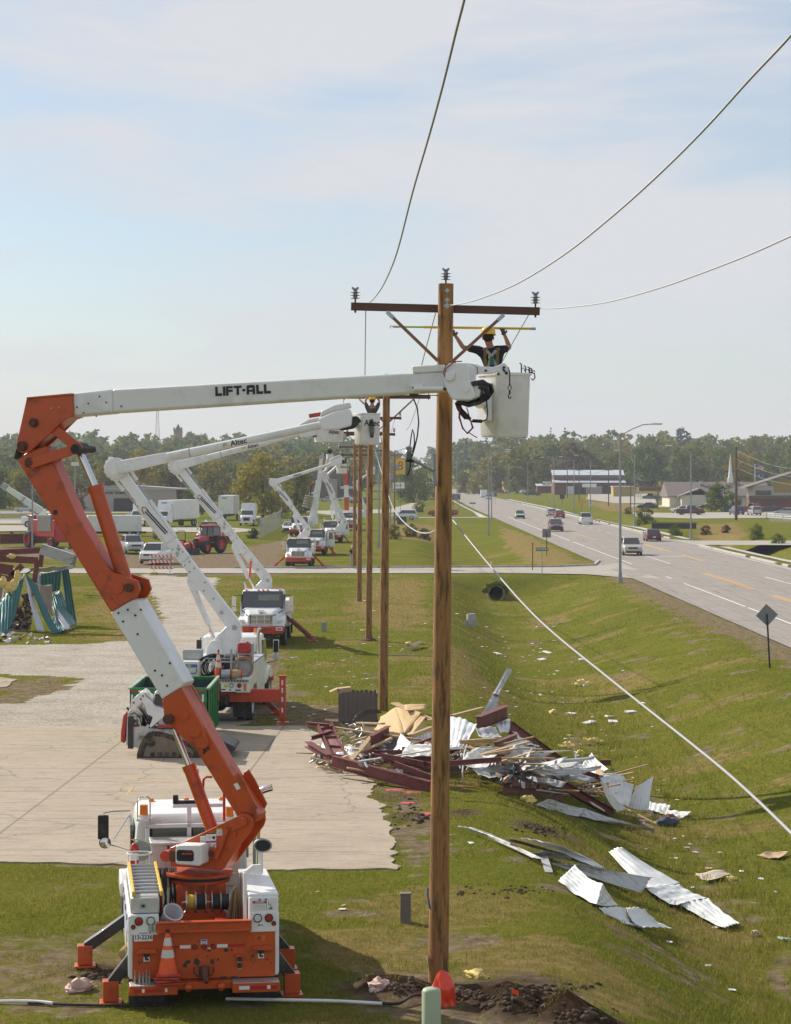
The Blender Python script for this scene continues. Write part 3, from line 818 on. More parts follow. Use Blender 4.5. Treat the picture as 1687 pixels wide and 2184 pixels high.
wire('overhead_wire',[px(780,662,37.2),px(779.3,720,37.3),px(778,836,37.5)],0.009,'slack wire hanging below the left end of the near crossarm')
wire('overhead_wire',[px(929,668,37.3),px(914,722,40),px(893,802,44)],0.009,'slack wire running down behind the near pole to the next pole')
wire('overhead_wire',[px(1127,672,37.3),px(1092,733,40),px(1040,828,44)],0.009,'slack wire passing behind the lineman from the right end of the near crossarm')
cable_m=mat('white_cable',(0.33,0.33,0.345),0.5,var=0.06)
wire('messenger_cable',[px(1720,1808,16.2),px(1600,1692,18.5),px(1500,1606,20.8),(px(1300,1447,25.2)),px(1150,1322,30),px(1050,1212,34.6),px(966,1109,37.25)][::-1],0.0125,'thick pale cable running from the near pole down to the lower right',cable_m,8,ext=11)
wire('messenger_cable',[px(800,960,112),px(831,1063,78),px(850,1100,66),px(880,1128,56),px(910,1137,47),px(945,1122,37.3)],0.016,'thick pale cable sagging low left of the near pole',cable_m,8)
wire('messenger_cable',[px(812,930,112),px(826,1010,150),px(832,1030,175),px(838,1050,230)],0.024,'pale cable slanting beside the third pole',cable_m,6)
for i in range(1,5):
 a,b=poles[i],poles[i+1]
 for sx,nm in((-1.35,'left'),(1.35,'right')):
  za=a.location.z+11.05;zb=b.location.z+10.8
  p=V((a.location.x+sx,a.location.y,za));q=V((b.location.x+sx,b.location.y,zb))
  wire('overhead_wire',[p,p.lerp(q,.5)-V((0,0,0.9)),q],0.011,'bare wire strung between the farther poles of the row',group='wires between the farther poles')
# ==== the near bucket truck
def wheel(parent,p,r=0.5,w=0.26,dual=False,axis=V((1,0,0)),rimm=None,name='wheel'):
 p=V(p);M=Matrix.Translation(p)@Matrix.Rotation(R(90),4,'Y')if abs(axis.x)>0.5 else Matrix.Translation(p)@Matrix.Rotation(R(90),4,'X')
 m=MB();h=w/2
 prof=[(r*0.60,-h*0.9),(r*0.86,-h),(r*0.97,-h*0.8),(r,-h*0.55),(r,h*0.55),(r*0.97,h*0.8),(r*0.86,h),(r*0.60,h*0.9)]
 m.lathe(prof,24,0,M,cap=False)
 t=m.build(name,black,parent,ang=50)
 m=MB();m.lathe([(0.02,-h*0.5),(r*0.30,-h*0.55),(r*0.34,-h*0.2),(r*0.55,-h*0.35),(r*0.61,-h*0.88),(r*0.61,h*0.88),(r*0.55,h*0.35),(r*0.34,h*0.2),(r*0.30,h*0.55),(0.02,h*0.5)],20,0,M)
 m.build('rim',rimm or steel,t,ang=40)
 return t
T1=thing('bucket_truck','orange and white bucket truck in the foreground, seen from behind','bucket truck',(-2.916,35.3,-0.08),R(8),'bucket trucks at work along the pole line')
def L1(p):
 return(Matrix.Translation(T1.location)@T1.rotation_euler.to_matrix().to_4x4()).inverted()@V(p)
# --- chassis
m=MB()
for sx in(-0.42,0.42):m.bar((sx,0.3,0.78),(sx,8.1,0.78),0.09,0.24)
for y in(0.6,1.9,3.2,4.6):m.box((0,y,0.78),(0.84,0.12,0.18))
m.cyl((-1.0,1.15,0.5),(1.0,1.15,0.5),0.10);m.ball((0,1.15,0.5),0.22);m.cyl((-1.0,6.3,0.5),(1.0,6.3,0.5),0.07)
m.cyl((0.72,3.7,0.66),(0.72,4.6,0.66),0.26,mi=1)
m.build('chassis',[dark,steel],T1,bev=0.01)
for sx in(-1,1):
 wheel(T1,(sx*0.99,1.15,0.5),0.5,0.25);wheel(T1,(sx*0.71,1.15,0.5),0.5,0.25)
 wheel(T1,(sx*1.0,6.3,0.5),0.5,0.27,rimm=whiteold)
for sx in(-1,1):
 m=MB();m.box((sx*0.86,0.42,0.36),(0.58,0.02,0.56));m.build('mud_flap',black,T1)
# --- rear bumper with tread
m=MB()
for a,b in((-1.15,-0.42),(0.42,1.15)):
 m.box(((a+b)/2,0.12,0.395),(b-a,0.34,0.14));m.box(((a+b)/2,0.12,0.47),(b-a-0.02,0.32,0.012),1)
m.box((0,0.20,0.42),(0.84,0.2,0.11))
for sx in(-0.25,0.25):m.box((sx,0.08,0.41),(0.06,0.12,0.13));m.cyl((sx-0.05,0.03,0.41),(sx+0.05,0.03,0.41),0.045)
bump=m.build('rear_bumper',[orange,treadplate],T1,bev=0.012)
for x0,x1,mm in((-1.09,-0.97,reflr),(-0.96,-0.92,reflw),(-0.91,-0.63,reflr),(-0.61,-0.575,reflw),(0.52,0.68,reflw),(0.69,0.94,reflr),(0.95,1.0,reflw),(1.01,1.10,reflr)):
 m=MB();m.box(((x0+x1)/2,-0.053,0.40),(x1-x0,0.006,0.055));m.build('reflector',mm,bump)
# --- rear panel
m=MB();m.box((0,0.30,0.85),(2.22,0.06,0.72))
panel=m.build('tail_panel',orangechip,T1,bev=0.012)
for(x,z,rx,rz)in((-0.11,0.75,.055,.06),(-0.245,0.755,.05,.035),(-0.29,0.70,.04,.035),(0.13,0.745,.035,.05),(0.34,0.92,.045,.03),(0.43,0.92,.02,.02),(0.75,0.815,.022,.03),(0.98,0.76,.018,.015),(0.30,0.50,.07,.02),(0.46,0.50,.06,.018),(0.08,0.92,.02,.02),(0.05,0.83,.012,.02),(0.22,0.78,.018,.022),(0.8,0.75,.012,.02),(1.04,0.70,.012,.012),(-0.05,0.62,.02,.012)):
 m=MB();k=11
 poly=[(x+rx*math.cos(6.283*i/k)*rnd.uniform(.7,1.15),z+rz*math.sin(6.283*i/k)*rnd.uniform(.7,1.15))for i in range(k)]
 m.prism(poly,(0,0,0),(1,0,0),(0,0,1),(0,1,0),0.2665,0.28);m.build('paint_chip',dark,panel)
for x0,x1,mm in((-0.62,-0.375,reflr),(-0.37,-0.205,reflw),(0.20,0.365,reflw),(0.37,0.63,reflr)):
 m=MB();m.box(((x0+x1)/2,0.267,0.988),(x1-x0,0.006,0.05));m.build('reflector',mm,panel)
for x in(-0.144,0,0.142):
 m=MB();m.cyl((x,0.27,0.985),(x,0.245,0.985),0.04,mi=0);m.cyl((x,0.246,0.985),(x,0.232,0.985),0.031,0.026,mi=1);m.build('marker_light',[black,redlens],panel)
m=MB();m.box((0,0.266,1.055),(0.1,0.005,0.07));m.box((0,0.262,1.075),(0.085,0.004,0.022),1);m.box((0,0.262,1.04),(0.07,0.004,0.012),1);m.box((0.08,0.266,0.955),(0.05,0.005,0.02));m.build('decal',[reflw,bluep],panel)
for sx in(-0.88,0.88):
 m=MB();m.prism([(-0.16,0),(0.17,0),(0.13,0.06),(-0.12,0.06)],(sx,0,0.925),(1,0,0),(0,0,1),(0,1,0),0.14,0.27)
 m.build('outlet_hood',orange,panel,bev=0.006)
 m=MB();m.box((sx,0.255,0.90),(0.09,0.03,0.09));m.cyl((sx,0.24,0.89),(sx,0.20,0.885),0.03);m.build('socket',dark,panel,bev=0.006)
 m=MB();m.box((sx,0.266,0.82),(0.095,0.005,0.08));m.box((sx-0.01,0.262,0.825),(0.03,0.004,0.05),1);m.box((sx+0.015,0.262,0.81),(0.04,0.004,0.03),1);m.build('decal',[reflw,ink],panel)
for z in(0.78,0.68):
 m=MB();m.cyl((0.55,0.27,z),(0.55,0.21,z),0.035);m.box((0.55,0.262,z-0.05),(0.06,0.006,0.02),1);m.build('socket',[dark,steel],panel)
m=MB();m.prism([(-0.08,0),(0.08,0),(0.06,0.03),(-0.06,0.03)],(0.55,0,0.83),(1,0,0),(0,0,1),(0,1,0),0.16,0.27);m.build('outlet_hood',orange,panel)
rust=mat('rusty_steel',(0.11,0.045,0.028),0.85,var=0.4,scale=14)
m=MB();m.box((0,0.25,0.60),(0.16,0.04,0.16));m.tube([(0,0.2,0.66),(0,0.1,0.64),(0,0.03,0.58),(0.02,0.0,0.52),(0.03,0.06,0.48)],[0.06,0.055,0.05,0.042,0.03],10)
m.tube([(-0.15,0.24,0.68),(-0.16,0.2,0.6),(-0.10,0.18,0.55),(0.0,0.18,0.57),(0.10,0.18,0.55),(0.15,0.2,0.62),(0.14,0.24,0.68)],0.012,6)
m.build('pintle_hook',rust,panel)
m=MB()
for i,x in enumerate((-1.06,-0.99,-0.935,-0.885,-0.84)):m.cyl((x,0.14,0.475),(x,0.14,0.58+0.02*(i%2)),0.018);m.cyl((x,0.14,0.58),(x,0.14,0.68-0.02*(i%3)),0.008)
m.build('drill_bit_rack',steel,T1)
# --- tailboard
m=MB();m.box((0,0.22,1.30),(1.46,0.07,0.17));m.box((0,0.20,1.385),(1.46,0.14,0.02));m.box((0,0.17,1.245),(1.44,0.04,0.05));m.build('tailboard',orange,T1,bev=0.012)
# --- side bins
def rbox(name,c,s,mm,bev=0.02,parent=T1):
 m=MB();m.box(c,s);return m.build(name,mm,parent,bev=bev)
lb=rbox('left_bin',(-0.915,1.9,1.20),(0.45,3.1,0.58),white)
m=MB();m.box((-0.90,1.75,1.62),(0.44,2.8,0.25));lt=m.build('bin_top',[treadplate],lb,bev=0.02)
m=MB();m.box((-0.93,0.345,1.62),(0.10,0.012,0.08));m.box((-0.93,0.338,1.62),(0.05,0.012,0.04),1);m.build('latch',[steel,dark],lt,bev=0.004)
rb=rbox('right_bin',(0.925,1.30,1.46),(0.45,2.1,0.54),white)
m=MB();m.box((0.925,1.45,1.745),(0.47,2.3,0.05));m.build('bin_lid',white,rb,bev=0.02)
for s in(-1,1):
 m=MB()
 poly=[(0.25,0.55),(0.62,0.55),(0.68,0.86),(0.90,1.06),(1.15,1.10),(1.42,1.06),(1.62,0.86),(1.70,0.62),(3.45,0.62),(3.45,1.48),(0.25,1.48)]
 m.prism(poly,(s*1.135,0,0),(0,1,0),(0,0,1),(s,0,0),-0.02,0.025)
 sp_=m.build('side_panel',white,T1,bev=0.008)
 if s<0:
  for y in(0.9,1.75,2.6,3.3):
   m=MB();m.box((-1.166,y,1.35),(0.012,0.05,0.09));m.build('latch',dark,sp_)
  m=MB();m.box((-1.1635,1.85,1.22),(0.006,3.1,0.025));m.build('stripe',bluep,sp_)
for x0,x1 in((-1.13,-0.695),(0.71,1.13)):
 m=MB();m.box(((x0+x1)/2,0.29,1.345),(x1-x0,0.10,0.31));m.build('corner_panel',white,T1,bev=0.01)
for sx in(-1.12,1.125):
 m=MB();m.box((sx,0.30,0.88),(0.05,0.09,0.72));m.build('corner_post',white,T1,bev=0.01)
def rlight(x,z,r,mm,rim=black):
 m=MB();m.cyl((x,0.245,z),(x,0.222,z),r,mi=0,n=20);m.cyl((x,0.223,z),(x,0.208,z),r*0.8,r*0.66,mi=1,n=20)
 m.build('tail_light',[rim,mm],T1)
rlight(-1.0,1.405,0.066,redlens);rlight(-0.818,1.405,0.068,clearlens,dark);rlight(-1.085,1.32,0.037,redlens)
rlight(0.826,1.405,0.068,clearlens,dark);rlight(1.0,1.405,0.066,redlens);rlight(1.077,1.32,0.037,redlens)
m=MB();m.box((-0.93,0.235,1.17),(0.29,0.012,0.145));pl=m.build('licence_plate',reflw,T1,bev=0.004)
text('13-2236',pl,(-0.93,0.226,1.16),(1,0,0),(0,0,1),ink,0.098,0.001,0.86)
m=MB();m.box((-0.93,0.228,1.225),(0.13,0.004,0.016));m.box((-0.83,0.228,1.225),(0.03,0.004,0.02),1);m.build('registration_sticker',[mat('plate_grey',(0.25,0.25,0.28)),bluep],pl)
for sx in(-0.82,-0.76,0.70):
 m=MB();m.box((sx,0.22,1.30),(0.05,0.04,0.10));m.build('latch',steel,T1,bev=0.006)
m=MB();m.box((0.905,0.242,1.605),(0.32,0.006,0.135));m.box((0.855,0.2385,1.652),(0.215,0.004,0.036),1);m.box((0.965,0.2385,1.60),(0.005,0.004,0.13),2)
m.tube([(1.0,0.237,1.66),(1.0,0.237,1.60),(1.04,0.237,1.63),(1.02,0.237,1.59),(1.05,0.237,1.575)],0.004,4,2);m.box((1.03,0.237,1.555),(0.05,0.004,0.02),2)
for k in range(4):m.box((0.855,0.2385,1.625-0.022*k),(0.19-0.02*(k%2),0.003,0.006),3)
dg_=m.build('danger_sign',[reflw,redpaint,ink,mat('print_grey',(0.3,0.3,0.3))],T1)
text('DANGER',dg_,(0.862,0.2355,1.652),(1,0,0),(0,0,1),reflw,0.034,0.0008)
for sx in(0.86,0.955):
 m=MB();m.cyl((sx,0.25,1.69),(sx,0.235,1.69),0.014);m.build('bolt',dark,T1)
m=MB();m.box((0.86,0.236,1.30),(0.14,0.006,0.035));mk=m.build('maker_tag',reflw,T1)
m=MB();m.box((0.845,0.232,1.30),(0.03,0.004,0.02));m.box((0.89,0.232,1.30),(0.045,0.004,0.012));m.build('print',ink,mk)
m=MB();m.box((0.87,0.267,1.09),(0.15,0.005,0.085));dd=m.build('decal',mat('orange_decal',(0.62,0.14,0.02),0.5),panel)
m=MB()
m.tube([(0.85+0.032*math.cos(a*0.5236),0.262,1.09+0.032*math.sin(a*0.5236))for a in range(13)],0.005,6);m.box((0.85,0.262,1.09),(0.035,0.004,0.012));m.build('print',ink,dd)
# --- bed
rbox('bed_floor',(0,2.0,1.00),(1.42,3.3,0.06),dark,0.01)
# --- cab
m=MB()
def ring(y,w,z0,z1,r=0.16,wt=None):
 wt=w if wt is None else wt
 pts=[]
 for(x,z)in((-w,z0),(w,z0)):pts.append(V((x,y,z)))
 for a in range(0,91,22):pts.append(V((wt-r+r*math.cos(R(a)),y,z1-r+r*math.sin(R(a)))))
 for a in range(90,181,22):pts.append(V((-wt+r+r*math.cos(R(a)),y,z1-r+r*math.sin(R(a)))))
 return pts
m.loft([ring(4.32,1.0,0.85,2.38,0.18,0.90),ring(4.40,1.03,0.82,2.44,0.16,0.92),ring(5.9,1.05,0.82,2.47,0.16,0.92),ring(6.15,1.05,0.82,2.36,0.16,0.88),ring(6.7,1.05,0.82,1.78,0.12,0.98)])
m.loft([ring(6.65,1.0,0.85,1.75,0.15,0.95),ring(7.6,0.92,0.85,1.62,0.15,0.86),ring(8.2,0.86,0.75,1.45,0.12,0.8)])
for sx in(-1,1):
 m.prism([(5.65,0.8),(5.72,1.02),(5.95,1.14),(6.3,1.18),(6.7,1.12),(6.95,0.95),(7.0,0.8)],(sx*1.05,0,0),(0,1,0),(0,0,1),(sx,0,0),-0.15,0.12)
cab=m.build('cab',white,T1,bev=0.02,ang=45)
m=MB();m.box((0,4.318,1.98),(1.34,0.03,0.52));m.build('rear_window',glassg,cab,bev=0.01)
m=MB()
for x in(-0.68,0.68):m.box((x,4.305,1.98),(0.05,0.05,0.56))
for z in(1.71,2.25):m.box((0,4.305,z),(1.40,0.05,0.05))
m.box((0.02,4.305,1.98),(0.04,0.05,0.52));m.build('window_rubber',black,cab,bev=0.012)
for sx in(-1,1):
 m=MB();m.prism([(4.6,1.62),(6.05,1.62),(5.95,2.22),(4.65,2.22)],(sx*1.0,0,0),(0,1,0),(0,0,1),(sx,0,0),-0.03,0.02);m.build('side_window',glass,cab)
m=MB();m.prism([(-0.84,1.82),(0.84,1.82),(0.8,2.33),(-0.8,2.33)],(0,6.46,0),(1,0,0),(0,-0.30,1),(0,1,0),0.20,0.24);m.build('windshield',glass,cab)
for x in(-0.62,-0.18,0.0,0.18,0.62):
 m=MB();m.box((x,5.75,2.49),(0.10,0.14,0.06),taper=(0.8,0.7));m.build('clearance_light',amber,cab,bev=0.015)
# --- headache rack, chest, floodlights
m=MB()
for x in(-0.74,-0.03,0.74):m.box((x,4.18,1.72),(0.075,0.07,1.26 if x==-0.03 else 1.1))
m.box((0,4.18,2.26),(1.56,0.07,0.07));m.box((0.0,4.18,1.92),(1.5,0.05,0.06))
m.box((0.12,4.20,2.60),(0.86,0.12,0.06));m.box((-0.03,4.18,2.45),(0.075,0.07,0.3))
m.build('headache_rack',white,T1,bev=0.012)
m=MB();m.box((0.02,4.22,2.66),(0.5,0.1,0.05));m.box((-0.26,4.22,2.70),(0.09,0.10,0.16));m.build('light_housing',black,T1,bev=0.01)
ch=rbox('chest',(0.05,3.72,1.70),(1.5,0.62,0.72),treadplate,0.015)
m=MB();m.box((0.05,3.72,2.075),(1.54,0.66,0.05));m.build('chest_lid',treadplate,ch,bev=0.012)
m=MB();m.box((-0.42,3.40,1.98),(0.03,0.02,0.14));m.box((-0.42,3.40,1.91),(0.1,0.02,0.02));m.build('latch',black,ch)
bx,bz=-0.80,2.36
m=MB();m.cyl((bx,4.18,bz),(bx,4.18,bz+0.04),0.14,mi=1);m.cyl((bx,4.18,bz+0.04),(bx,4.18,bz+0.10),0.10,mi=1)
m.cyl((bx,4.18,bz+0.10),(bx,4.18,bz+0.27),0.075,0.068,mi=0)
for k in range(4):
 a=k*1.571+0.78;c,s=math.cos(a)*0.15,math.sin(a)*0.15
 m.tube([(bx+c,4.18+s,bz),(bx+c,4.18+s,bz+0.36),(bx+c*.7,4.18+s*.7,bz+0.40),(bx,4.18,bz+0.40)],0.009,6,2)
m.build('beacon',[amber,white,steel],T1)
m=MB();bx2=0.66;m.cyl((bx2,4.18,2.34),(bx2,4.18,2.40),0.10,mi=1);m.cyl((bx2,4.18,2.40),(bx2,4.18,2.57),0.075,0.068,mi=0);m.build('beacon',[amber,white],T1)
m=MB();m.tube([(-0.86,3.95,1.92),(-0.86,3.80,1.92),(-0.86,3.70,1.92)],[0.05,0.09,0.17],18);m.build('horn_speaker',mat('grey_horn',(0.28,0.29,0.27),0.5),T1)
m=MB();m.tube([(1.12,4.15,1.0),(1.12,4.15,2.55),(1.13,4.15,2.72),(1.19,4.13,2.83),(1.30,4.1,2.88),(1.38,4.08,2.90)],0.065,14);m.build('exhaust_stack',chrome,T1)
for s in(-1,):
 m=MB()
 m.tube([(s*0.98,5.6,2.33),(s*1.30,5.5,2.34),(s*1.46,5.45,2.32),(s*1.47,5.45,2.26)],0.014,6);m.tube([(s*1.0,5.6,2.28),(s*1.28,5.5,1.86)],0.012,6)
 m.tube([(s*1.02,5.6,1.62),(s*1.36,5.47,1.76)],0.014,6)
 ma=m.build('mirror_arm',chrome,T1)
 m=MB();m.box((s*1.47,5.44,2.07),(0.19,0.07,0.42));m.build('mirror',black,ma,bev=0.02)
 m=MB();m.tube([(s*1.44,5.47,1.80),(s*1.44,5.43,1.80),(s*1.44,5.41,1.80)],[0.09,0.105,0.10],18,0);m.ball((s*1.44,5.415,1.80),(0.095,0.03,0.095),16,8,1);m.build('convex_mirror',[dark,chrome],ma)
m=MB();cx,cy=-0.9,3.42
m.tube([(cx+0.2*math.cos(a*math.pi/8),cy+0.2*math.sin(a*math.pi/8),1.93)for a in range(17)],0.014,6)
for a in(0.5,2.6,4.4):m.cyl((cx+0.2*math.cos(a),cy+0.2*math.sin(a),1.93),(cx+0.2*math.cos(a),cy+0.2*math.sin(a),1.70),0.012)
m.build('cone_basket',white,T1)
m=MB();m.box((0.66,0.62,1.55),(0.06,0.10,1.0));m.bar((0.66,0.62,2.03),(0.80,0.80,2.10),0.06,0.09);m.box((0.86,0.86,2.05),(0.16,0.08,0.16));m.box((0.93,0.92,2.22),(0.07,0.06,0.5))
st=m.build('lamp_post',white,T1,bev=0.01)
m=MB();m.tube([(0.96,1.12,2.40),(0.96,0.98,2.42),(0.96,0.88,2.42)],[0.12,0.145,0.15],20,0);m.tube([(0.96,0.885,2.42),(0.96,0.87,2.42)],[0.125,0.12],20,1)
fl=m.build('floodlight',[steel,black],st);
for vv in fl.data.vertices:vv.co.z=2.42+(vv.co.z-2.42)*0.72
# --- outriggers
blk=mat('black_paint',(0.022,0.022,0.024),0.35,var=0.2,dirt=(0.12,0.10,0.08),damt=0.5,coat=0.2)
for(fx,fy,x0)in((-1.42,0.62,-0.95),(1.40,0.72,0.95),(-1.80,2.95,-1.05),(1.50,2.62,1.0)):
 s=-1 if fx<0 else 1
 zf=th(*((Matrix.Translation(T1.location)@T1.rotation_euler.to_matrix().to_4x4())@V((fx,fy,0)))[:2])+0.08
 m=MB();m.bar((x0,fy,0.98),(fx-s*0.02,fy,zf+0.32),0.20,0.17);o=m.build('outrigger_arm',blk,T1,bev=0.01)
 m=MB();m.box((fx,fy,zf+0.20),(0.24,0.24,0.30));m.box((fx,fy,zf+0.355),(0.25,0.25,0.012));m.box((fx,fy,zf+0.02),(0.34,0.34,0.04));m.build('outrigger_foot',orange,o,bev=0.01)
m=MB()
for k in range(4):
 m.tube([(-1.10,0.8+0.05*k,1.0),(-1.22-0.02*k,0.75,0.85),(-1.20,0.72+0.03*k,0.6-0.05*k),(-1.16,0.75,0.52+0.03*k),(-1.14,0.85,0.75)],0.012,6)
m.build('hanging_cord',mat('tan_rope',(0.42,0.30,0.12),0.9),T1)
# --- pedestal, reels, hoses
m=MB();m.box((0.05,2.3,1.33),(0.80,0.80,0.64));m.prism([(-0.55,1.03),(0.62,1.03),(0.30,1.32),(-0.25,1.32)],(0.05,0,0),(1,0,0),(0,0,1),(0,1,0),1.55,1.9);m.box((0.12,1.86,1.5),(0.06,0.08,0.35))
m.box((-0.62,2.2,1.35),(0.12,0.1,0.5))
m.build('pedestal',orange,T1,bev=0.02)
m=MB();m.cyl((0.05,2.3,1.65),(0.05,2.3,1.70),0.50,n=28);m.cyl((0.05,2.3,1.70),(0.05,2.3,1.76),0.46,n=28,mi=1);m.cyl((0.05,2.3,1.76),(0.05,2.3,1.80),0.56,n=28)
m.build('turntable',[orange,dark],T1)
m=MB()
for x0,x1,mi in((-0.20,-0.06,1),(-0.055,0.10,2),(0.20,0.34,2),(0.345,0.48,3)):
 for x in(x0,x1):m.cyl((x-0.008,1.62,1.42),(x+0.008,1.62,1.42),0.175,n=24,mi=0)
 m.tube([(x0+0.01,1.62,1.42),(x0+0.3*(x1-x0),1.62,1.42),(x1-0.01,1.62,1.42)],[0.115,0.13,0.12],20,mi)
m.cyl((-0.28,1.62,1.42),(0.56,1.62,1.42),0.02);m.box((0.14,1.64,1.32),(0.06,0.06,0.44),4)
m.build('wire_reel',[steel,yellow,black,dark,orange],T1)
m=MB();q=random.Random(4)
for k in range(9):
 x=-0.62+0.035*k;m.tube([(x,2.35,1.85),(x-0.02,2.15,1.72+q.uniform(-.05,.05)),(x+q.uniform(-.05,.05),2.0,1.45),(x+q.uniform(-.1,.1),2.1,1.15),(x+0.2,2.3,1.05)],0.016,6)
m.build('hydraulic_hose',black,T1)
m=MB()
for k in range(26):
 a=q.uniform(-0.11,0.11);b=q.uniform(-0.05,0.05);z=q.uniform(1.16,1.25)
 m.tube([(0.58,0.9,1.82),(0.52+a*.4,0.85+b,1.72),(0.52+a,0.80+b,1.45),(0.50+a*1.3,0.82+b,z),(0.50+a*1.2+0.04,0.86+b,z+0.03),(0.54+a*.7,0.86+b,1.55),(0.58,0.92,1.80)],0.011,5)
m.build('rope_coil',mat('olive_rope',(0.16,0.12,0.06),0.9,var=0.3),T1)
m=MB();m.box((0.38,1.2,1.15),(0.30,0.3,0.2),0);m.box((0.30,0.9,1.10),(0.2,0.24,0.14),1);m.box((0.45,0.75,1.12),(0.12,0.2,0.16),2)
m.build('tool_tray',[redpaint,dark,whiteold],T1,bev=0.01)
# --- booms: everything below lies in one vertical plane through the turret
al=R(17)
BT=V((-3.18,37.6,0));be=V((math.cos(al),-math.sin(al),0));bz_=V((0,0,1));bn=V((-math.sin(al),-math.cos(al),0))
class Plane:
 def __init__(s,T,e,nrm):s.T,s.e,s.n=V(T),V(e),V(nrm)
 def pt(s,u,v,t=0.0):
  r=px(u,v,1.0)-V((0,0,CAMZ));o=s.T+s.n*t-V((0,0,CAMZ))
  d=o.dot(s.n)/r.dot(s.n)
  return V((0,0,CAMZ))+r*d
 def ah(s,u,v,t=0.0):
  p=s.pt(u,v,t)-s.T;return(p.dot(s.e),p.z)
 def prism(s,mb,pts,t0,t1,mi=0,at=None):
  at=max(t0,t1)if at is None else at
  mb.prism([s.ah(u,v,at)for u,v in pts],s.T,s.e,bz_,s.n,t0,t1,mi)
 def pin(s,mb,u,v,t0,t1,r,mi=0,n=16):
  a,h=s.ah(u,v,max(t0,t1));c=s.T+s.e*a+bz_*h
  mb.cyl(c+s.n*t0,c+s.n*t1,r,n=n,mi=mi)
P1=Plane(BT,be,bn)
m=MB();P1.prism(m,[(34,978),(62,962),(98,950),(162,1098),(240,1229),(387,1465),(507,1670),(551,1738),(543,1754),(519,1764),(496,1726),(412,1590),(345,1483),(120,1116)],-0.20,0.20)
lower=m.build('lower_boom',orange,T1,bev=0.025,seg=3,world=True)
m=MB();P1.prism(m,[(235,1306),(283,1277),(292,1281),(392,1455),(387,1465),(345,1491)],-0.235,0.235)
slv=m.build('insulating_sleeve',white,lower,bev=0.02,world=True)
for u,v in((262,1325),(288,1312),(293,1352),(252,1307),(330,1430),(362,1414),(318,1455),(356,1462),(345,1440),(300,1300),(272,1300)):
 m=MB();P1.pin(m,u,v,0.23,0.25,0.018,n=8);m.build('bolt',dark,slv,world=True)
for t in(0.20,-0.25):
 m=MB();P1.prism(m,[(200,1236),(224,1210),(244,1222),(293,1238),(299,1258),(290,1276),(262,1288),(238,1304)],t,t+0.05,at=0.25);P1.pin(m,250,1253,t+0.04,t+0.07,0.11)
 m.build('gusset',orange,lower,bev=0.008,world=True)
 m=MB();P1.prism(m,[(346,1493),(387,1466),(430,1545),(446,1588),(436,1597),(411,1593),(373,1558),(350,1529)],t,t+0.05,at=0.25);P1.pin(m,392,1525,t+0.04,t+0.07,0.09);P1.pin(m,416,1562,t+0.04,t+0.07,0.09)
 m.build('gusset',orange,lower,bev=0.008,world=True)
 m=MB();P1.prism(m,[(498,1655),(508,1648),(522,1670),(548,1722),(540,1738),(510,1728),(490,1692)],t,t+0.04,at=0.25);m.build('gusset',orange,lower,bev=0.008,world=True)
for u,v,r_ in((272,1253,.07),(357,1534,.085),(517,1754,.05)):
 m=MB();P1.pin(m,u,v,-0.33,0.33,0.055,n=14)
 P1.pin(m,u,v,0.24,0.34,r_)
 m.build('hinge_pin',rust,lower,world=True)
m=MB();P1.pin(m,118,1092,.2,.204,.045,n=9);m.build('paint_chip',dark,lower,world=True)
m=MB()
def dev(u,v):return P1.pt(u,v,0.206)
for s in((432,1594,438,1602),(436,1600,434,1608),(440,1592,446,1598)):m.bar(dev(*s[:2]),dev(*s[2:]),0.03,0.008,up=bn)
P1.pin(m,437,1600,.2,.207,.035,n=7)
m.build('decal',ink,lower,world=True)
m=MB();P1.prism(m,[(498,1672),(506,1669),(513,1681),(505,1685)],0.245,0.25);m.build('decal',reflw,lower,world=True)
m=MB();m.cyl(P1.pt(403,1634,0),P1.pt(452,1768,0),0.105,n=20);m.cyl(P1.pt(402,1631,0),P1.pt(406,1642,0),0.115,n=20)
lc=m.build('lift_cylinder',orange,T1,world=True)
m=MB();m.cyl(P1.pt(372,1555,0),P1.pt(404,1636,0),0.05,n=16);m.build('cylinder_rod',chrome,lc,world=True)
m=MB();m.tube([P1.pt(421,1640,-0.1),P1.pt(424,1680,-0.12),P1.pt(436,1730,-0.12)],0.02,6);m.tube([P1.pt(433,1690,-0.2),P1.pt(434,1662,-0.2),P1.pt(441,1656,-0.2),P1.pt(452,1657,-0.2)],0.02,8);m.tube([P1.pt(478,1690,-0.25),P1.pt(478,1750,-0.25)],0.022,8)
m.build('grab_rail',redor,T1,world=True)
tp=[(360,1819),(363,1808),(518,1735.5),(530,1737),(538,1746),(539,1760),(535,1772),(476,1852),(470,1856),(366,1846)]
for t in(0.27,-0.31):
 m=MB();P1.prism(m,tp,t,t+0.045,at=0.315);tur=m.build('turret_plate',orange,T1,bev=0.012,seg=3,world=True)
 if t>0:front_plate=tur
m=MB();P1.prism(m,[(362,1836),(470,1840),(475,1853),(365,1847)],-0.27,0.27);P1.prism(m,[(470,1800),(500,1780),(478,1852),(466,1852)],-0.27,0.27)
m.build('turret_base',orange,T1,world=True)
m=MB();P1.prism(m,[(486,1755),(518,1742),(526,1748),(524,1760),(504,1770),(492,1766)],0.315,0.35);P1.pin(m,518,1754,0.34,0.38,0.06);m.bar(P1.pt(485,1766,0.36),P1.pt(461,1832,0.36),0.07,0.06,up=bn);m.bar(P1.pt(500,1772,0.345),P1.pt(501,1785,0.345),0.04,0.03,up=bn);P1.pin(m,452,1819,0.315,0.35,0.10)
m.build('turret_lock',orange,front_plate,bev=0.008,world=True)
m=MB();P1.pin(m,449,1820,0.345,0.37,0.055,n=12);m.build('bolt',rust,front_plate,world=True)
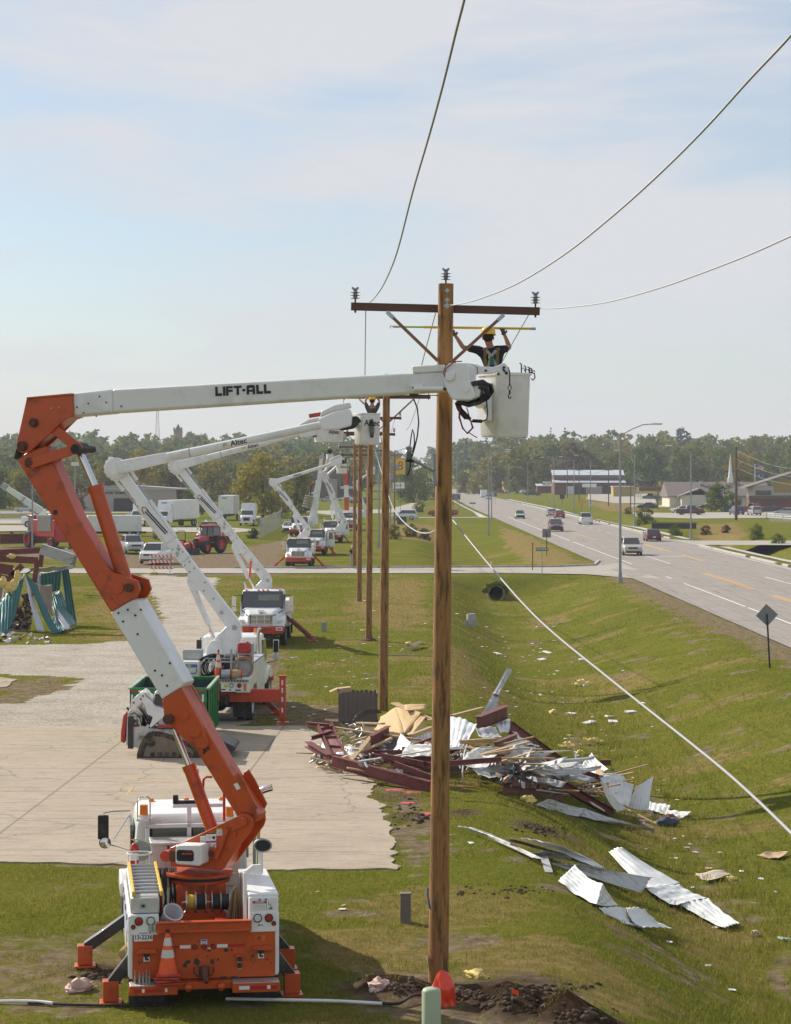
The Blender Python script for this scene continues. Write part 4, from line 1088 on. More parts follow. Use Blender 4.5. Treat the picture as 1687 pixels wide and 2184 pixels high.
def decal(pts,extra=()):
 m=MB();P1.prism(m,pts,0.316,0.319)
 for(p,mi)in extra:P1.prism(m,p,0.318,0.3215,mi)
 m.build('decal',[reflw,redpaint,ink,MATS['print_grey'],yellow],front_plate,world=True)
decal([(440,1777),(461,1776),(461,1812),(440,1813)],[([(440,1777),(461,1776),(461,1778),(440,1779)],2),([(440,1793.5),(461,1792.5),(461,1796),(440,1797)],1),([(452,1783),(459,1783),(458,1790),(453,1788)],2),([(453,1806),(459,1799),(459,1801),(454,1808)],2)]+[([(442,1782+k*3),(450,1782+k*3),(450,1783+k*3),(442,1783+k*3)],3)for k in range(3)]+[([(442,1799+k*3),(450,1799+k*3),(450,1800+k*3),(442,1800+k*3)],3)for k in range(4)])
decal([(427,1783),(438.5,1782),(438.5,1796),(427,1797)],[([(428,1786+k*2.5),(437,1785.6+k*2.5),(437,1786.6+k*2.5),(428,1787+k*2.5)],3)for k in range(4)])
decal([(462,1767),(474,1766),(474,1781),(462,1782)],[([(462,1767),(474,1766),(474,1769.5),(462,1770)],4)]+[([(464,1773+k*2.5),(472,1772.6+k*2.5),(472,1773.6+k*2.5),(464,1774+k*2.5)],3)for k in range(3)])
decal([(496,1764),(508,1763),(508,1768),(496,1769)])
m=MB();P1.prism(m,[(374,1806),(380,1802),(428,1803),(430,1808),(430,1843),(424,1847),(376,1843),(374,1838)],0.33,0.66,at=0.66)
cbx=m.build('control_box',fibre,T1,bev=0.02,seg=3,world=True)
m=MB();P1.prism(m,[(376,1816),(380,1812),(409,1813),(413,1817),(413,1834),(409,1837),(380,1836),(376,1832)],0.655,0.667)
cp=m.build('control_panel',black,cbx,world=True,bev=0.004)
m=MB()
for k in range(7):P1.pin(m,389+3*k,1821,0.66,0.72,0.012,n=8)
m.build('control_lever',redor,cp,world=True)
m=MB();P1.prism(m,[(361,1813),(373,1813),(373,1838),(361,1836)],0.33,0.37);m.build('data_plate',MATS['rusty_steel'],front_plate,world=True)
m=MB();m.cyl(P1.pt(353,1830,0.2),P1.pt(363,1828,0.2),0.06);P1.pin(m,352,1826,0.1,0.3,0.09,n=12);m.build('swing_motor',redor,T1,world=True)
eb=[(57,847),(153,839.5),(156,886),(150,889),(138,893),(104,927),(66,960),(58,966),(45,966),(36,958),(34.5,948)]
for t in(0.20,-0.25):
 m=MB();P1.prism(m,eb,t,t+0.05,at=0.25)
 ep=m.build('elbow_plate',orange,T1,bev=0.012,seg=3,world=True)
 if t>0:eplate=ep
m=MB();P1.prism(m,[(60,850),(152,842),(156,888),(142,893),(64,958),(40,950)],-0.20,0.20,at=0.2);m.build('elbow_core',orange,T1,world=True)
m=MB();P1.prism(m,[(56,846.5),(153,838),(153,842),(57,850)],-0.27,0.275);m.build('elbow_top',orange,eplate,bev=0.006,world=True)
m=MB();P1.prism(m,[(34,955),(40,968),(50,972),(48,980),(38,981),(28,978)],-0.2,0.2);m.build('elbow_bumper',black,T1,world=True,bev=0.02)
for u,v,r in((70,901,0.075),(46,951,0.085),(62,986,0.085)):
 m=MB();P1.pin(m,u,v,0.24,0.30,r);P1.pin(m,u,v,0.29,0.33,r*0.6)
 m.build('hinge_pin',rust,eplate,world=True)
m=MB()
for u,v in((109,870),(125,868)):P1.pin(m,u,v,0.249,0.26,0.012,n=8)
m.build('bolt',steel,eplate,world=True)
def link(a,b,w,t0,t1,nm,mm=orange):
 m=MB();A=V(P1.ah(*a,t1)).to_2d()if False else P1.ah(*a,t1);B=P1.ah(*b,t1)
 d=V((B[0]-A[0],B[1]-A[1],0));L=d.length;d.normalize();s=V((-d.y,d.x,0));poly=[]
 for k in range(9):an=math.pi/2+math.pi*k/8;poly.append((A[0]+w/2*(d.x*math.cos(an)+s.x*math.sin(an)),A[1]+w/2*(d.y*math.cos(an)+s.y*math.sin(an))))
 for k in range(9):an=-math.pi/2+math.pi*k/8;poly.append((B[0]+w/2*(d.x*math.cos(an)+s.x*math.sin(an)),B[1]+w/2*(d.y*math.cos(an)+s.y*math.sin(an))))
 m.prism(poly,P1.T,P1.e,bz_,P1.n,t0,t1);return m.build(nm,mm,T1,bev=0.01,world=True)
for t in(0.26,-0.30):link((70,987),(160,957),0.165,t,t+0.05,'elbow_link')
for t in(0.16,-0.20):link((112,912),(165,955),0.165,t,t+0.05,'elbow_link')
m=MB();P1.pin(m,160,957,-0.34,0.36,0.06);P1.pin(m,160,957,0.31,0.36,0.085);P1.pin(m,166,956,-0.12,0.12,0.10);m.build('hinge_pin',dark,T1,world=True)
m=MB();m.cyl(P1.pt(204,1040,0),P1.pt(272,1253,0),0.125,n=22);m.cyl(P1.pt(203,1036,0),P1.pt(206,1046,0),0.135,n=22);m.ball(P1.pt(274,1258,0),0.15,14,10)
ec=m.build('elbow_cylinder',orange,T1,world=True)
m=MB();m.cyl(P1.pt(168,958,0),P1.pt(205,1043,0),0.062,n=18);m.build('cylinder_rod',chrome,ec,world=True)
m=MB();P1.prism(m,[(153,837.5),(239,829),(239,881),(155,888.5)],-0.195,0.195);ub=m.build('upper_boom',white,T1,bev=0.045,seg=4,world=True)
m=MB();P1.prism(m,[(238.5,829.5),(953,790.5),(953,834),(238.5,880.5)],-0.18,0.18);ub2=m.build('insulating_section',fibre,ub,bev=0.045,seg=4,world=True)
for u,v in((164,868),(188,860),(226,858),(212,845),(258,866),(178,880),(205,887)):
 m=MB();P1.pin(m,u,v,0.19,0.205,0.014,n=8);m.build('bolt',dark,ub,world=True)
c0=P1.pt(519,832,0.184);c1=P1.pt(578,828.0,0.184);dx_=(c1-c0).normalized()
def glyph(mb,pts):P1.prism(mb,pts,0.180,0.1835)
m=MB()
c0=P1.pt(459.5,844.5,0.182);c1=P1.pt(578,838.5,0.182);gx=(c1-c0);GW=gx.length;gx.normalize();gy=bn.cross(gx)*-1
if gy.z<0:gy=-gy
GH=0.150;st_=0.043
def bx_(x0,x1,y0,y1):m.prism([(x0,y0),(x1,y0),(x1,y1),(x0,y1)],c0,gx,gy,bn,0,0.004)
k=GW/8.15;x=0
lw=1.0*k
def Lg(x):bx_(x,x+st_,0,GH);bx_(x+st_,x+lw,0,st_)
Lg(0)
x=1.13*k;bx_(x,x+st_,0,GH)
x=1.58*k;bx_(x,x+st_,0,GH);bx_(x+st_,x+lw,GH-st_*.85,GH);bx_(x+st_,x+lw,GH*0.38,GH*0.38+st_*.85)
x=2.72*k;bx_(x,x+1.18*k,GH-st_*.85,GH);bx_(x+0.59*k-st_/2,x+0.59*k+st_/2,0,GH-st_*.85)
x=4.0*k;bx_(x,x+0.42*k,GH*0.36,GH*0.36+st_*.9)
x=4.6*k;bx_(x,x+st_,0,GH*0.86);bx_(x+1.25*k-st_,x+1.25*k,0,GH*0.86);m.prism([(x,GH*.86),(x+1.25*k,GH*.86),(x+1.25*k-0.02,GH),(x+0.02,GH)],c0,gx,gy,bn,0,0.004);bx_(x+st_,x+1.25*k-st_,GH*0.70,GH*.86);bx_(x+st_,x+1.25*k-st_,GH*0.28,GH*0.28+st_*.8)
for x in(6.02*k,7.14*k):Lg(x)
m.build('lettering',ink,ub2,world=True,ang=0)
m=MB();P1.prism(m,[(878,780),(944,777),(948,792),(880,796)],-0.16,0.2);tipc=m.build('boom_tip_cover',fibre,ub,bev=0.02,world=True)
tip_poly=[(945,786),(949,776),(958,773.5),(995,773),(999,778),(999,811),(1008,824),(1013,840),(1011,849),(1004,853),(970,853),(962,850),(950,829),(946,815)]
m=MB();P1.prism(m,tip_poly,-0.22,0.26);tip=m.build('boom_tip',white,ub,bev=0.035,seg=4,world=True)
m=MB();P1.prism(m,[(948,796),(952,792),(966,792),(970,796),(968,808),(962,812),(950,811)],0.26,0.31);m.build('tip_boss',white,tip,bev=0.015,seg=3,world=True)
m=MB();P1.pin(m,994,829,0.255,0.285,0.05,n=20);m.build('pivot_cap',white,tip,world=True)
m=MB();P1.prism(m,[(1011,816),(1022,818),(1026,826),(1022,845),(1010,851),(1004,853),(1008,836)],-0.15,0.2);m.build('tip_knuckle',fibre,tip,bev=0.02,world=True)
m=MB();m.cyl(P1.pt(884,828.6,0.25),P1.pt(946,828.6,0.25),0.038,n=14);m.cyl(P1.pt(945,829,0.25),P1.pt(952,829,0.25),0.02,mi=1);P1.prism(m,[(875,820),(902,819),(902,832),(880,833)],0.18,0.215)
lv=m.build('levelling_cylinder',[white,dark],ub,world=True)
m=MB()
for u in(880,889,897):P1.pin(m,u,826,0.214,0.23,0.013,n=8)
m.build('bolt',dark,lv,world=True)
m=MB();m.tube([P1.pt(892,842,.1),P1.pt(935,843,.1)],0.008,6);P1.prism(m,[(873,838),(885,837),(885,845),(873,846)],-.1,.1);m.build('hose_guide',MATS['rusty_steel'],ub,world=True)
bc=V((1.765,37.42,0));by=R(27)
bM=Matrix.Translation(bc)@Matrix.Rotation(by,4,'Z')
zt,zb_=9.825,8.785
m=MB()
def sq(h,z,r=0.05):
 pts=[]
 for cx_,cy_,a0 in((h-r,h-r,0),(-h+r,h-r,90),(-h+r,-h+r,180),(h-r,-h+r,270)):
  for a in(0,30,60,90):pts.append(bM@V((cx_+r*math.cos(R(a0+a)),cy_+r*math.sin(R(a0+a)),z)))
 return pts
m.loft([sq(0.275,zb_-0.0),sq(0.295,zb_+0.035),sq(0.318,zt-0.05),sq(0.335,zt-0.045),sq(0.335,zt-0.01),sq(0.31,zt),sq(0.285,zt-0.02),sq(0.27,zb_+0.06)],cap=True)
bucket=m.build('bucket',fibre,T1,ang=40,world=True)
m=MB();m.add([bM@V((-0.318,-0.14,9.05)),bM@V((-0.318,0.16,9.05)),bM@V((-0.318,0.16,9.6)),bM@V((-0.318,-0.14,9.6)),bM@V((-0.345,-0.10,9.1)),bM@V((-0.345,0.12,9.1)),bM@V((-0.345,0.12,9.55)),bM@V((-0.345,-0.10,9.55))],[(0,1,5,4),(1,2,6,5),(2,3,7,6),(3,0,4,7),(4,5,6,7)])
m.build('bucket_step',fibre,bucket,world=True,bev=0.008)
m=MB();m.bar(P1.pt(1005,838,-0.15),bM@V((-0.40,0.0,9.35)),0.16,0.22);m.box(bM@V((-0.36,0.0,9.35)),(0.10,0.36,0.62),rot=(0,0,by));m.build('bucket_mount',white,T1,bev=0.02,world=True)
J=Plane(V((1.4,36.85,0)),V((1,0,0)),V((0,-1,0)))
m=MB();J.prism(m,[(997,776),(1020,777),(1026,783),(1020,799),(998,799)],-0.05,0.05);J.prism(m,[(1018,778),(1030,781),(1050,782),(1062,779),(1073,773),(1079,775),(1086,790),(1083,801),(1077,806),(1070,801),(1062,792),(1048,797),(1020,798)],-0.03,0.03)
jb=m.build('jib',white,T1,bev=0.012,world=True)
m=MB()
for u,v,r in((1004,781,.012),(1004,788,.018),(1004,794,.012),(1036,790,.02),(1075,783,.022),(1080,795,.025),(1063,797,.02)):J.pin(m,u,v,0.03,0.06,r,n=10)
m.tube([J.pt(1012,782,.06),J.pt(1012,797,.06),J.pt(1018,797,.06),J.pt(1018,783,.06),J.pt(1012,782,.06)],0.006,5);J.prism(m,[(1071,785),(1077,788),(1080,794),(1073,791)],0.03,0.045)
m.build('jib_fitting',dark,jb,world=True)
m=MB();m.tube([J.pt(1083,782,0),J.pt(1087,792,.03),J.pt(1087,818,.03)],0.011,6);m.tube([J.pt(1087,818,.03),J.pt(1083,827,.03),J.pt(1087,832,.03),J.pt(1091,827,.03),J.pt(1087,818,.03)],0.009,6);m.tube([J.pt(1087,832,.03),J.pt(1087,840,.03)],0.016,8)
m.tube([J.pt(1087,839,.03),J.pt(1084.5,843,.03),J.pt(1085,849,.03),J.pt(1088,850,.03),J.pt(1090,845,.03)],0.011,6);m.build('winch_line',dark,jb,world=True)
m=MB()
r0=bM@V((0.26,-0.2,zt))
for du,dv,h in((0,0,.14),(.07,0,.10),(.13,0,.08),(.17,0,.06)):
 q=r0+V((du-0.05,-0.02,0));m.tube([q,q+V((0,0,h)),q+V((-0.03,0,h+.02))],0.012,6);m.tube([q+V((0.01,0,h*.5)),q+V((0.04,0,h*.6)),q+V((0.05,0,h*.2))],0.008,5)
e0=bM@V((0.33,-0.30,zt-0.02));m.tube([e0+V((-0.03,0,.03)),e0+V((0.05,0,0.01)),e0+V((0.06,0,-0.06)),e0+V((0.03,0,-0.10)),e0+V((0.0,0,-0.07))],0.012,6)
m.build('tool_hook',dark,bucket,world=True)
m=MB();q=random.Random(2)
for k in range(7):
 o=q.uniform(-3,3);dn=q.uniform(-.1,.1)
 m.tube([P1.pt(1004+o,818,.15+dn),P1.pt(1030,815+o,.1+dn),P1.pt(1046+o*.5,822,.05+dn),P1.pt(1049+o*.6,834,.02+dn),P1.pt(1040,846+o,dn),P1.pt(1022,856+o,.05+dn),P1.pt(1000,862+o,.1+dn),P1.pt(976+o,858,.12+dn)],0.03,7)
m.tube([P1.pt(1022,822,.2),P1.pt(1036,828,.18),P1.pt(1040,840,.15),P1.pt(1028,850,.1)],0.05,8)
for k in range(5):
 o=q.uniform(-2,2)
 m.tube([P1.pt(972+2*k,858,.15),P1.pt(976+o+2*k,872,.12),P1.pt(984+o+3*k,884,.1),P1.pt(992+o+3*k,893,.1)],0.022,6)
m.tube([P1.pt(1037,850,.05),P1.pt(1040,880,.05),P1.pt(1038,894,.05),P1.pt(1026,899,.05),P1.pt(1005,898,.08),P1.pt(990,885,.1)],0.012,6)
m.tube([P1.pt(1008,897,.08),P1.pt(1028,898,.08)],0.028,7)
m.build('hydraulic_hose',black,ub,world=True)
mat('red_hose',(0.28,0.02,0.02),0.5)
for k in range(5):
 m=MB();o=q.uniform(-3,3);w=3+1.5*k
 m.tube([P1.pt(980,866,.16),P1.pt(983-w*.3+o,890,.16),P1.pt(988-w*.2,914+o,.15),P1.pt(998+o,922+w*.3,.15),P1.pt(1006+w*.4,912,.15),P1.pt(1002,890,.15),P1.pt(995,868,.15)],0.009,5)
 m.build('control_tube',MATS['red_hose'],ub,world=True)
for pts in([(950,806,.29),(946,795,.29),(950,778,.29),(962,771,.2),(985,770,.1)],[(948,803,.3),(951,786,.3),(962,776,.28),(972,772,.2)],[(1000,922,.15),(1012,930,.14),(1018,933,.14)]):
 m=MB();m.tube([P1.pt(*p)for p in pts],.009,6);m.build('control_tube',MATS['red_hose'],ub,world=True)
# --- loose things carried on the truck: each a thing of its own
W1=lambda p:(Matrix.Translation(T1.location)@T1.rotation_euler.to_matrix().to_4x4())@V(p)
ld=thing('ladder','yellow sided ladder with grey rungs lying on the left bin of the near truck','ladder',W1((-0.86,1.75,1.755)),R(8))
for s in(-1,1):
 m=MB();m.box((s*0.215,0,0.045),(0.045,2.75,0.08));m.build('rail',yellow,ld,bev=0.008)
for k in range(9):
 m=MB();m.cyl((-0.2,-1.22+0.305*k,0.045),(0.2,-1.22+0.305*k,0.045),0.026,n=10);m.build('rung',steel,ld)
pw=W1((-0.50,0.62,1.24))
pail=thing('pail','tilted translucent white pail between the ladder and the wire reels','pail',pw)
m=MB();M=Matrix.Translation((0,0,0.14))@Euler((R(38),R(28),0)).to_matrix().to_4x4()
m.lathe([(0.0,-0.15),(0.125,-0.15),(0.15,0.12),(0.162,0.125),(0.162,0.15),(0.15,0.15),(0.142,0.148),(0.118,-0.135),(0,-0.135)],24,0,M,cap=False)
m.build('pail_body',mat('milky_plastic',(0.66,0.63,0.65),0.35,var=0.05),pail)
m=MB();m.tube([M@V((0.155*math.cos(a),0.155*math.sin(a)*0.9,0.13+0.05*math.sin(a)))for a in[k*math.pi/10 for k in range(11)]],0.005,5);m.build('handle',steel,pail)
m=MB();m.grid(lambda i,j:M@V(((0.136+0.018*j)*math.cos(-2.2+0.7*i),(0.136+0.018*j)*math.sin(-2.2+0.7*i),-0.08+0.13*j)),6,1);m.build('pail_label',mat('pail_print',(0.3,0.22,0.26),0.5,var=0.6,scale=14),pail)
fx_=thing('fire_extinguisher','red fire extinguisher with a white label by the cab of the near truck','fire extinguisher',W1((-0.97,3.72,1.50)))
m=MB();m.lathe([(0.07,0),(0.075,0.02),(0.075,0.46),(0.06,0.52),(0.03,0.55)],18);m.build('cylinder',redpaint,fx_)
m=MB();m.lathe([(0.0765,0.27),(0.0765,0.40)],18,cap=False);m.build('label_band',reflw,fx_)
m=MB();m.cyl((0,0,0.55),(0,0,0.62),0.022);m.bar((0,0,0.62),(0.11,-0.03,0.60),0.025,0.015);m.bar((0,0,0.60),(-0.06,-0.02,0.62),0.03,0.02);m.build('valve',chrome,fx_)
m=MB();m.box((0,0.09,0.2),(0.06,0.03,0.5));m.build('bracket',dark,fx_)
def cone(name,label,loc,h=0.70,rz=0,group=None,tiltx=0,tall=True):
 t=thing(name,label,'traffic cone',loc,rz,group)
 m=MB();m.box((0,0,0.02),(0.36,0.36,0.035));m.build('cone_base',mat('cone_base_red',(0.50,0.045,0.02),0.6,var=0.2,dirt=(0.2,0.05,0.03),damt=0.5),t,bev=0.012)
 if tall:
  f=lambda z:0.135*(1-z/h)+0.022
  zz=[0.035,0.28*h/.7,0.40*h/.7,0.46*h/.7,0.58*h/.7,0.66*h/.7,h]
  m=MB();m.lathe([(f(z),z)for z in zz],20);m.build('cone_body',conem,t)
  for a,b in((1,2),(3,4)):
   m=MB();m.lathe([(f(zz[a])+0.003,zz[a]),(f(zz[b])+0.003,zz[b])],20,cap=False);m.build('reflective_collar',mat('collar',(0.62,0.60,0.52),0.4,var=0.15),t)
  m=MB();m.lathe([(f(h*.93)+0.003,h*.93),(f(h)+0.003,h)],16);m.build('cone_tip',black,t)
 return t
for k in range(4):
 p=W1((-0.565+(0.012,-0.02,0.015,0)[k],0.06,0.478+0.042*k))
 cone('traffic_cone',('lowest cone base of the stack on the near truck bumper','second cone base up in the stack on the near truck bumper','third cone base up in the stack on the near truck bumper','orange traffic cone with two pale collars topping the stack on the near truck bumper')[k],p,0.70,R((4,18,-6,9)[k]),'cones stacked on the near truck bumper',tall=(k==3))
# ==== the other bucket trucks (one kind, copied)
seatm=mat('dark_seat',(0.03,0.03,0.033),0.8)
def make_service_truck():
 t=thing('bucket_truck','x','bucket truck',(0,0,0),0,'bucket trucks at work along the pole line')
 m=MB()
 for sx in(-0.42,0.42):m.bar((sx,0.1,0.80),(sx,7.7,0.80),0.09,0.26)
 for y in(0.4,1.6,3.0,4.4,6.0):m.box((0,y,0.8),(0.84,0.12,0.2))
 m.cyl((-1.0,1.7,0.52),(1.0,1.7,0.52),0.10);m.ball((0,1.7,0.52),0.24);m.cyl((-1.0,6.75,0.52),(1.0,6.75,0.52),0.07)
 m.build('chassis',dark,t)
 for s in(-1,1):
  for x in(0.99,0.70):wheel(t,(s*x,1.7,0.52),0.52,0.26)
  wheel(t,(s*1.0,6.75,0.52),0.52,0.28,rimm=whiteold)
  m=MB();m.box((s*0.86,0.75,0.50),(0.62,0.02,0.66));m.build('mud_flap',black,t)
 m=MB()
 m.loft([ring(4.75,1.06,0.85,2.52,0.14,0.98),ring(4.85,1.08,0.82,2.58,0.12,1.0),ring(6.0,1.08,0.82,2.60,0.12,1.0),ring(6.22,1.08,0.82,2.50,0.14,0.96),ring(6.75,1.08,0.82,1.78,0.10,1.05)])
 cab=m.build('cab',white,t,bev=0.015,ang=45)
 m=MB();m.prism([(-0.98,0.02),(0.98,0.02),(0.92,0.74),(-0.92,0.74)],(0,6.775,1.76),(1,0,0),(0,-0.60,1),(0,1,0.6),-0.005,0.012);ws=m.build('windshield',glass,cab)
 m=MB();m.prism([(-1.02,-0.02),(1.02,-0.02),(0.955,0.78),(-0.955,0.78)],(0,6.765,1.76),(1,0,0),(0,-0.60,1),(0,1,0.6),-0.005,0.006);m.build('windshield_seal',black,cab)
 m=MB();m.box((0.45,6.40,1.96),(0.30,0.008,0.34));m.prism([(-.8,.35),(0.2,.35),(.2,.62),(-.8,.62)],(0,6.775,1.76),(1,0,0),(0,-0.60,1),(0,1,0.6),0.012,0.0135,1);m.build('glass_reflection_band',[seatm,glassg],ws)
 for s in(-1,1):
  m=MB();m.prism([(5.25,1.62),(6.55,1.62),(6.12,2.40),(5.3,2.40)],(s*1.03,0,0),(0,1,0),(0,0,1),(s,0,0),-0.03,0.025);m.build('side_window',glass,cab)
 m=MB();m.box((0,4.74,2.05),(1.3,0.03,0.42));m.build('rear_window',glassg,cab)
 for x in(-0.8,-0.22,0,0.22,0.8):
  m=MB();m.box((x,6.1,2.60),(0.09,0.12,0.05));m.build('clearance_light',amber,cab)
 for s in(-1,1):
  m=MB();m.cyl((s*0.78,5.4,2.60),(s*0.78,5.4,2.65),0.09,mi=1);m.cyl((s*0.78,5.4,2.65),(s*0.78,5.4,2.78),0.07,mi=0);m.build('beacon',[amber,white],cab)
 def hring(y,w,z1,r):return ring(y,w,0.95,z1,r,w*0.92)
 m=MB();m.loft([hring(6.62,1.04,1.80,0.14),hring(7.2,0.90,1.76,0.16),hring(7.8,0.74,1.66,0.16),hring(8.02,0.66,1.52,0.12),hring(8.06,0.62,1.05,0.05)])
 for s in(-1,1):
  m.loft([[V((s*x,y,z))for x,z in((0.55,0.9),(1.10,0.9),(1.12,z1-0.1),(1.02,z1),(0.55,z1+0.04))]for y,z1 in((6.1,1.05),(6.3,1.32),(6.75,1.42),(7.3,1.38),(7.75,1.25),(7.98,1.05))])
 hood=m.build('hood',white,t,bev=0.02,ang=50)
 m=MB();m.box((0,8.075,1.30),(1.02,0.05,0.46));gr=m.build('grille',dark,hood,bev=0.02)
 m=MB()
 for k in range(7):m.box((0,8.105,1.12+0.06*k),(0.94,0.02,0.026))
 for x in(-0.18,0.18):m.box((x,8.105,1.30),(0.02,0.022,0.42))
 m.build('grille_bar',chrome,gr)
 m=MB();m.tube([(-0.52,8.09,1.06),(-0.54,8.09,1.52),(0.54,8.09,1.52),(0.52,8.09,1.06),(-0.52,8.09,1.06)],0.03,8);m.build('grille_frame',chrome,gr)
 m=MB();m.box((0,8.06,1.60),(0.16,0.03,0.04));m.box((0,7.8,1.70),(0.3,0.06,0.02));m.build('emblem',dark,hood)
 for s in(-1,1):
  m=MB();m.prism([(0.70,1.10),(1.02,1.16),(1.06,1.28),(0.78,1.26)],(0,7.93,0),(s,0,0),(0,0,1),(0,1,0),-0.03,0.03);m.build('headlight',clearlens,hood,bev=0.01)
  m=MB();m.bar((s*1.04,6.66,1.66),(s*0.56,8.0,1.50),0.006,0.06);m.build('stripe',bluep,hood)
  m=MB();m.bar((s*0.70,7.8,1.52),(s*0.54,8.06,1.46),0.03,0.05);m.build('stripe',bluep,hood)
 m=MB();m.box((0,8.16,0.86),(2.22,0.18,0.26));m.box((0,8.12,0.68),(2.1,0.14,0.10));m.box((0.0,8.26,0.83),(1.0,0.02,0.03),1);m.box((0,8.18,1.00),(0.9,0.1,0.05),2)
 for s in(-1,1):m.box((s*0.62,8.24,0.85),(0.04,0.06,0.26));m.box((s*0.6,8.24,0.66),(0.08,0.08,0.12))
 bmp=m.build('front_bumper',[redor,dark,white],t,bev=0.015)
 m=MB();m.box((-0.88,8.26,0.87),(0.30,0.02,0.15));m.build('licence_plate',reflw,bmp)
 m=MB();m.box((-0.88,8.272,0.87),(0.20,0.006,0.06));m.build('print',ink,bmp)
 m=MB();m.box((0,7.9,0.5),(1.5,0.1,0.2));m.build('tow_frame',dark,t)
 for s in(-1,1):
  m=MB();m.tube([(s*1.05,6.5,2.35),(s*1.32,6.62,2.36),(s*1.36,6.62,1.55),(s*1.05,6.6,1.5)],0.02,6);ma=m.build('mirror_arm',black,t)
  m=MB();m.box((s*1.37,6.60,2.08),(0.20,0.09,0.46));m.box((s*1.37,6.60,1.70),(0.20,0.09,0.22));m.box((s*1.37,6.55,2.08),(0.17,0.01,0.42),1);m.build('mirror',[chrome,black],ma,bev=0.02)
 for s in(-1,1):
  m=MB()
  poly=[(0.05,0.75),(0.95,0.75),(1.0,1.0),(1.25,1.2),(2.1,1.2),(2.4,1.0),(2.45,0.75),(4.5,0.75),(4.5,1.95),(0.05,1.55)]
  m.prism([(0.05,1.05),(0.95,1.05),(1.25,1.2),(2.1,1.2),(2.45,0.75),(4.5,0.75),(4.5,1.98),(1.2,1.98),(1.2,1.55),(0.05,1.55)],(s*0.97,0,0),(0,1,0),(0,0,1),(s,0,0),-0.22,0.22)
  b=m.build('service_bin',white,t,bev=0.015)
  for y in(1.6,2.3,3.1,3.9):
   m=MB();m.box((s*1.192,y,1.72 if y<2.5 else 1.4),(0.008,0.62,0.40 if y<2.5 else 0.9));m.build('bin_door',whiteold,b,bev=0.004)
  m=MB();m.box((s*1.2,2.3,1.94),(0.006,4.4,0.03));m.build('stripe',bluep,b)
 m=MB();m.box((0,2.2,1.10),(1.5,4.3,0.08));m.build('bed_floor',dark,t)
 m=MB();m.box((0,-0.02,1.46),(2.36,0.30,0.05),0);
 for k in range(24):m.box((-1.12+0.097*k,-0.175,1.46),(0.045,0.012,0.05),1)
 m.build('tail_deck',[steel,dark],t)
 m=MB();m.box((0.72,0.0,1.24),(0.92,0.10,0.30));m.box((0.72,-0.01,1.40),(0.96,0.12,0.04));tp_=m.build('tail_panel',white,t,bev=0.01)
 for x,mm in((0.60,clearlens),(0.86,redlens)):
  m=MB();m.cyl((x,-0.05,1.29),(x,-0.075,1.29),0.075,mi=0);m.cyl((x,-0.07,1.29),(x,-0.09,1.29),0.058,mi=1);m.build('tail_light',[dark,mm],tp_)
 m=MB();m.box((1.05,-0.065,1.24),(0.09,0.03,0.22));m.build('marker_light',amber,tp_,bev=0.01)
 m=MB();m.box((0.82,-0.055,1.14),(0.18,0.008,0.04),1);m.box((0.42,-0.055,1.27),(0.13,0.008,0.07),2);m.box((0.34,-0.055,1.16),(0.14,0.008,0.04),1);m.cyl((0.56,-0.05,1.15),(0.56,-0.06,1.15),0.03,mi=3);m.build('decal',[white,ink,yellow,redlens],tp_)
 m=MB();m.box((-0.32,0.0,1.33),(1.05,0.08,0.14));m.box((-0.32,0.02,0.86),(1.05,0.08,0.16));m.box((0.16,0,1.08),(0.08,0.08,0.6));m.box((-0.84,0,1.08),(0.08,0.08,0.6))
 m.build('step_frame',redor,t,bev=0.008)
 m=MB()
 for z in(1.08,1.2):m.box((-0.34,0.05,z),(0.92,0.2,0.04))
 m.build('step',dark,t)
 m=MB();m.prism([(0.85,0.98),(1.0,1.08),(1.7,1.16),(2.4,1.08),(2.5,0.98),(2.4,1.02),(1.7,1.10),(1.0,1.03)],(0,0,0),(0,1,0),(0,0,1),(1,0,0),-1.15,-0.55);m.build('fender',steel,t)
 m=MB();m.cyl((0,2.6,1.1),(0,2.6,1.75),0.42,n=24);m.cyl((0,2.6,1.75),(0,2.6,1.85),0.50,n=24);m.build('pedestal',whiteold,t)
 m=MB()
 for x in(-0.95,-0.35,0.35,0.95):m.box((x,4.62,2.0),(0.07,0.06,1.0))
 for z in(2.5,2.05):m.box((0,4.62,z),(1.95,0.06,0.07))
 m.build('headboard',white,t,bev=0.01)
 m=MB();m.box((-0.62,4.55,2.62),(0.12,0.12,0.14),0);m.box((-0.62,4.48,2.62),(0.10,0.03,0.11),1);m.build('work_light',[steel,clearlens],t)
 m=MB();m.tube([(0.95,4.55,1.0),(0.95,4.55,2.55),(0.97,4.53,2.72),(1.03,4.48,2.86)],0.06,12);m.build('exhaust_stack',chrome,t)
 return t
def outrigger(t,x0,y,z0,x1,z1,mm=None,w=0.17):
 m=MB();m.bar((x0,y,z0),(x1,y,z1+0.06),w,w);o=m.build('outrigger_arm',mm or dark,t,bev=0.008)
 m=MB();m.box((x1,y,z1+0.09),(0.24,0.24,0.10));m.box((x1,y,z1+0.02),(0.42,0.34,0.035));m.build('outrigger_foot',redor,o)
 return o
redarm=mat('dark_red_paint',(0.16,0.028,0.018),0.5,var=0.2)
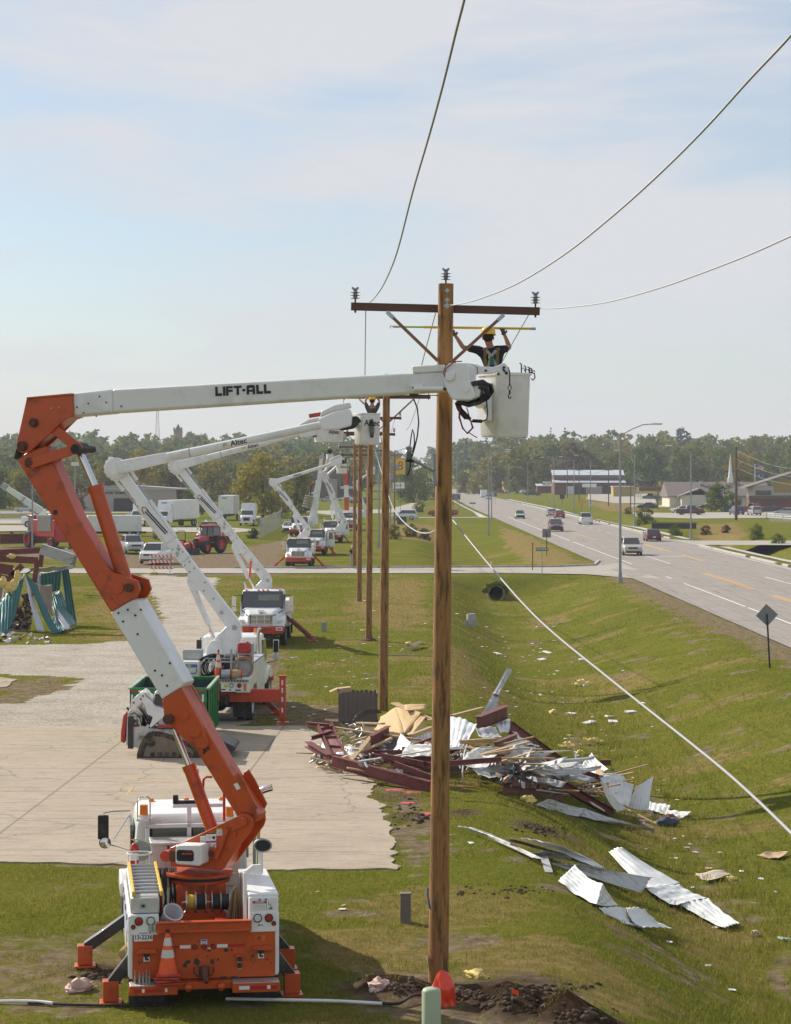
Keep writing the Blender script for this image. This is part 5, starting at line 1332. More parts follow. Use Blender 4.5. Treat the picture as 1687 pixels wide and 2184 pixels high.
def articulated(t,PL,base,elbow,tip,s=1.0,labelled=True,bucket_at=None,by=27,mm=white,detail=True,bsize=(0.62,1.05),letters=None,sleeve=None):
 """white articulating boom lying in plane PL; base, elbow and tip are picture points in it"""
 B,E,T_=(V((*PL.ah(*q),0))for q in(base,elbow,tip))
 def W(p,tt=0.0):return PL.T+PL.e*p.x+bz_*p.y+PL.n*tt
 def seg(mb,P,Q,w0,w1,t0,t1,mi=0,off=0.0):
  d=(Q-P).normalized();n_=V((-d.y,d.x,0))
  mb.prism([(p.x,p.y)for p in(P+n_*(w0/2+off),P-n_*(w0/2-off),Q-n_*(w1/2-off),Q+n_*(w1/2+off))],PL.T,PL.e,bz_,PL.n,t0,t1,mi)
 d1=(E-B).normalized();n1=V((-d1.y,d1.x,0));d2=(T_-E).normalized();n2=V((-d2.y,d2.x,0))
 L1_=(E-B).length;L2_=(T_-E).length
 if n1.x>0:n1=-n1
 m=MB();foot=B+V((-0.05,-1.15,0))*s
 m.prism([(B.x-0.20*s,B.y+0.12*s),(B.x+0.22*s,B.y+0.10*s),(B.x+0.20*s,B.y-0.35*s),(B.x-0.05*s,B.y-1.1*s),(B.x-1.0*s,B.y-1.1*s),(B.x-1.0*s,B.y-0.75*s),(B.x-0.8*s,B.y-0.5*s)],PL.T,PL.e,bz_,PL.n,-0.22*s,0.22*s)
 m.prism([(B.x-0.95*s,B.y-1.05*s),(B.x-0.95*s,B.y-0.70*s),(B.x-0.80*s,B.y-0.45*s),(B.x-0.45*s,B.y-0.40*s),(B.x-0.40*s,B.y-1.05*s)],PL.T,PL.e,bz_,PL.n,0.2*s,0.36*s)
 tur=m.build('turret',mm,t,bev=0.03,world=True)
 m=MB();PT=W(B);m.cyl(W(B,-0.27*s),W(B,0.27*s),0.09*s,n=16);m.build('hinge_pin',steel,tur,world=True)
 q1=B+d1*L1_*0.42;q2=B+d1*L1_*0.54
 m=MB();seg(m,B,q1,0.48*s,0.36*s,-0.17*s,0.17*s)
 bmpP=B+d1*L1_*0.30
 m.prism([(p.x,p.y)for p in(bmpP-d1*0.45*s,bmpP+d1*0.55*s,bmpP+d1*0.2*s+n1*0.40*s,bmpP-d1*0.05*s+n1*0.46*s,bmpP-d1*0.2*s+n1*0.40*s)],PL.T,PL.e,bz_,PL.n,-0.15*s,0.15*s)
 lo=m.build('lower_boom',mm,t,bev=0.02,world=True)
 m=MB();seg(m,q1,q2,0.40*s,0.40*s,-0.19*s,0.19*s);m.build('boom_collar',mm,lo,bev=0.02,world=True)
 m=MB();seg(m,q2,E,0.33*s,0.36*s,-0.15*s,0.15*s);m.build('insulating_section',mm if sleeve is None else sleeve,lo,bev=0.03,world=True)
 if detail:
  m=MB()
  for f_,o_ in((0.18,0),(0.24,.1),(0.27,-.1),(0.36,.1),(0.36,-.1),(0.40,0.1),(0.40,-.1),(.46,.12),(.5,.12),(.46,-.12),(.5,-.12)):
   c=B+d1*L1_*f_+n1*o_*s;m.cyl(W(c,0.16*s),W(c,0.20*s),0.022*s,n=8)
  m.build('bolt',dark,lo,world=True)
  m=MB()
  for f_,o_ in((0.47,0.06),(0.485,-0.07),(0.10,0.05)):
   c=B+d1*L1_*f_+n1*o_*s;m.tube([W(c-d1*0.06*s,0.19*s),W(c+d1*0.06*s,0.197*s)],0.05*s,10)
  m.build('inspection_hole',steel,lo,world=True)
  for sd in(1,-1):
   m=MB();a=q2+n1*sd*0.20*s;bq=q2+d1*(E-q2).length*0.5+n1*sd*0.235*s;cq=E-d1*0.25*s+n1*sd*0.30*s
   m.cyl(W(a),W(bq),0.075*s,n=12);m.cyl(W(bq),W(cq),0.03*s,n=10,mi=1);m.cyl(W(cq-d1*0.5*s),W(cq),0.065*s,n=10)
   m.build('levelling_rod',[mm,steel],lo,world=True)
  m=MB()
  c0=q2+d1*0.3*s
  for o_ in(-0.03,0.05):m.tube([W(c0+n1*(o_-.06)*s,.16*s),W(c0+d1*0.6*s+n1*o_*s,0.17*s),W(c0+d1*1.05*s+n1*(o_+.05)*s,0.16*s)],0.022*s,6)
  m.build('hydraulic_hose',black,lo,world=True)
  m=MB();c0=q2+d1*1.3*s;m.tube([W(c0+n1*(.09*math.cos(a)+.08)*s+d1*.22*math.sin(a)*s,.16*s)for a in[k*math.pi/8 for k in range(9)]],0.014*s,5);m.build('control_tube',MATS['red_hose'],lo,world=True)
 m=MB();cy0=bmpP+n1*0.36*s;cy1=B+V((-0.62,-0.55,0))*s;k_=cy0.lerp(cy1,0.68)
 m.cyl(W(cy0),W(k_),0.115*s,n=16);m.cyl(W(k_),W(cy1),0.055*s,n=12,mi=1);m.build('lift_cylinder',[mm,chrome],t,world=True)
 m=MB()
 for t0,t1,r in((-0.2,0.12,0.30),(0.12,0.26,0.36),(0.26,0.31,0.27)):
  m.cyl(W(E,t0*s),W(E,t1*s),r*s,n=28)
 for k in range(7):
  a=math.atan2(-d2.y,-d2.x)-1.15+k*0.42;c=E+V((math.cos(a),math.sin(a),0))*0.36*s
  m.cyl(W(c,-0.10*s),W(c,0.10*s),0.10*s,n=12)
 m.build('elbow',mm,t,bev=0.01,world=True)
 u1=E+d2*L2_*0.25;u2=E+d2*L2_*0.36
 m=MB();seg(m,E+d2*0.05,u1,0.46*s,0.36*s,0.10*s,0.36*s);up=m.build('upper_boom',mm,t,bev=0.05,seg=3,world=True)
 m=MB();m.cyl(W(u1-d2*0.1,0.23*s),W(u2,0.23*s),0.165*s,0.16*s,n=20);m.cyl(W(u2,0.23*s),W(T_,0.23*s),0.152*s,0.135*s,n=20);m.build('boom_tube',fibre,up,world=True)
 m=MB();m.cyl(W(u2-d2*0.02,0.23*s),W(u2+d2*0.02,0.23*s),0.168*s,n=20);m.build('boom_band',steel,up,world=True)
 if letters:
  c=E+d2*L2_*letters[1];o=W(c,0.385*s)
  ax=(PL.e*d2.x+bz_*d2.y);ay=(PL.e*n2.x+bz_*n2.y)
  if ay.z<0:ay=-ay
  text(letters[0],up,o,ax,ay,ink,letters[2],0.004,1.0,world=True)
  m=MB();o2=o-ax*letters[2]*1.75
  for k in range(3):m.tube([o2+ax*(-.07+.02*k)-ay*.05,o2+ax*(-.07+.02*k)+ay*(.06-.02*k),o2+ax*(.06)+ay*(.06-.02*k),o2+ax*.06-ay*.05],0.006,4)
  m.build('emblem',mat('bronze_mark',(0.5,0.22,0.06),0.5),up,world=True)
 m=MB();a0=T_
 def hull(mb,pts,t0,t1):mb.prism([(a0.x+d2.x*x*s+n2.x*y*s,a0.y+d2.y*x*s+n2.y*y*s)for x,y in pts],PL.T,PL.e,bz_,PL.n,t0*s,t1*s)
 if n2.y<0:n2=-n2
 hull(m,[(-0.05,0.20),(0.55,0.34),(1.05,0.34),(1.10,0.10),(1.0,-0.25),(0.5,-0.28),(-0.05,-0.19)],0.05,0.42)
 tipo=m.build('boom_tip',mm,up,bev=0.06,seg=3,world=True)
 m=MB();hull(m,[(0.0,0.26),(0.08,0.46),(0.6,0.58),(1.1,0.55),(1.12,0.36),(0.5,0.36)],0.10,0.40);m.build('boom_tip_cover',fibre,up,bev=0.05,seg=3,world=True)
 m=MB();hull(m,[(0.75,0.1),(1.25,0.05),(1.35,-0.15),(1.05,-0.35),(0.6,-0.33),(0.5,-0.2)],0.12,0.34);m.build('tip_joint',black,up,bev=0.04,world=True)
 bc=bucket_at if bucket_at else W(T_+V((1.45,-0.15,0))*s,-0.1)
 M=Matrix.Translation(bc)@Matrix.Rotation(R(by),4,'Z')
 h,H_=bsize[0]/2*s,bsize[1]*s
 def sq_(hh,z,r=0.05):return[M@V((cx_+r*math.cos(R(a0_+a)),cy_+r*math.sin(R(a0_+a)),z))for cx_,cy_,a0_ in((hh-r,hh-r,0),(-hh+r,hh-r,90),(-hh+r,-hh+r,180),(hh-r,-hh+r,270))for a in(0,45,90)]
 m=MB();m.loft([sq_(h*.86,-H_/2),sq_(h*.94,-H_/2+.04),sq_(h,H_/2-.05),sq_(h*1.06,H_/2-.04),sq_(h*1.06,H_/2),sq_(h*.9,H_/2-.01),sq_(h*.8,-H_/2+.08)])
 bk=m.build('bucket',fibre,t,world=True,ang=40)
 if letters:text(letters[0],bk,M@V((0.02*s,-h*1.0-0.004,H_*0.18)),M.to_3x3()@V((1,0,0)),V((0,0,1)),ink,letters[2]*1.05,0.004,1.0,world=True)
 m=MB();m.bar(W(T_+d2*0.9*s,0.2*s),bc+V((-h*0.9,0,0.1)),0.14*s,0.18*s);m.build('bucket_mount',mm,t,world=True)
 return dict(B=B,E=E,T=T_,W=W,d1=d1,d2=d2,n1=n1,bucket=bc,M=M,h=h,H=H_,up=up)
proto=make_service_truck()
# --- second truck: rear view behind the green skip
T2=proto
T2.location=(-5.95,75.3,th(-5.95,78));T2.rotation_euler=(0,0,R(-3))
T2['label']='white bucket truck seen from behind, hose coils and a cone on its deck'
PL2=Plane(V((-5.7,79.3,0)),V((math.cos(R(4)),-math.sin(R(4)),0)),V((-math.sin(R(4)),-math.cos(R(4)),0)))
T3=dup(proto,(-6.35,116.8,th(-6.4,112)),R(180),'white bucket truck facing the camera on the grass behind the skip')
T4=dup(proto,(-8.35,206.2,th(-8.3,200)),R(180),'white bucket truck with orange bumper just beyond the cross street')
T5=dup(proto,(-8.1,236.8,th(-8,230)),R(180),'white bucket truck with an opened cab door, second beyond the cross street')
T6=dup(proto,(-7.5,279,th(-7.5,270)),R(180),'white bucket truck with an opened cab door, third beyond the cross street')
T7=dup(proto,(-6.6,338,th(-7,330)),R(180),'farthest white bucket truck of the row, partly hidden by the wooden poles')
T9=dup(proto,(-20.5,277,th(-20,270)),R(168),'white utility truck with orange bumper parked beyond the red tractor')
T8=dup(proto,(-12.0,305,th(-10,300)),R(176),'white digger truck with a tall straight boom and hanging auger')
b2=articulated(T2,PL2,(502,1337),(250,998),(688,906),1.0,bucket_at=V((-0.98,79.2,9.72)),bsize=(.70,1.08),by=27,letters=('Altec',0.60,0.27))
m=MB();m.bar(PL2.pt(659,887,0.2),PL2.pt(690,882,0.2),0.03,0.14);m.build('warning_flag',redpaint,T2,world=True)
m=MB();q=b2['M'];h=b2['h']
for k in range(5):m.tube([q@V((-0.08+.03*k,-h-.03,.3)),q@V((-0.12+.05*k,-h-.06,.0)),q@V((-0.05+.02*k,-h-.05,-.3))],0.012,5)
m.tube([q@V((-0.0,-h-.04,.35)),q@V((0.06,-h-.05,.12)),q@V((0.0,-h-.05,-.02)),q@V((-0.06,-h-.05,.12)),q@V((-0.0,-h-.04,.35))],0.014,5)
m.build('tool_hook',dark,T2,world=True)
L2=lambda p:(Matrix.Translation(T2.location)@T2.rotation_euler.to_matrix().to_4x4()).inverted()@V(p)
m=MB();m.bar((-0.9,0.55,0.92),(2.20,0.55,0.92),0.22,0.42);m.box((2.22,0.55,0.86),(0.20,0.24,1.36));m.box((2.22,0.55,1.56),(0.28,0.28,0.05));m.box((2.22,0.55,0.24),(0.14,0.16,0.44));m.box((2.22,0.55,0.03),(0.40,0.34,0.05))
ob=m.build('stabiliser',redor,T2,bev=0.01)
for z in(0.45,0.8,1.1,1.35):
 m=MB();m.box((2.22,0.425,z),(0.05,0.006,0.16));m.build('reflector',reflw,ob)
outrigger(T2,1.0,3.3,0.85,1.75,0.03,redarm)
outrigger(T2,-1.0,3.3,0.85,-1.75,0.03,redarm)
for t,xs_ in((T3,((-1,4.6,-2.35),(-1,0.9,-2.0),(1,4.6,2.2))),(T4,((-1,4.7,-2.1),(1,4.7,2.2))),(T5,((-1,4.7,-2.0),)),(T6,((-1,4.7,-1.9),)),(T9,((-1,4.7,-1.8),))):
 for s,y,x1 in xs_:outrigger(t,s*1.0,y,1.25 if y>2 else 0.95,x1,0.03,redarm if t is T3 else redor)
m=MB();m.box((-1.75,5.0,0.7),(0.16,0.2,1.3));m.box((-1.75,5,0.03),(0.4,0.4,0.05));m.build('stabiliser',redor,T5)
for t in(T5,T6):
 m=MB();m.prism([(0,0.9),(0.95,0.9),(0.95,1.65),(0.8,2.4),(0.0,2.4)],(-1.12,6.3,0),(-0.95,0.3,0),(0,0,1),(0.3,0.95,0),-0.04,0.04);dr=m.build('open_door',white,t,bev=0.02)
 m=MB();m.prism([(0.1,1.62),(0.85,1.62),(0.74,2.28),(0.1,2.28)],(-1.12,6.3,0),(-0.95,0.3,0),(0,0,1),(0.3,0.95,0),-0.05,0.05);m.build('door_window',glassg,dr)
PL3=Plane(V((-6.2,113.5,0)),V((1,0,0)),V((0,-1,0)))
b3=articulated(T3,PL3,(571,1237),(378,993),(640,925),1.0,bucket_at=V((-3.28,113.2,10.08)),bsize=(1.15,0.75),letters=('Altec',0.62,0.26))
m=MB();c=PL3.pt(530,1195,0.2)
m.tube([PL3.pt(533,1232,.2),PL3.pt(534,1205,.25),PL3.pt(536,1196,.25)],0.05,8);m.build('warning_flag',conem,T3,world=True)
PL4=Plane(V((-8.2,203.5,0)),V((1,0,0)),V((0,-1,0)))
b4=articulated(T4,PL4,(657,1128),(584,1028),(705,990),1.0,bucket_at=V((-4.75,203.3,8.6)),letters=('Altec',0.42,0.3),bsize=(0.75,0.85))
PL5=Plane(V((-7.9,233.5,0)),V((1,0,0)),V((0,-1,0)))
b5=articulated(T5,PL5,(735,1112),(690,1010),(700,995),1.0,bucket_at=V((-6.65,233.4,9.6)),by=15)
PL6=Plane(V((-7.3,275,0)),V((1,0,0)),V((0,-1,0)))
b6=articulated(T6,PL6,(722,1105),(692,1018),(720,993),1.05,bucket_at=V((-6.4,275,9.5)),by=10,detail=False)
PL7=Plane(V((-6.0,334.5,0)),V((1,0,0)),V((0,-1,0)))
b7=articulated(T7,PL7,(780,1088),(759,1029),(783,1012),1.05,bucket_at=V((-3.3,334.3,8.6)),by=10,detail=False)
PL8=Plane(V((-11.5,301.5,0)),V((1,0,0)),V((0,-1,0)))
def taper(mb,a,b,w0,w1,t0,t1,PL):
 A=V((*PL.ah(*a),0));B=V((*PL.ah(*b),0));d=(B-A).normalized();n_=V((-d.y,d.x,0))
 mb.prism([(p.x,p.y)for p in(A+n_*w0/2,A-n_*w0/2,B-n_*w1/2,B+n_*w1/2)],PL.T,PL.e,bz_,PL.n,t0,t1)
m=MB();taper(m,(667,1105),(680,1025),0.95,0.75,-0.4,0.4,PL8);d8=m.build('derrick_boom',white,T8,bev=0.04,world=True)
m=MB();taper(m,(680,1028),(686,972),0.60,0.42,-0.25,0.25,PL8);m.build('boom_extension',white,d8,bev=0.03,world=True)
m=MB();PL8.prism(m,[(682,978),(691,977),(690,966),(687,964),(686,970),(683,970)],-0.3,0.3);m.build('boom_tip',steel,d8,world=True)
m=MB();m.cyl(PL8.pt(667,1118),PL8.pt(667,1100),0.7,n=20);m.build('turret',white,T8,world=True)
m=MB();A=PL8.pt(661,1056,.5);B=PL8.pt(653,1083,.5);m.tube([A,B],0.14,8);d=(B-A)
for k in range(5):
 c=A+d*(k+.5)/5;m.cyl(c-d.normalized()*.10,c+d.normalized()*.10,0.62,0.55,n=14)
m.build('auger',mat('clay_coated_steel',(0.40,0.36,0.29),0.9,var=0.3,bump=0.4),T8,world=True)
m=MB();m.tube([PL8.pt(662,1056,.5),PL8.pt(664,1036,.5),PL8.pt(672,1030,.4)],0.12,8);m.tube([PL8.pt(660,1052,.5),PL8.pt(676,1050,.4)],0.1,8,1);PL8.prism(m,[(657,1038),(661,1028),(669,1032),(666,1040)],.2,.5,2);m.build('auger_drive',[dark,white,redpaint],T8,world=True)
TO=thing('boom_lift_truck','distant boom truck with an upright orange and white boom behind the poles','bucket truck',(-7.0,372,th(-7,372)),0,'bucket trucks at work along the pole line')
PLO=Plane(V((-7.2,374,0)),V((1,0,0)),V((0,-1,0)))
m=MB();m.box((0,2,1.1),(2.3,6,0.9));m.box((0,6,1.7),(2.2,2.0,1.8));m.build('truck_body',white,TO,bev=0.05)
for s in(-1,1):
 for y in(0.5,6):wheel(TO,(s*1.0,y,0.5),0.5,0.3)
for(a,b,w,mm,nm)in(((740,1088),(739,1060),0.75,orange,'lower_boom'),((739,1060),(738,1034),0.72,white,'insulating_sleeve'),((738,1034),(736,1006),0.78,orange,'boom_end')):
 m=MB();taper(m,a,b,w,w,-0.3,0.3,PLO);m.build(nm,mm,TO,world=True)
m=MB();m.cyl(PLO.pt(742,1032,.2),PLO.pt(746,998,.2),0.15);m.build('lift_cylinder',redarm,TO,world=True)
m=MB();PLO.prism(m,[(688,982),(698,982),(697,992),(689,994)],-.3,.3);m.build('elbow',orange,TO,world=True)
m=MB();taper(m,(697,984),(743,981),0.5,0.4,-.2,.2,PLO);m.build('upper_boom',white,TO,world=True)
# --- loose equipment on the deck of the second truck
W2=lambda p:(Matrix.Translation(T2.location)@T2.rotation_euler.to_matrix().to_4x4())@V(p)
box_t=thing('cooler_box','grey cooler box with a blue lid band on the left of the second truck','cooler',W2((-0.80,0.40,1.55)),R(-3))
m=MB();m.box((0,0,0.25),(0.62,0.5,0.5));m.build('cooler_body',whiteold,box_t,bev=0.03)
m=MB();m.box((0,-0.255,0.36),(0.50,0.02,0.10),0);m.box((0,-0.262,0.36),(0.12,0.02,0.12),1);m.tube([(-.24,-.27,.3),(-.24,-.27,.16),(-.2,-.27,.12),(.2,-.27,.12),(.24,-.27,.16),(.24,-.27,.3)],0.012,6,2);m.build('cooler_band',[bluep,steel,dark],box_t)
m=MB();m.box((-0.85,1.35,2.15),(0.62,0.5,0.42));m.box((-0.85,1.2,2.02),(0.7,0.5,0.05));m.build('tool_tray',steel,T2,bev=0.01)
q=random.Random(9)
hc=thing('hose_coil','large coil of black hose heaped on the deck of the second truck','hose coil',W2((-0.15,0.75,1.55)),0)
m=MB()
for k in range(9):
 rr=0.36+0.02*q.uniform(-1,1);cz=0.33+q.uniform(-.03,.03)
 m.tube([V((0.05*k-0.2+rr*math.cos(a)*0.95+rr*.35*math.sin(a),0.04*k-0.15+q.uniform(-.01,.01),cz+rr*0.92*math.sin(a)))for a in[j*math.pi/10 for j in range(21)]],0.022,6)
m.build('hose',black,hc)
hr=thing('cable_reel','drum of black cable standing beside the cone on the second truck','reel',W2((0.40,0.95,1.5)),0)
m=MB()
for k in range(10):m.tube([V((-0.12+0.03*k,0.36*math.cos(a),0.36+0.36*math.sin(a)))for a in[j*math.pi/9 for j in range(19)]],0.03,6)
m.build('cable',black,hr)
cone('traffic_cone','orange traffic cone with two white collars standing on the deck of the second truck',W2((0.15,0.18,1.49)),0.95,0)
for k,(x,lab)in enumerate(((0.0,'grey wire spool'),(0.0,'copper coloured wire spool'))):
 s_=thing('wire_spool',('grey wire spool lying beside the cone on the second truck','orange ended spool right of the grey spool on the second truck')[k],'spool',W2((0.40+0.36*k,0.12,1.49)),0)
 m=MB();m.cyl((-0.16,0,0.16),(0.16,0,0.16),0.15,n=18,mi=0);m.build('winding',steel if k==0 else lumber,s_)
 m=MB();m.cyl((-0.18,0,0.16),(-0.15,0,0.16),0.17,n=18);m.cyl((0.15,0,0.16),(0.18,0,0.16),0.17,n=18);m.build('flange',dark if k==0 else redor,s_)
m=MB();m.box((0.55,0.35,1.95),(0.07,0.07,1.0));m.box((0.22,0.5,2.02),(0.9,0.05,0.05));m.tube([(-0.35,.5,2.02),(-0.35,.5,2.12),(.5,.5,2.12)],0.02,6);m.build('handrail',steel,T2)
m=MB();m.box((0.95,0.9,2.15),(0.5,0.5,0.9));m.tube([(0.7,.62,2.15),(0.72,.60,2.22),(1.18,.60,2.22),(1.2,.62,2.15)],0.015,6);m.build('equipment_rack',steel,T2,bev=0.01)
for k in range(2):
 g_=thing('fuel_can',('red fuel bag strapped high on the rack of the second truck','small red can below the larger red bag on the second truck')[k],'fuel can',W2((0.96,0.55,(2.30,2.05)[k])),0)
 m=MB();m.box((0,0,(0.18,0.09)[k]),(0.44,0.2,(0.34,0.17)[k]));m.build('can_body',redpaint,g_,bev=0.05,seg=3)
 m=MB();m.cyl((0.1,0,(0.34,0.17)[k]),(0.1,0,(0.38,0.2)[k]),0.04);m.build('cap',dark,g_)
rc=thing('rope_coil','round coil of pale rope hanging at the right rear of the second truck','rope coil',W2((0.95,0.30,1.50)),0)
m=MB()
for k in range(8):
 rr=0.29+0.006*k*q.choice((-1,1));m.tube([V((rr*math.cos(a),-0.02*(k%3),0.36+rr*1.1*math.sin(a)))for a in[j*math.pi/10 for j in range(21)]],0.014,5)
m.build('rope',mat('pale_rope',(0.30,0.27,0.18),0.9,var=0.3),rc)
# ==== people
def skinned(name,verts,edges,mats,parent,sub=2,root=0):
 """one smooth body grown on a skeleton: verts = [(point, rx, ry)]"""
 me=bpy.data.meshes.new(name);me.from_pydata([tuple(v[0])for v in verts],edges,[])
 ob=bpy.data.objects.new(name,me);COL.objects.link(ob)
 s=ob.modifiers.new('skin','SKIN');u=ob.modifiers.new('sub','SUBSURF');u.levels=sub;u.render_levels=sub
 sv=me.skin_vertices[0].data
 for i,v in enumerate(verts):sv[i].radius=(v[1],v[2]);sv[i].use_root=(i==root)
 s.use_smooth_shade=True
 bpy.context.view_layer.update()
 m2=bpy.data.meshes.new_from_object(ob.evaluated_get(bpy.context.evaluated_depsgraph_get()))
 bpy.data.objects.remove(ob);m2.name=name
 m2.materials.clear();m2.materials.append(mats)
 o2=bpy.data.objects.new(name,m2);COL.objects.link(o2);o2.parent=parent
 return o2
def person(label,foot,J,shirt,trousers,gloves=None,harness=None,facing=1,detail=True,group=None,helmet=True):
 """J: joints relative to foot: hip, chest, neck, head, sL eL hL, sR eR hR, kL aL, kR aR"""
 t=thing('person',label,'person',foot,0,group)
 j={k:V(v)for k,v in J.items()}
 vs=[(j['hip'],.14,.105),(j['hip'].lerp(j['chest'],.55),.135,.10),(j['chest'],.165,.115),(j['neck']-V((0,0,.03)),.075,.075),(j['neck'].lerp(j['head'],.45),.056,.058),(j['head']-V((0,0,.03)),.070,.085),(j['head']+V((0,0,.06)),.072,.09),(j['head']+V((0,0,.10)),.05,.06)]
 es=[(0,1),(1,2),(2,3),(3,4),(4,5),(5,6),(6,7)]
 hands=[]
 for s in 'LR':
  b=len(vs);S,E,H=j['s'+s],j['e'+s],j['h'+s]
  vs+=[(S,.062,.062),(S.lerp(E,.5),.05,.05),(E,.042,.042),(E.lerp(H,.35),.042,.040),(E.lerp(H,.82),.028,.03),(H,.036,.022)]
  es+=[(2,b),(b,b+1),(b+1,b+2),(b+2,b+3),(b+3,b+4),(b+4,b+5)]
  hands.append((H,(H-E).normalized(),b+5))
  K,A=j['k'+s],j['a'+s];hp=j['hip']+V(((-.09 if s=='L' else .09),0,-.07));b=len(vs)
  vs+=[(hp,.092,.095),(hp.lerp(K,.5),.078,.08),(K,.058,.06),(K.lerp(A,.4),.055,.058),(A,.038,.04),(A+V((0,.10*facing,-.05)),.045,.03)]
  es+=[(0,b)]+[(b+i,b+i+1)for i in range(5)]
 body=skinned('body',vs,es,skin,t)
 sh=[(j['hip']+V((0,0,.02)),.158,.122),(j['hip'].lerp(j['chest'],.55),.152,.117),(j['chest'],.182,.13),(j['neck']-V((0,0,.055)),.10,.088)]
 se=[(0,1),(1,2),(2,3)]
 for s in 'LR':
  b=len(sh);S,E=j['s'+s],j['e'+s]
  sh+=[(S,.080,.078),(S.lerp(E,.45),.068,.066),(S.lerp(E,.72),.066,.064)];se+=[(2,b),(b,b+1),(b+1,b+2)]
 shirt_o=skinned('shirt',sh,se,shirt,t)
 tr=[(j['hip'],.160,.124)];te=[]
 for s in 'LR':
  K,A=j['k'+s],j['a'+s];hp=j['hip']+V(((-.09 if s=='L' else .09),0,-.08));b=len(tr)
  tr+=[(hp,.105,.108),(K,.074,.076),(A+V((0,0,.04)),.062,.064)];te+=[(0,b),(b,b+1),(b+1,b+2)]
 skinned('trousers',tr,te,trousers,t)
 for s in 'LR':
  m=MB();A=j['a'+s];m.ball(A+V((0,.06*facing,-.055)),(.055,.14,.05),12,8);m.build('boot',dark,t)
 hd=j['head']
 if detail:
  m=MB()
  for sx in(-1,1):m.ball(hd+V((sx*.085,-.005*facing,0)),(.014,.03,.038),8,6);m.ball(hd+V((sx*.032,.083*facing,.015)),(.013,.01,.008),8,6)
  m.ball(hd+V((0,.10*facing,-.02)),(.016,.024,.028),8,6);m.ball(hd+V((0,.088*facing,-.065)),(.03,.012,.010),8,6)
  m.build('face',skin,body)
  m=MB();m.ball(hd+V((0,-.02*facing,.015)),(.084,.098,.095),14,10);m.build('hair',hair,t)
  for H,d,_ in hands:
   side=V((1,0,0));fw=V((0,facing,0));gl=gloves or skin
   vv=[(H-d*.06,.036,.030),(H+d*.02,.046,.028),(H+d*.06,.046,.024)];ee=[(0,1),(1,2)]
   for k,(ox,ln)in enumerate(((-.034,.9),(-.012,1.0),(.011,.95),(.033,.75))):
    b=len(vv);p0=H+d*.065+side*ox
    vv+=[(p0,.012,.012),(p0+d*.030*ln+fw*.012,.0115,.0115),(p0+d*.034*ln+fw*.042*ln,.011,.011),(p0+d*.008+fw*.056*ln,.0095,.0095)]
    ee+=[(2,b),(b,b+1),(b+1,b+2),(b+2,b+3)]
   b=len(vv);sx=-1 if d.x>0 else 1;p0=H+side*.042*sx
   vv+=[(p0,.014,.014),(p0+side*.022*sx+d*.025+fw*.012,.0125,.0125),(p0+side*.014*sx+d*.05+fw*.03,.011,.011)];ee+=[(1,b),(b,b+1),(b+1,b+2)]
   skinned('glove' if gloves else 'hand',vv,ee,gl,t)
 if helmet:
  m=MB();M=Matrix.Translation(hd+V((0,0,.045)))@Matrix.Rotation(R(-4*facing),4,'X')
  m.lathe([(.128,0.0),(.130,.012),(.118,.016),(.120,.055),(.108,.095),(.078,.125),(.035,.140),(0.001,.143)],24,0,M@Matrix.Diagonal((1,1.14,1,1)),cap=False)
  m.loft([[M@V((x,(y0*facing),z))for x,z in((-.08,.012),(.08,.012),(.08,.002),(-.08,.002))]for y0 in(.10,.19)])
  m.bar(M@V((0,-.12*facing,.08)),M@V((0,0.0,.150)),.03,.014);m.bar(M@V((0,0,.150)),M@V((0,.12*facing,.08)),.03,.014)
  m.build('helmet',safety,t)
 if harness:
  m=MB();c,nk,hp=j['chest'],j['neck'],j['hip'];yb=-.155*facing
  a=(-.12,nk.z-c.z-.04)
  for s in(-1,1):
   pts=[c+V((s*.13,yb*.55,nk.z-c.z-.05)),c+V((s*.06,yb*.95,.09)),c+V((-s*.01,yb,0.0)),hp.lerp(c,.4)+V((-s*.09,yb*.95,0)),hp+V((-s*.12,yb*.9,.05))]
   for p,q in zip(pts,pts[1:]):m.bar(p,q,.045,.012,up=V((0,1,0)))
  m.build('harness',mat('grey_webbing',(0.30,0.30,0.28),0.8),shirt_o)
  m=MB();ba=c+V((0,yb*.9,-.04))
  for s in(-1,1):m.bar(ba+V((s*.10,0.01,.19)),ba+V((s*.09,.01,-.28)),.055,.01,up=V((0,1,0)))
  m.build('harness_back',mat('olive_webbing',(0.15,0.105,0.035),0.8),shirt_o)
  m=MB();m.box(ba+V((0.01,yb*.12,-.02)),(.07,.02,.14));m.ball(ba+V((-.03,yb*.12,.04)),(.02,.012,.03),8,6,1);m.build('harness_buckle',[mat('green_webbing',(.01,.13,.09),.7),yellow],shirt_o)
 return t
ft=V((1.66,37.5,8.87))
def JJ(pts):
 return{k:px(u,v,d)-ft for k,(u,v,d)in pts.items()}
P_near=JJ(dict(hip=(1053,812,37.5),chest=(1047,762,37.48),neck=(1044,737,37.47),head=(1041,720,37.50),sL=(1019,745,37.47),eL=(988,741,37.58),hL=(969,712,37.70),sR=(1070,745,37.47),eR=(1087,742,37.56),hR=(1074,709,37.69)))
P_near.update(kL=(-.10,.02,.50),aL=(-.10,0,.10),kR=(.10,.02,.50),aR=(.10,0,.10))
lineman=person('lineman in a yellow helmet and dark shirt with harness, arms raised in the nearest bucket',ft,P_near,navy,denim,gloves=mat('olive_glove',(0.10,0.065,0.035),0.9,var=0.3),harness=True)
hs=thing('hot_stick','long yellow pole with a green end held level above the lineman near the crossarm','lineman pole',px(990,699,37.72))
m=MB();m.cyl(px(903,697.2,37.74),px(1142,700.6,37.74),0.02,n=12);m.build('shaft',yellow,hs,world=True)
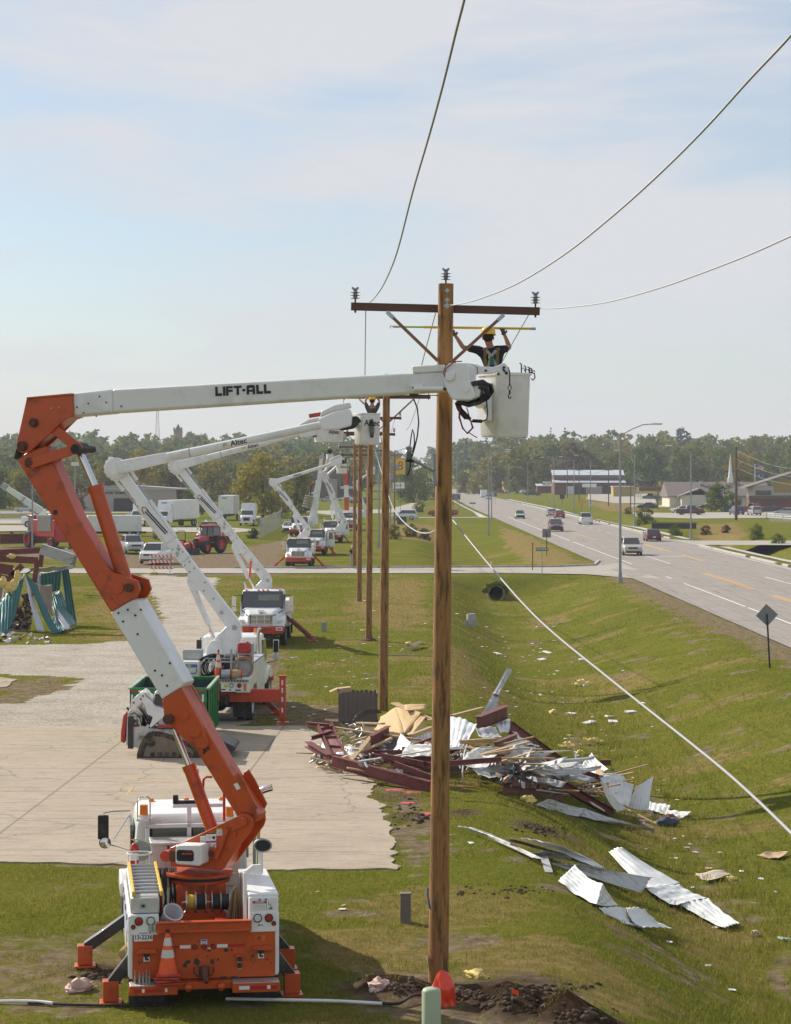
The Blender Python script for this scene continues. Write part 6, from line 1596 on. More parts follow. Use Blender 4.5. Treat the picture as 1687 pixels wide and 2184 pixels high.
m=MB();m.cyl(px(849,696.5,37.74),px(903,697.2,37.74),0.015,n=12);m.build('green_section',mat('lime_tube',(0.30,0.55,0.03),0.4),hs,world=True)
m=MB();m.cyl(px(838,696.3,37.74),px(849,696.5,37.74),0.018,n=10);m.tube([px(838,696.3,37.74),px(833,694,37.74),px(832,697,37.74),px(833,700,37.74)],0.008,6);m.build('hook',steel,hs,world=True)
m=MB();m.cyl(px(1133,700.5,37.74),px(1142.5,700.6,37.74),0.022,n=12);m.build('butt_cap',steel,hs,world=True)
def stock(foot,label,scale=1,arms='up',facing=1,shirt=navy,trousers=denim,group=None,dz=0):
 k=scale
 J=dict(hip=(0,0,.98),chest=(0,0,1.30),neck=(0,0,1.50),head=(0,.01,1.63),kL=(-.1,.03,.52),aL=(-.1,0,.1),kR=(.1,.03,.52),aR=(.1,0,.1),sL=(-.19,0,1.43),sR=(.19,0,1.43))
 J.update({'up':dict(eL=(-.24,.12,1.64),hL=(-.10,.2,1.88),eR=(.24,.12,1.64),hR=(.10,.2,1.88)),'fwd':dict(eL=(-.22,.1,1.17),hL=(-.1,.3,1.15),eR=(.24,.12,1.17),hR=(.34,.28,1.08)),'down':dict(eL=(-.24,0,1.15),hL=(-.25,.08,.90),eR=(.24,0,1.15),hR=(.25,.08,.90))}[arms])
 if dz:J={a:(V(b)-V((0,0,dz if b[2]>.6 else dz*.4 if b[2]>.3 else 0))+V((.06 if b[2]>1.2 else 0,.12 if .3<b[2]<.6 else 0,0)))for a,b in J.items()}
 if facing<0:J={a:(b[0],-b[1],b[2])for a,b in J.items()}
 return person(label,foot,J,shirt,trousers,detail=(arms=='up'),facing=facing,group=group)
greysh=mat('grey_shirt',(0.055,0.055,0.06),0.9)
stock(V((-.86,79.25,9.27)),'lineman in a yellow helmet with both arms raised in the second bucket',arms='up',shirt=greysh,dz=.22)
stock(b5['bucket']+V((0,0,-.48)),'distant lineman in a dark shirt leaning in the tall white bucket beyond the trucks',arms='fwd')
stock(V((-6.55,276,8.95)),'distant lineman in a blue shirt and yellow helmet behind the third far bucket',arms='fwd',shirt=mat('blue_shirt',(0.05,0.09,0.16),0.9))
p=gter(751.5,1207);stock(p,'man in a yellow helmet and pale trousers standing at the foot of a far pole',arms='down',shirt=navy,trousers=mat('pale_trousers',(0.45,0.43,0.38),0.9),facing=-1)
# ==== skip, loader, fence, pedestals
sk=thing('skip','open green metal skip with pale rim and red and white reflectors on the yard','skip',(-6.83,69.6,0.03))
m=MB()
for s in(-1,1):m.box((s*1.16,2.0,0.93),(0.05,4.0,1.46));m.box((s*0.8,2.0,0.1),(0.12,3.9,0.2))
m.box((0,0.025,0.93),(2.37,0.05,1.46));m.box((0,3.975,0.93),(2.37,0.05,1.46));m.box((0,2.0,0.22),(2.3,3.9,0.05))
for y in(0.6,1.3,2.0,2.7,3.4):
 for s in(-1,1):m.box((s*1.20,y,0.9),(0.05,0.09,1.4))
m.build('skip_body',greenp,sk,bev=0.006)
rim_m=mat('pale_green_rim',(0.30,0.42,0.28),0.5,var=0.15,dirt=(0.06,0.25,0.08),damt=0.5)
m=MB()
for s in(-1,1):m.box((s*1.175,2.0,1.68),(0.10,4.1,0.06))
m.build('rim',rim_m,sk,bev=0.01)
m=MB();m.box((0,0.02,1.665),(2.28,0.10,0.06));m.box((0,3.98,1.665),(2.28,0.10,0.06));m.box((0,-0.02,1.60),(2.3,0.05,0.09));m.build('rim_rail',greenp,sk,bev=0.008)
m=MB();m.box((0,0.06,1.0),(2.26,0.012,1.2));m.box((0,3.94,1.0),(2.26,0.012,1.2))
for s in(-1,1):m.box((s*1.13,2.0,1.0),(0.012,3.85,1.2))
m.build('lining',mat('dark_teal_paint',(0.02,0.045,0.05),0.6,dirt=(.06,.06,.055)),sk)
for x0,x1,mm in((-1.13,-0.93,reflr),(-0.92,-0.78,reflw),(0.60,0.78,reflw),(0.79,1.05,reflr)):
 m=MB();m.box(((x0+x1)/2,-0.048,1.60),(x1-x0,0.006,0.06));m.build('reflector',mm,sk)
for x in(-1.12,1.02):
 for z0,z1,mm in((1.28,1.50,reflw),(1.02,1.27,reflr)):
  m=MB();m.box((x,-0.004,(z0+z1)/2),(0.055,0.006,z1-z0));m.build('reflector',mm,sk)
LD=Plane(V((-6.5,66.2,0)),V((1,0,0)),V((0,-1,0)))
ldr=thing('track_loader','white compact track loader with a red rear door standing in front of the green skip','loader',(-6.4,67.0,0.03))
zz=lambda x,y:(202+.1927*x,1406+.1927*y)
def lp(name,pts,t0,t1,mm,parent=None,bev=0.0,at=None):
 m=MB();LD.prism(m,[zz(*p)for p in pts],t0,t1,at=0.0 if at is None else at);return m.build(name,mm,parent or ldr,bev=bev,world=True)
muddy=mat('muddy_rubber',(0.045,0.038,0.030),0.9,var=0.4,scale=8,dirt=(0.17,0.125,0.08),dscale=5,damt=0.7,dlo=0.45)
whmud=mat('muddy_white_paint',(0.60,0.59,0.56),0.45,var=0.1,dirt=(0.14,0.11,0.085),dscale=2.2,damt=0.85,dlo=0.50)
trk=[(478,1088),(468,1070),(490,985),(545,870),(590,825),(640,812),(720,818),(860,858),(1010,930),(1130,985),(1165,1030),(1160,1080),(1120,1108),(500,1110)]
for t0,t1 in((-0.40,0.0),(-1.75,-1.35)):
 tk=lp('track',trk,t0,t1,muddy,bev=0.03)
 lp('track_frame',[(540,1060),(560,1000),(600,900),(650,850),(760,860),(900,910),(1060,985),(1100,1030),(1080,1075),(560,1080)],t0+0.02,t1+0.03,mat('mud_brown',(0.21,0.165,0.12),0.95,var=0.4,scale=6),tk,0.02)
 m=MB();LD.pin(m,*zz(625,918),t0,t1+0.06,0.13);LD.pin(m,*zz(625,918),t1,t1+0.08,0.09)
 for x in(640,720,800,880,960,1040):LD.pin(m,*zz(x,1052),t0,t1+0.045,0.07)
 m.build('track_roller',muddy,tk,world=True)
 m=MB()
 for i in range(len(trk)):
  a,b=V(zz(*trk[i])),V(zz(*trk[(i+1)%len(trk)]));k=max(1,int((b-a).length/4))
  for j in range(k):
   c=a.lerp(b,(j+.5)/k);m.bar(LD.pt(c.x,c.y,0)+V((0,-t0,0))*1,LD.pt(c.x,c.y,0)+V((0,-t1,0)),0.035,0.035)
 m.build('track_lug',muddy,tk,world=True)
lp('body',[(330,960),(345,620),(370,565),(470,558),(520,620),(560,700),(620,780),(870,790),(1000,850),(1100,960),(1000,1000),(500,1000),(440,990)],-1.45,-0.30,whmud,bev=0.03)
lp('rear_door',[(272,920),(275,820),(300,640),(335,590),(352,600),(330,800),(312,945)],-1.45,-0.30,redpaint,bev=0.03)
lp('exhaust',[(310,565),(330,560),(352,590),(345,610)],-0.9,-0.75,black)
lp('rear_grille',[(358,640),(418,640),(415,1000),(356,995)],-0.34,-0.20,dark,bev=0.01)
lp('hood',[(420,560),(510,380),(560,400),(600,450),(640,560),(700,700),(620,770),(540,640),(480,560)],-1.2,-0.45,whmud,bev=0.03)
arm=[(385,570),(395,480),(430,430),(500,372),(535,395),(560,430),(620,470),(660,520),(740,545),(900,600),(1100,760),(1300,900),(1280,930),(1040,800),(880,660),(760,640),(700,690),(640,740),(605,768),(598,745),(628,680),(636,640),(610,625),(580,620),(562,570),(550,510),(515,460),(480,490),(462,520),(455,572)]
for t0,t1 in((-0.28,-0.12),(-1.63,-1.47)):
 a_=lp('lift_arm',arm,t0,t1,white,bev=0.015)
m=MB()
for x,y in((510,440),(430,480),(535,405),(585,622),(605,755)):LD.pin(m,*zz(x,y),-0.14,-0.09,0.025)
m.build('pin',dark,ldr,world=True)
m=MB();LD.prism(m,[zz(525,620),zz(545,610),zz(570,700),zz(600,640),zz(630,655),zz(560,745),zz(520,730)],-.5,-.3);m.tube([LD.pt(*zz(385,610),-.3),LD.pt(*zz(440,590),-.28),LD.pt(*zz(500,640),-.28),LD.pt(*zz(520,740),-.28)],0.014,6);m.build('hydraulic_hose',black,ldr,world=True)
cabp=[(620,480),(650,370),(690,355),(900,355),(930,470),(960,760),(700,770)]
lp('cab',cabp,-1.35,-0.38,white,bev=0.03)
lp('cab_window',[(640,500),(660,395),(890,390),(905,560),(760,540)],-0.39,-0.36,glass)
m=MB()
for k in range(9):m.bar(LD.pt(*zz(650+28*k,395),-.35),LD.pt(*zz(650+28*k,540),-.35),0.012,0.008)
for k in range(6):m.bar(LD.pt(*zz(645,400+26*k),-.35),LD.pt(*zz(900,400+26*k),-.35),0.012,0.008)
m.build('cab_mesh',dark,ldr,world=True)
lp('red_panel',[(685,735),(860,730),(860,765),(685,768)],-0.28,-0.24,redpaint)
lp('badge',[(420,728),(482,726),(482,756),(420,758)],-0.31,-0.285,mat('badge_red',(0.2,0.015,0.02),0.5))
text('90',ldr,LD.pt(*zz(452,690),-0.285),(1,0,0),(0,0,1),ink,0.17,0.006,0.95,world=True)
lp('loader_bucket',[(1240,880),(1370,880),(1545,965),(1560,1000),(1490,1030),(1400,1060),(1200,1075),(1180,960)],-1.75,0.0,dark,bev=0.01)
m=MB();PF=gnd(724,1542);fz=0
fn=thing('fence_panel','short grey weathered picket fence in front of the second pole','fence',(PF.x,PF.y,0))
for row,(y0,z0,x0)in enumerate(((0.0,0.0,0.0),(1.1,0.0,0.05))):
 for k in range(8):
  w=0.138;x=x0+0.15*k;h=(0.98 if row==0 else 0.98)+0.012*(k%3)
  m=MB();m.prism([(x,0.02),(x+w,0.02),(x+w,h-0.05),(x+w-0.035,h),(x+0.035,h),(x,h-0.05)],(0,y0,0),(1,0,0),(0,0,1),(0,1,0),-0.012,0.012);m.build('picket',fencew,fn)
 m=MB()
 for z in(0.25,0.82):m.box((x0+0.6,y0+0.035,z),(1.2,0.045,0.09))
 m.build('rail',fencew,fn)
for x in(-.02,1.22):
 m=MB();m.box((x,0.55,0.5),(0.03,1.1,0.98));m.build('side_board',fencew,fn)
cb=thing('cardboard_box','flattened brown cardboard box lying on top of the picket fence','cardboard box',(PF.x+0.05,PF.y+0.4,1.0))
m=MB();m.box((0.1,0,0.07),(0.42,0.4,0.14),rot=(0,R(-6),R(12)));m.bar((-0.12,0,0.12),(-0.38,-0.05,0.0),0.36,0.012);m.build('carton',cardb,cb)
def post(name,label,u,v,w,h,mm,cat,round_=False,top=True,z=None):
 p=gter(u,v);t=thing(name,label,cat,p)
 m=MB()
 if round_:m.lathe([(w/2,-.1),(w/2,h-.05),(w/2-.02,h-.015),(w/2-.05,h),(0.001,h+.003)],24)
 else:m.box((0,0,h/2-.05),(w,w*.8,h+.1))
 m.build('casing',mm,t,bev=0.015,seg=3)
 if top and not round_:
  m=MB();m.box((0,0,h+0.0),(w+.015,w*.8+.015,.03));m.build('cap',mm,t,bev=0.01)
 return t
post('utility_pedestal','short grey brown square marker post in the grass left of the near pole',865,1967,0.195,0.53,mat('grey_brown_plastic',(0.17,0.145,0.125),0.7,var=0.15,dirt=(.24,.22,.2),damt=.4),'marker post')
pp=post('utility_pedestal','pale green round topped pedestal with a pink flag, cut by the lower edge',920,2225,0.275,0.80,palegreen,'pedestal',True)
post('utility_pedestal','small grey pedestal standing alone on the grass right of the third truck',691,1347,0.27,0.50,mat('grey_green_plastic',(0.27,0.31,0.29),0.6),'pedestal')
bag=gter(938,2128);bt=thing('plastic_bag','bright orange plastic bag slumped at the foot of the near pole','bag',V((0.71,35.45,th(.71,35.45)-.03)))
m=MB()
def bagf(i,j):
 a=6.283*i;n_=noise.noise(V((math.cos(a)*1.4,math.sin(a)*1.4,j*2.2)));r=(.20*math.sin(math.pi*min(1,.30+j*.70))**.7)*(1+.55*n_)+.01
 return V((r*math.cos(a)+.10*(1-j)**2,r*.8*math.sin(a),.56*j+.07*n_*j))
m.grid(bagf,44,18)
m.build('film',mat('orange_film',(0.80,0.055,0.012),0.28,var=0.15,coat=0.4),bt,fix=False)
def flag(u,v,label,mm,h=0.25,s=.10):
 p=gter(u,v);t=thing('marker_flag',label,'marker flag',p)
 m=MB();m.cyl((0,0,0),(0.0,0,h),0.004,n=5);m.build('stake',steel,t)
 m=MB();m.grid(lambda i,j:V((s*i,0.02*math.sin(5*i),h-s*.8+s*.8*j-.03*i)),6,2);m.build('flag',mm,t)
flag(1092,2143,'small orange marker flag on the trench soil right of the near pole',conem)
flag(905,2225,'pink marker flag before the pale green pedestal',mat('pink_flag',(.75,.05,.12),.6),.42)
cone('traffic_cone','small traffic cone at the edge of the cross street near the ditch',gter(1048,1212),0.75,0)
cone('traffic_cone','small traffic cone left of the first truck beyond the cross street',gter(601,1166),0.7,0)
wire('ground_pipe',[gter(-20,2141)+V((0,0,.04)),gter(65,2142)+V((0,0,.05)),gter(112,2146)+V((0,0,.05))],0.026,'white pipe lying on the grass at the lower left edge',litterw,10)
wire('ground_pipe',[gter(482,2135)+V((0,0,.04)),gter(600,2139)+V((0,0,.05)),gter(720,2143)+V((0,0,.06)),gter(815,2147)+V((0,0,.05))],0.026,'white pipe on the grass between the near truck and the pedestal',litterw,10)
wire('ground_cable',[gter(60,2143)+V((0,0,.03)),gter(180,2147)+V((0,0,.03)),gter(300,2147)+V((0,0,.02)),gter(375,2143)+V((0,0,.03))],0.022,'black cable lying along the grass below the near truck',black,8)
wire('ground_cable',[gter(812,2146)+V((0,0,.05)),gter(850,2148)+V((0,0,.06)),gter(880,2136)+V((0,0,.09)),gter(905,2131)+V((0,0,.07))],0.024,'black cable bending up to the pale green pedestal',black,8)
lg=thing('log','short broken pole stub lying on the bank right of the fence','log',gter(884,1386)+V((0,0,.18)))
m=MB();wobble_pole(V((-.28,-.5,0)),V((.28,1.9,.05)),.2,.17,5).v;b_=wobble_pole(V((-.25,-.5,0)),V((.30,1.9,.08)),.2,.17,5);b_.build('log_shaft',mat('old_grey_wood',(0.10,0.08,0.06),0.9,var=0.4,bump=.4),lg)
m=MB();m.ball((-.3,-.1,.12),(.16,.12,.1),8,6,jit=.3);m.build('insulation_scrap',insul,lg)
cu=thing('culvert','dark round concrete culvert mouth in the far end of the ditch','culvert',V((7.95,182.2,-1.85)))
m=MB()
m.lathe([(.56,0),(.70,0),(.72,.3),(.70,3.0),(.56,3.0),(.56,0)],28,0,Matrix.Translation((0,-.1,.58))@Matrix.Rotation(R(-90),4,'X'),cap=False);m.build('pipe',mat('old_concrete',(.24,.21,.17),.9,var=.3),cu)
m=MB();m.cyl((0,1.6,.58),(0,1.7,.58),.58,n=24);m.build('pipe_inside',mat('pipe_shade',(.012,.011,.01),1.0),cu)  # near-black disc stands in for the shade inside the pipe
m=MB()
for k in range(16):
 a=R(20+140*k/15);m.ball((.86*math.cos(a),.12,.5+.84*math.sin(a)),(.3,.3,.2),9,7,jit=.25)
m.build('sod_collar',gm,cu)
ms=gter(1000,1336)
ws_=thing('metal_scrap','small bent grey metal box standing in the ditch beyond the log','scrap',ms)
m=MB();m.box((0.15,0,.38),(.5,.3,.76),rot=(0,R(-4),R(20)));m.prism([(-.5,0),(0,0),(0,.55)],(0,-.1,0),(1,0,0),(0,0,1),(0,1,0),-.02,.02);m.build('plate',sheetg,ws_)
# ==== debris heap
ZA=lambda x,y:(632.6+.2292*x,1476+.2292*y)
ZB=lambda x,y:(931.4+.3438*x,1405.9+.3438*y)
ZC=lambda x,y:(843.5+.5*x,1669.5+.5*y)
def at(q,z):return gter(q[0],q[1],z)
GB,GP,GW='maroon steel in the debris heap','sheet metal in the debris heap','lumber in the debris heap'
def one(name,label,cat,mb,mm,group=None,**k):
 c=V((sum(v[0]for v in mb.v)/len(mb.v),sum(v[1]for v in mb.v)/len(mb.v),min(v[2]for v in mb.v)))
 mb.v=[tuple(V(v)-c)for v in mb.v]
 o=mb.build(name,mm,None,**k);o.location=c
 return tag(o,label,cat,group)
def ibeam(a,b,w,h):
 m=MB();d,s,t=frame_from(V(b)-V(a))
 for k in(-1,1):m.bar(V(a)+t*k*h/2,V(b)+t*k*h/2,w,.014)
 m.bar(a,b,.012,h-.02);return m
def panel(q,ribs=5,dep=.03,bow=0.0,cr=.05,n=26,mm=6,seed=0):
 """ribbed sheet stretched over four corners (q0-q1 is the short side)"""
 a,b,c,d=[V(p)for p in q];nn=(b-a).cross(d-a).normalized();m=MB()
 def fn(i,j):
  p=a.lerp(b,i).lerp(d.lerp(c,i),j)
  f=(i*ribs)%1.0;r=dep*(1 if .35<f<.65 else(0 if f<.25 or f>.75 else .5))
  cz=noise.noise(V((i*2.2+seed,j*3.1,seed*1.7)))*cr+noise.noise(V((i*6+seed,j*8,seed)))*cr*.35
  return p+nn*(r+bow*math.sin(math.pi*j)+cz)
 m.grid(fn,max(6,ribs*6),n);return m
for(q0,h0,q1,h1,w,h,lab)in((ZA(330,640),.45,ZA(1245,885),.12,.16,.30,'long maroon beam slanting along the front left edge of the heap'),(ZA(140,425),.75,ZA(335,370),.85,.10,.10,'short maroon bar crossing the ribbed maroon panel'),(ZA(95,292),.95,ZA(305,312),1.0,.14,.10,'maroon bar topping the left end of the heap'),(ZA(105,482),.45,ZA(310,605),.35,.22,.14,'pinkish maroon channel at the far left of the heap'),(ZA(690,460),.8,ZA(860,365),.95,.15,.32,'stub of maroon beam with bolt holes below the chipboard'),(ZA(590,640),.35,ZA(730,520),.6,.2,.25,'dark red steel stub in the middle of the heap'),(ZB(250,395),.95,ZB(435,322),1.35,.24,.36,'thick maroon tube jutting from the top of the heap right of the near pole'),(ZB(455,420),1.05,ZB(840,695),.40,.12,.34,'longest maroon beam slanting down the back of the heap'),(ZB(500,608),.72,ZB(706,598),.66,.12,.16,'level maroon beam below the grey sheets'),(ZB(358,532),.85,ZB(497,478),.95,.16,.16,'short maroon beam beside the white sheet'),(ZB(600,680),.55,ZB(1092,958),.08,.20,.22,'maroon beam slanting to the lower right end of the heap'),(ZB(470,765),.30,ZB(692,776),.30,.10,.14,'maroon beam lying low at the front of the heap'),(ZB(410,812),.12,ZB(782,852),.14,.22,.26,'rusty channel lying at the front edge of the heap'),(ZB(860,700),.35,ZB(1075,770),.3,.2,.3,'pinkish steel stub beside the upright white sheets'),(ZB(1015,640),.25,ZB(1080,640),.22,.2,.18,'small brown stub behind the upright white sheets')):
 one('maroon_beam',lab,'steel beam',ibeam(at(q0,h0),at(q1,h1),w,h),maroon,GB)
pc=[at(ZA(*p),z)for p,z in(((200,322),.95),((322,300),1.0),((472,636),.32),((330,605),.35))]
pt=thing('ribbed_steel_panel','maroon panel crossed by ribs propped at the left end of the heap','steel panel',pc[3],0,GB)
m=panel(pc,1,0,0,.02);m.build('plate',mat('faded_maroon',(0.24,0.085,0.08),0.6,var=.15,dirt=(.1,.03,.03)),pt,world=True,solid=.01)
for a,b in((0,3),(1,2)):
 m=MB();m.bar(pc[a],pc[b],.05,.16);m.build('flange',maroon,pt,world=True)
for k in(.1,.38,.66,.93):
 m=MB();m.bar(pc[0].lerp(pc[3],k),pc[1].lerp(pc[2],k),.05,.12);m.build('rib',maroon,pt,world=True)
for(q0,h0,q1,h1,w,h,lab)in((ZA(340,325),.95,ZA(1252,460),.85,.09,.05,'long straight board laid across the left half of the heap'),(ZA(500,640),.40,ZA(712,392),.95,.14,.04,'pale board leaning below the long straight board'),(ZA(1028,738),.2,ZA(1216,465),.85,.12,.04,'board leaning just left of the near pole'),(ZA(480,612),.42,ZA(885,425),.88,.10,.05,'board lying under the long straight board'),(ZA(0,567),.03,ZA(218,569),.06,.09,.05,'board lying on the concrete left of the heap'),(ZA(570,284),1.02,ZA(805,292),1.15,.14,.05,'short board sticking out left of the chipboard'),(ZA(910,100),1.45,ZA(1262,262),1.2,.24,.04,'broad plank over the top of the chipboard'),(ZA(1060,400),1.0,ZA(1255,325),1.1,.12,.05,'board running from the chipboard to the near pole'),(ZB(155,512),.9,ZB(362,498),.92,.16,.10,'thick timber right of the near pole'),(ZB(95,350),1.1,ZB(285,300),1.2,.12,.06,'board behind the white sheets right of the near pole'),(ZB(1182,930),.25,ZB(1372,1026),.02,.05,.04,'thin stick poking out at the lower right end of the heap'),(ZB(965,805),.3,ZB(1060,858),.2,.07,.04,'short stick in front of the beige curved panel')):
 m=MB();m.bar(at(q0,h0),at(q1,h1),w,h);one('board',lab,'board',m,lumber,GW,bev=.004)
for pts,zs,lab in((((780,232),(925,140),(1005,392),(722,352)),(1.05,1.4,.95,.85),'large splintered chipboard sheet left of the near pole'),(((925,140),(1195,190),(1160,200),(1004,392)),(1.4,1.4,1.32,.95),'upper chipboard sheet beside the large splintered one'),(((1168,206),(1216,218),(1062,402),(1004,392)),(1.32,1.3,.95,.92),'narrow chipboard strip right of the large splintered sheet'),(((1000,118),(1220,110),(1195,160),(1010,170)),(1.5,1.55,1.42,1.42),'topmost chipboard piece at the crest of the heap'),(((170,700),(335,640),(335,668),(190,702)),(.03,.3,.26,.02),'chipboard corner propped on the concrete at the left'),(((200,706),(425,738),(415,752),(230,712)),(.03,.05,.04,.02),'thin chipboard strip lying on the concrete')):
 one('chipboard',lab,'chipboard',panel([at(ZA(*p),z)for p,z in zip(pts,zs)],1,0,.02,.04,10,seed=len(lab)),osb,'chipboard in the debris heap',solid=.015)
Q=lambda Zf,pts,zs:[at(Zf(*p),z+(.07 if Zf is ZC else .02))for p,z in zip(pts,zs)]
for Zf,pts,zs,ribs,bow,cr,mm,lab in((ZA,((510,300),(545,225),(760,158),(800,195)),(.8,1.05,1.2,1.05),3,.12,.04,sheetdk,'dark curled sheet behind the short board'),(ZA,((830,640),(925,660),(1062,470),(970,385)),(.35,.32,.9,.95),2,-.06,.03,sheetw,'white folded sheet left of the near pole'),(ZA,((1060,430),(1250,370),(1252,560),(1030,600)),(.8,.9,.6,.5),6,.05,.05,sheetw,'ribbed white sheet against the near pole'),(ZA,((670,600),(820,530),(900,600),(700,650)),(.4,.5,.4,.3),3,.1,.06,sheetw,'crumpled white sheet in the left half of the heap'),(ZA,((720,490),(930,440),(940,560),(760,590)),(.6,.72,.5,.45),2,.1,.06,sheetdk,'black curled sheet below the boards'),(ZA,((740,715),(980,720),(1000,780),(800,750)),(.2,.2,.06,.06),3,.05,.04,sheetw,'low white strip behind the long front beam'),(ZA,((830,640),(1010,620),(1020,700),(860,700)),(.3,.35,.15,.12),2,.12,.05,sheetdk,'dark curled sheet under the white folded sheet'),(ZB,((75,345),(250,400),(150,555),(70,545)),(1.15,1.05,.7,.75),5,.06,.07,sheetw,'bright white ribbed sheet just right of the near pole'),(ZB,((255,372),(345,370),(385,215),(350,205)),(.95,.95,1.6,1.6),2,.08,.04,sheetg,'lower half of the upright bent sheet on the crest of the heap'),(ZB,((350,215),(385,225),(470,66),(436,56)),(1.58,1.58,2.3,2.3),2,-.08,.03,sheetg,'upper curled end of the upright bent sheet on the crest'),(ZB,((345,300),(455,370),(460,455),(395,455)),(1.2,1.1,.85,.85),4,.05,.06,sheetw,'white sheet hanging below the upright bent sheet'),(ZB,((240,420),(370,420),(410,480),(290,490)),(1.0,1.0,.88,.88),3,.06,.05,sheetg,'grey sheet below the thick maroon tube'),(ZB,((385,548),(490,490),(615,545),(570,592)),(.75,.9,.75,.62),6,.04,.04,sheetw,'fan shaped white ribbed sheet in the middle of the heap'),(ZB,((470,450),(550,440),(640,540),(560,530)),(.95,.98,.8,.8),4,.05,.04,sheetw,'narrow white sheet under the longest maroon beam'),(ZB,((190,640),(420,595),(620,690),(330,740)),(.6,.65,.42,.35),5,.06,.06,sheetg,'broad grey sheet in the shaded middle of the heap'),(ZB,((220,560),(400,560),(420,600),(240,620)),(.75,.78,.68,.62),3,.06,.05,sheetw,'crushed white sheet above the broad grey sheet'),(ZB,((330,700),(560,690),(640,740),(420,770)),(.4,.4,.25,.25),3,.08,.05,sheetdk,'dark sheet lying low in the heap'),(ZB,((765,600),(900,650),(985,722),(850,690)),(.5,.4,.25,.3),4,.03,.04,sheetw,'white sheet leading to the pointed white sheet'),(ZB,((900,655),(962,580),(1066,682),(980,722)),(.35,.75,.5,.2),5,.05,.05,sheetw,'pointed white ribbed sheet standing near the right end of the heap'),(ZB,((985,640),(1068,745),(1050,760),(985,722)),(.6,.3,.22,.25),1,.03,.02,cardb,'beige torn board beside the pointed white sheet'),(ZB,((1070,722),(1222,775),(1190,915),(1065,865)),(.95,.85,.25,.35),6,.08,.05,sheetw,'left of the two tall white ribbed sheets at the right end'),(ZB,((1190,925),(1312,940),(1346,726),(1236,790)),(.2,.2,1.05,.85),6,.05,.05,sheetw,'right one of the two tall white ribbed sheets at the right end'),(ZB,((1015,755),(1045,765),(1182,930),(1115,950)),(.95,.9,.2,.12),2,.06,.03,whiteold,'beige curved panel before the two tall white sheets'),(ZB,((1322,880),(1450,905),(1430,960),(1315,930)),(.12,.08,.03,.1),4,.03,.04,sheetw,'flat white sheet right of the two tall white sheets'),(ZB,((1425,935),(1582,944),(1505,990),(1430,960)),(.06,.1,.02,.03),3,.02,.04,sheetw,'torn white tip of sheet farthest right of the heap'),(ZB,((605,905),(690,866),(930,925),(880,975)),(.05,.22,.12,.03),4,.05,.06,sheetg,'grey sheet on the grass at the front of the heap'),(ZB,((880,972),(925,928),(1308,1046),(1180,1025)),(.03,.14,.02,.02),4,.03,.04,sheetg,'long pointed grey sheet on the grass below the heap'),(ZC,((262,183),(330,192),(640,330),(585,318)),(.03,.14,.12,.04),3,.05,.03,sheetg,'upper left end of the longest flat sheet on the bank'),(ZC,((560,300),(640,290),(905,368),(850,362)),(.04,.18,.12,.05),3,.04,.03,sheetg,'lower end of the longest flat sheet on the bank'),(ZC,((466,240),(500,240),(862,352),(840,358)),(.16,.24,.2,.12),2,.02,.02,sheetdk,'thin dark edged sheet on top of the longest flat sheet'),(ZC,((535,237),(660,255),(895,362),(845,356)),(.22,.34,.22,.16),3,.04,.04,sheetw,'pale sheet topmost of the overlapping sheets on the bank'),(ZC,((668,345),(800,350),(1095,402),(1050,470)),(.05,.2,.32,.08),5,-.05,.05,sheetg,'shaded grey trough shaped sheet among the sheets on the bank'),(ZC,((908,292),(962,268),(1215,428),(1062,452)),(.1,.42,.2,.06),4,.08,.06,sheetw,'upper part of the white sheet sliding into the ditch'),(ZC,((1060,440),(1210,432),(1330,492),(1190,520)),(.08,.22,.12,.04),5,.03,.05,sheetw,'middle part of the white sheet sliding into the ditch'),(ZC,((1190,500),(1335,492),(1470,600),(1400,616)),(.05,.14,.04,.03),5,.03,.05,sheetw,'lowest part of the white sheet sliding into the ditch'),(ZC,((694,415),(765,350),(885,430),(860,515)),(.05,.34,.42,.06),6,.06,.05,sheetw,'kinked white sheet nearest the near pole'),(ZC,((860,515),(885,432),(950,522),(890,524)),(.05,.42,.06,.03),4,.03,.04,sheetw,'shaded lower fold of the kinked white sheet'),(ZC,((868,530),(985,528),(1055,612),(1035,608)),(.03,.18,.05,.03),5,.12,.05,sheetw,'small wavy white sheet lowest on the bank, left half'),(ZC,((985,530),(1062,536),(1182,622),(1045,612)),(.16,.22,.03,.05),5,.06,.05,sheetw,'small wavy white sheet lowest on the bank, right half')):  # dark sheets below boards and white sheet stand in for shaded gaps
 one('metal_sheet',lab,'metal sheet',panel(Q(Zf,pts,zs),ribs,.018,bow,cr,seed=len(lab)*.37),mm,GP,solid=.006)
m=MB();m.bar(at(ZC(632,312),.1),at(ZC(655,382),.02),.16,.03);one('metal_strip','small grey strip crossing the longest flat sheet on the bank','metal strip',m,sheetg,GP)
def pipe(pts,r,lab,mm,nm='pipe'):
 m=MB();m.tube(pts,r,8);one(nm,lab,'pipe',m,mm,'pipes in the debris heap')
pipe([at(ZA(580,642),.55),at(ZA(900,595),.75),at(ZA(1250,540),.95)],.022,'thin pale pipe lying across the left half of the heap',litterw)
pipe([at(ZB(78,556),1.0),at(ZB(180,552),.95),at(ZB(188,530),.98),at(ZB(172,580),.85),at(ZB(160,700),.4),at(ZB(168,765),.1)],.022,'pale pipe bent down just right of the near pole',litterw)
pipe([at(ZB(500,600),.75),at(ZB(640,575),.8),at(ZB(840,568),.75),at(ZB(862,585),.7),at(ZB(858,660),.5),at(ZB(825,710),.3),at(ZB(690,716),.3)],.035,'shiny tube bent like a hook over the right half of the heap',chrome)
pipe([at(ZB(555,640),.62),at(ZB(800,790),.4),at(ZB(1035,940),.12)],.04,'long white rod slanting to the lower right of the heap',litterw)
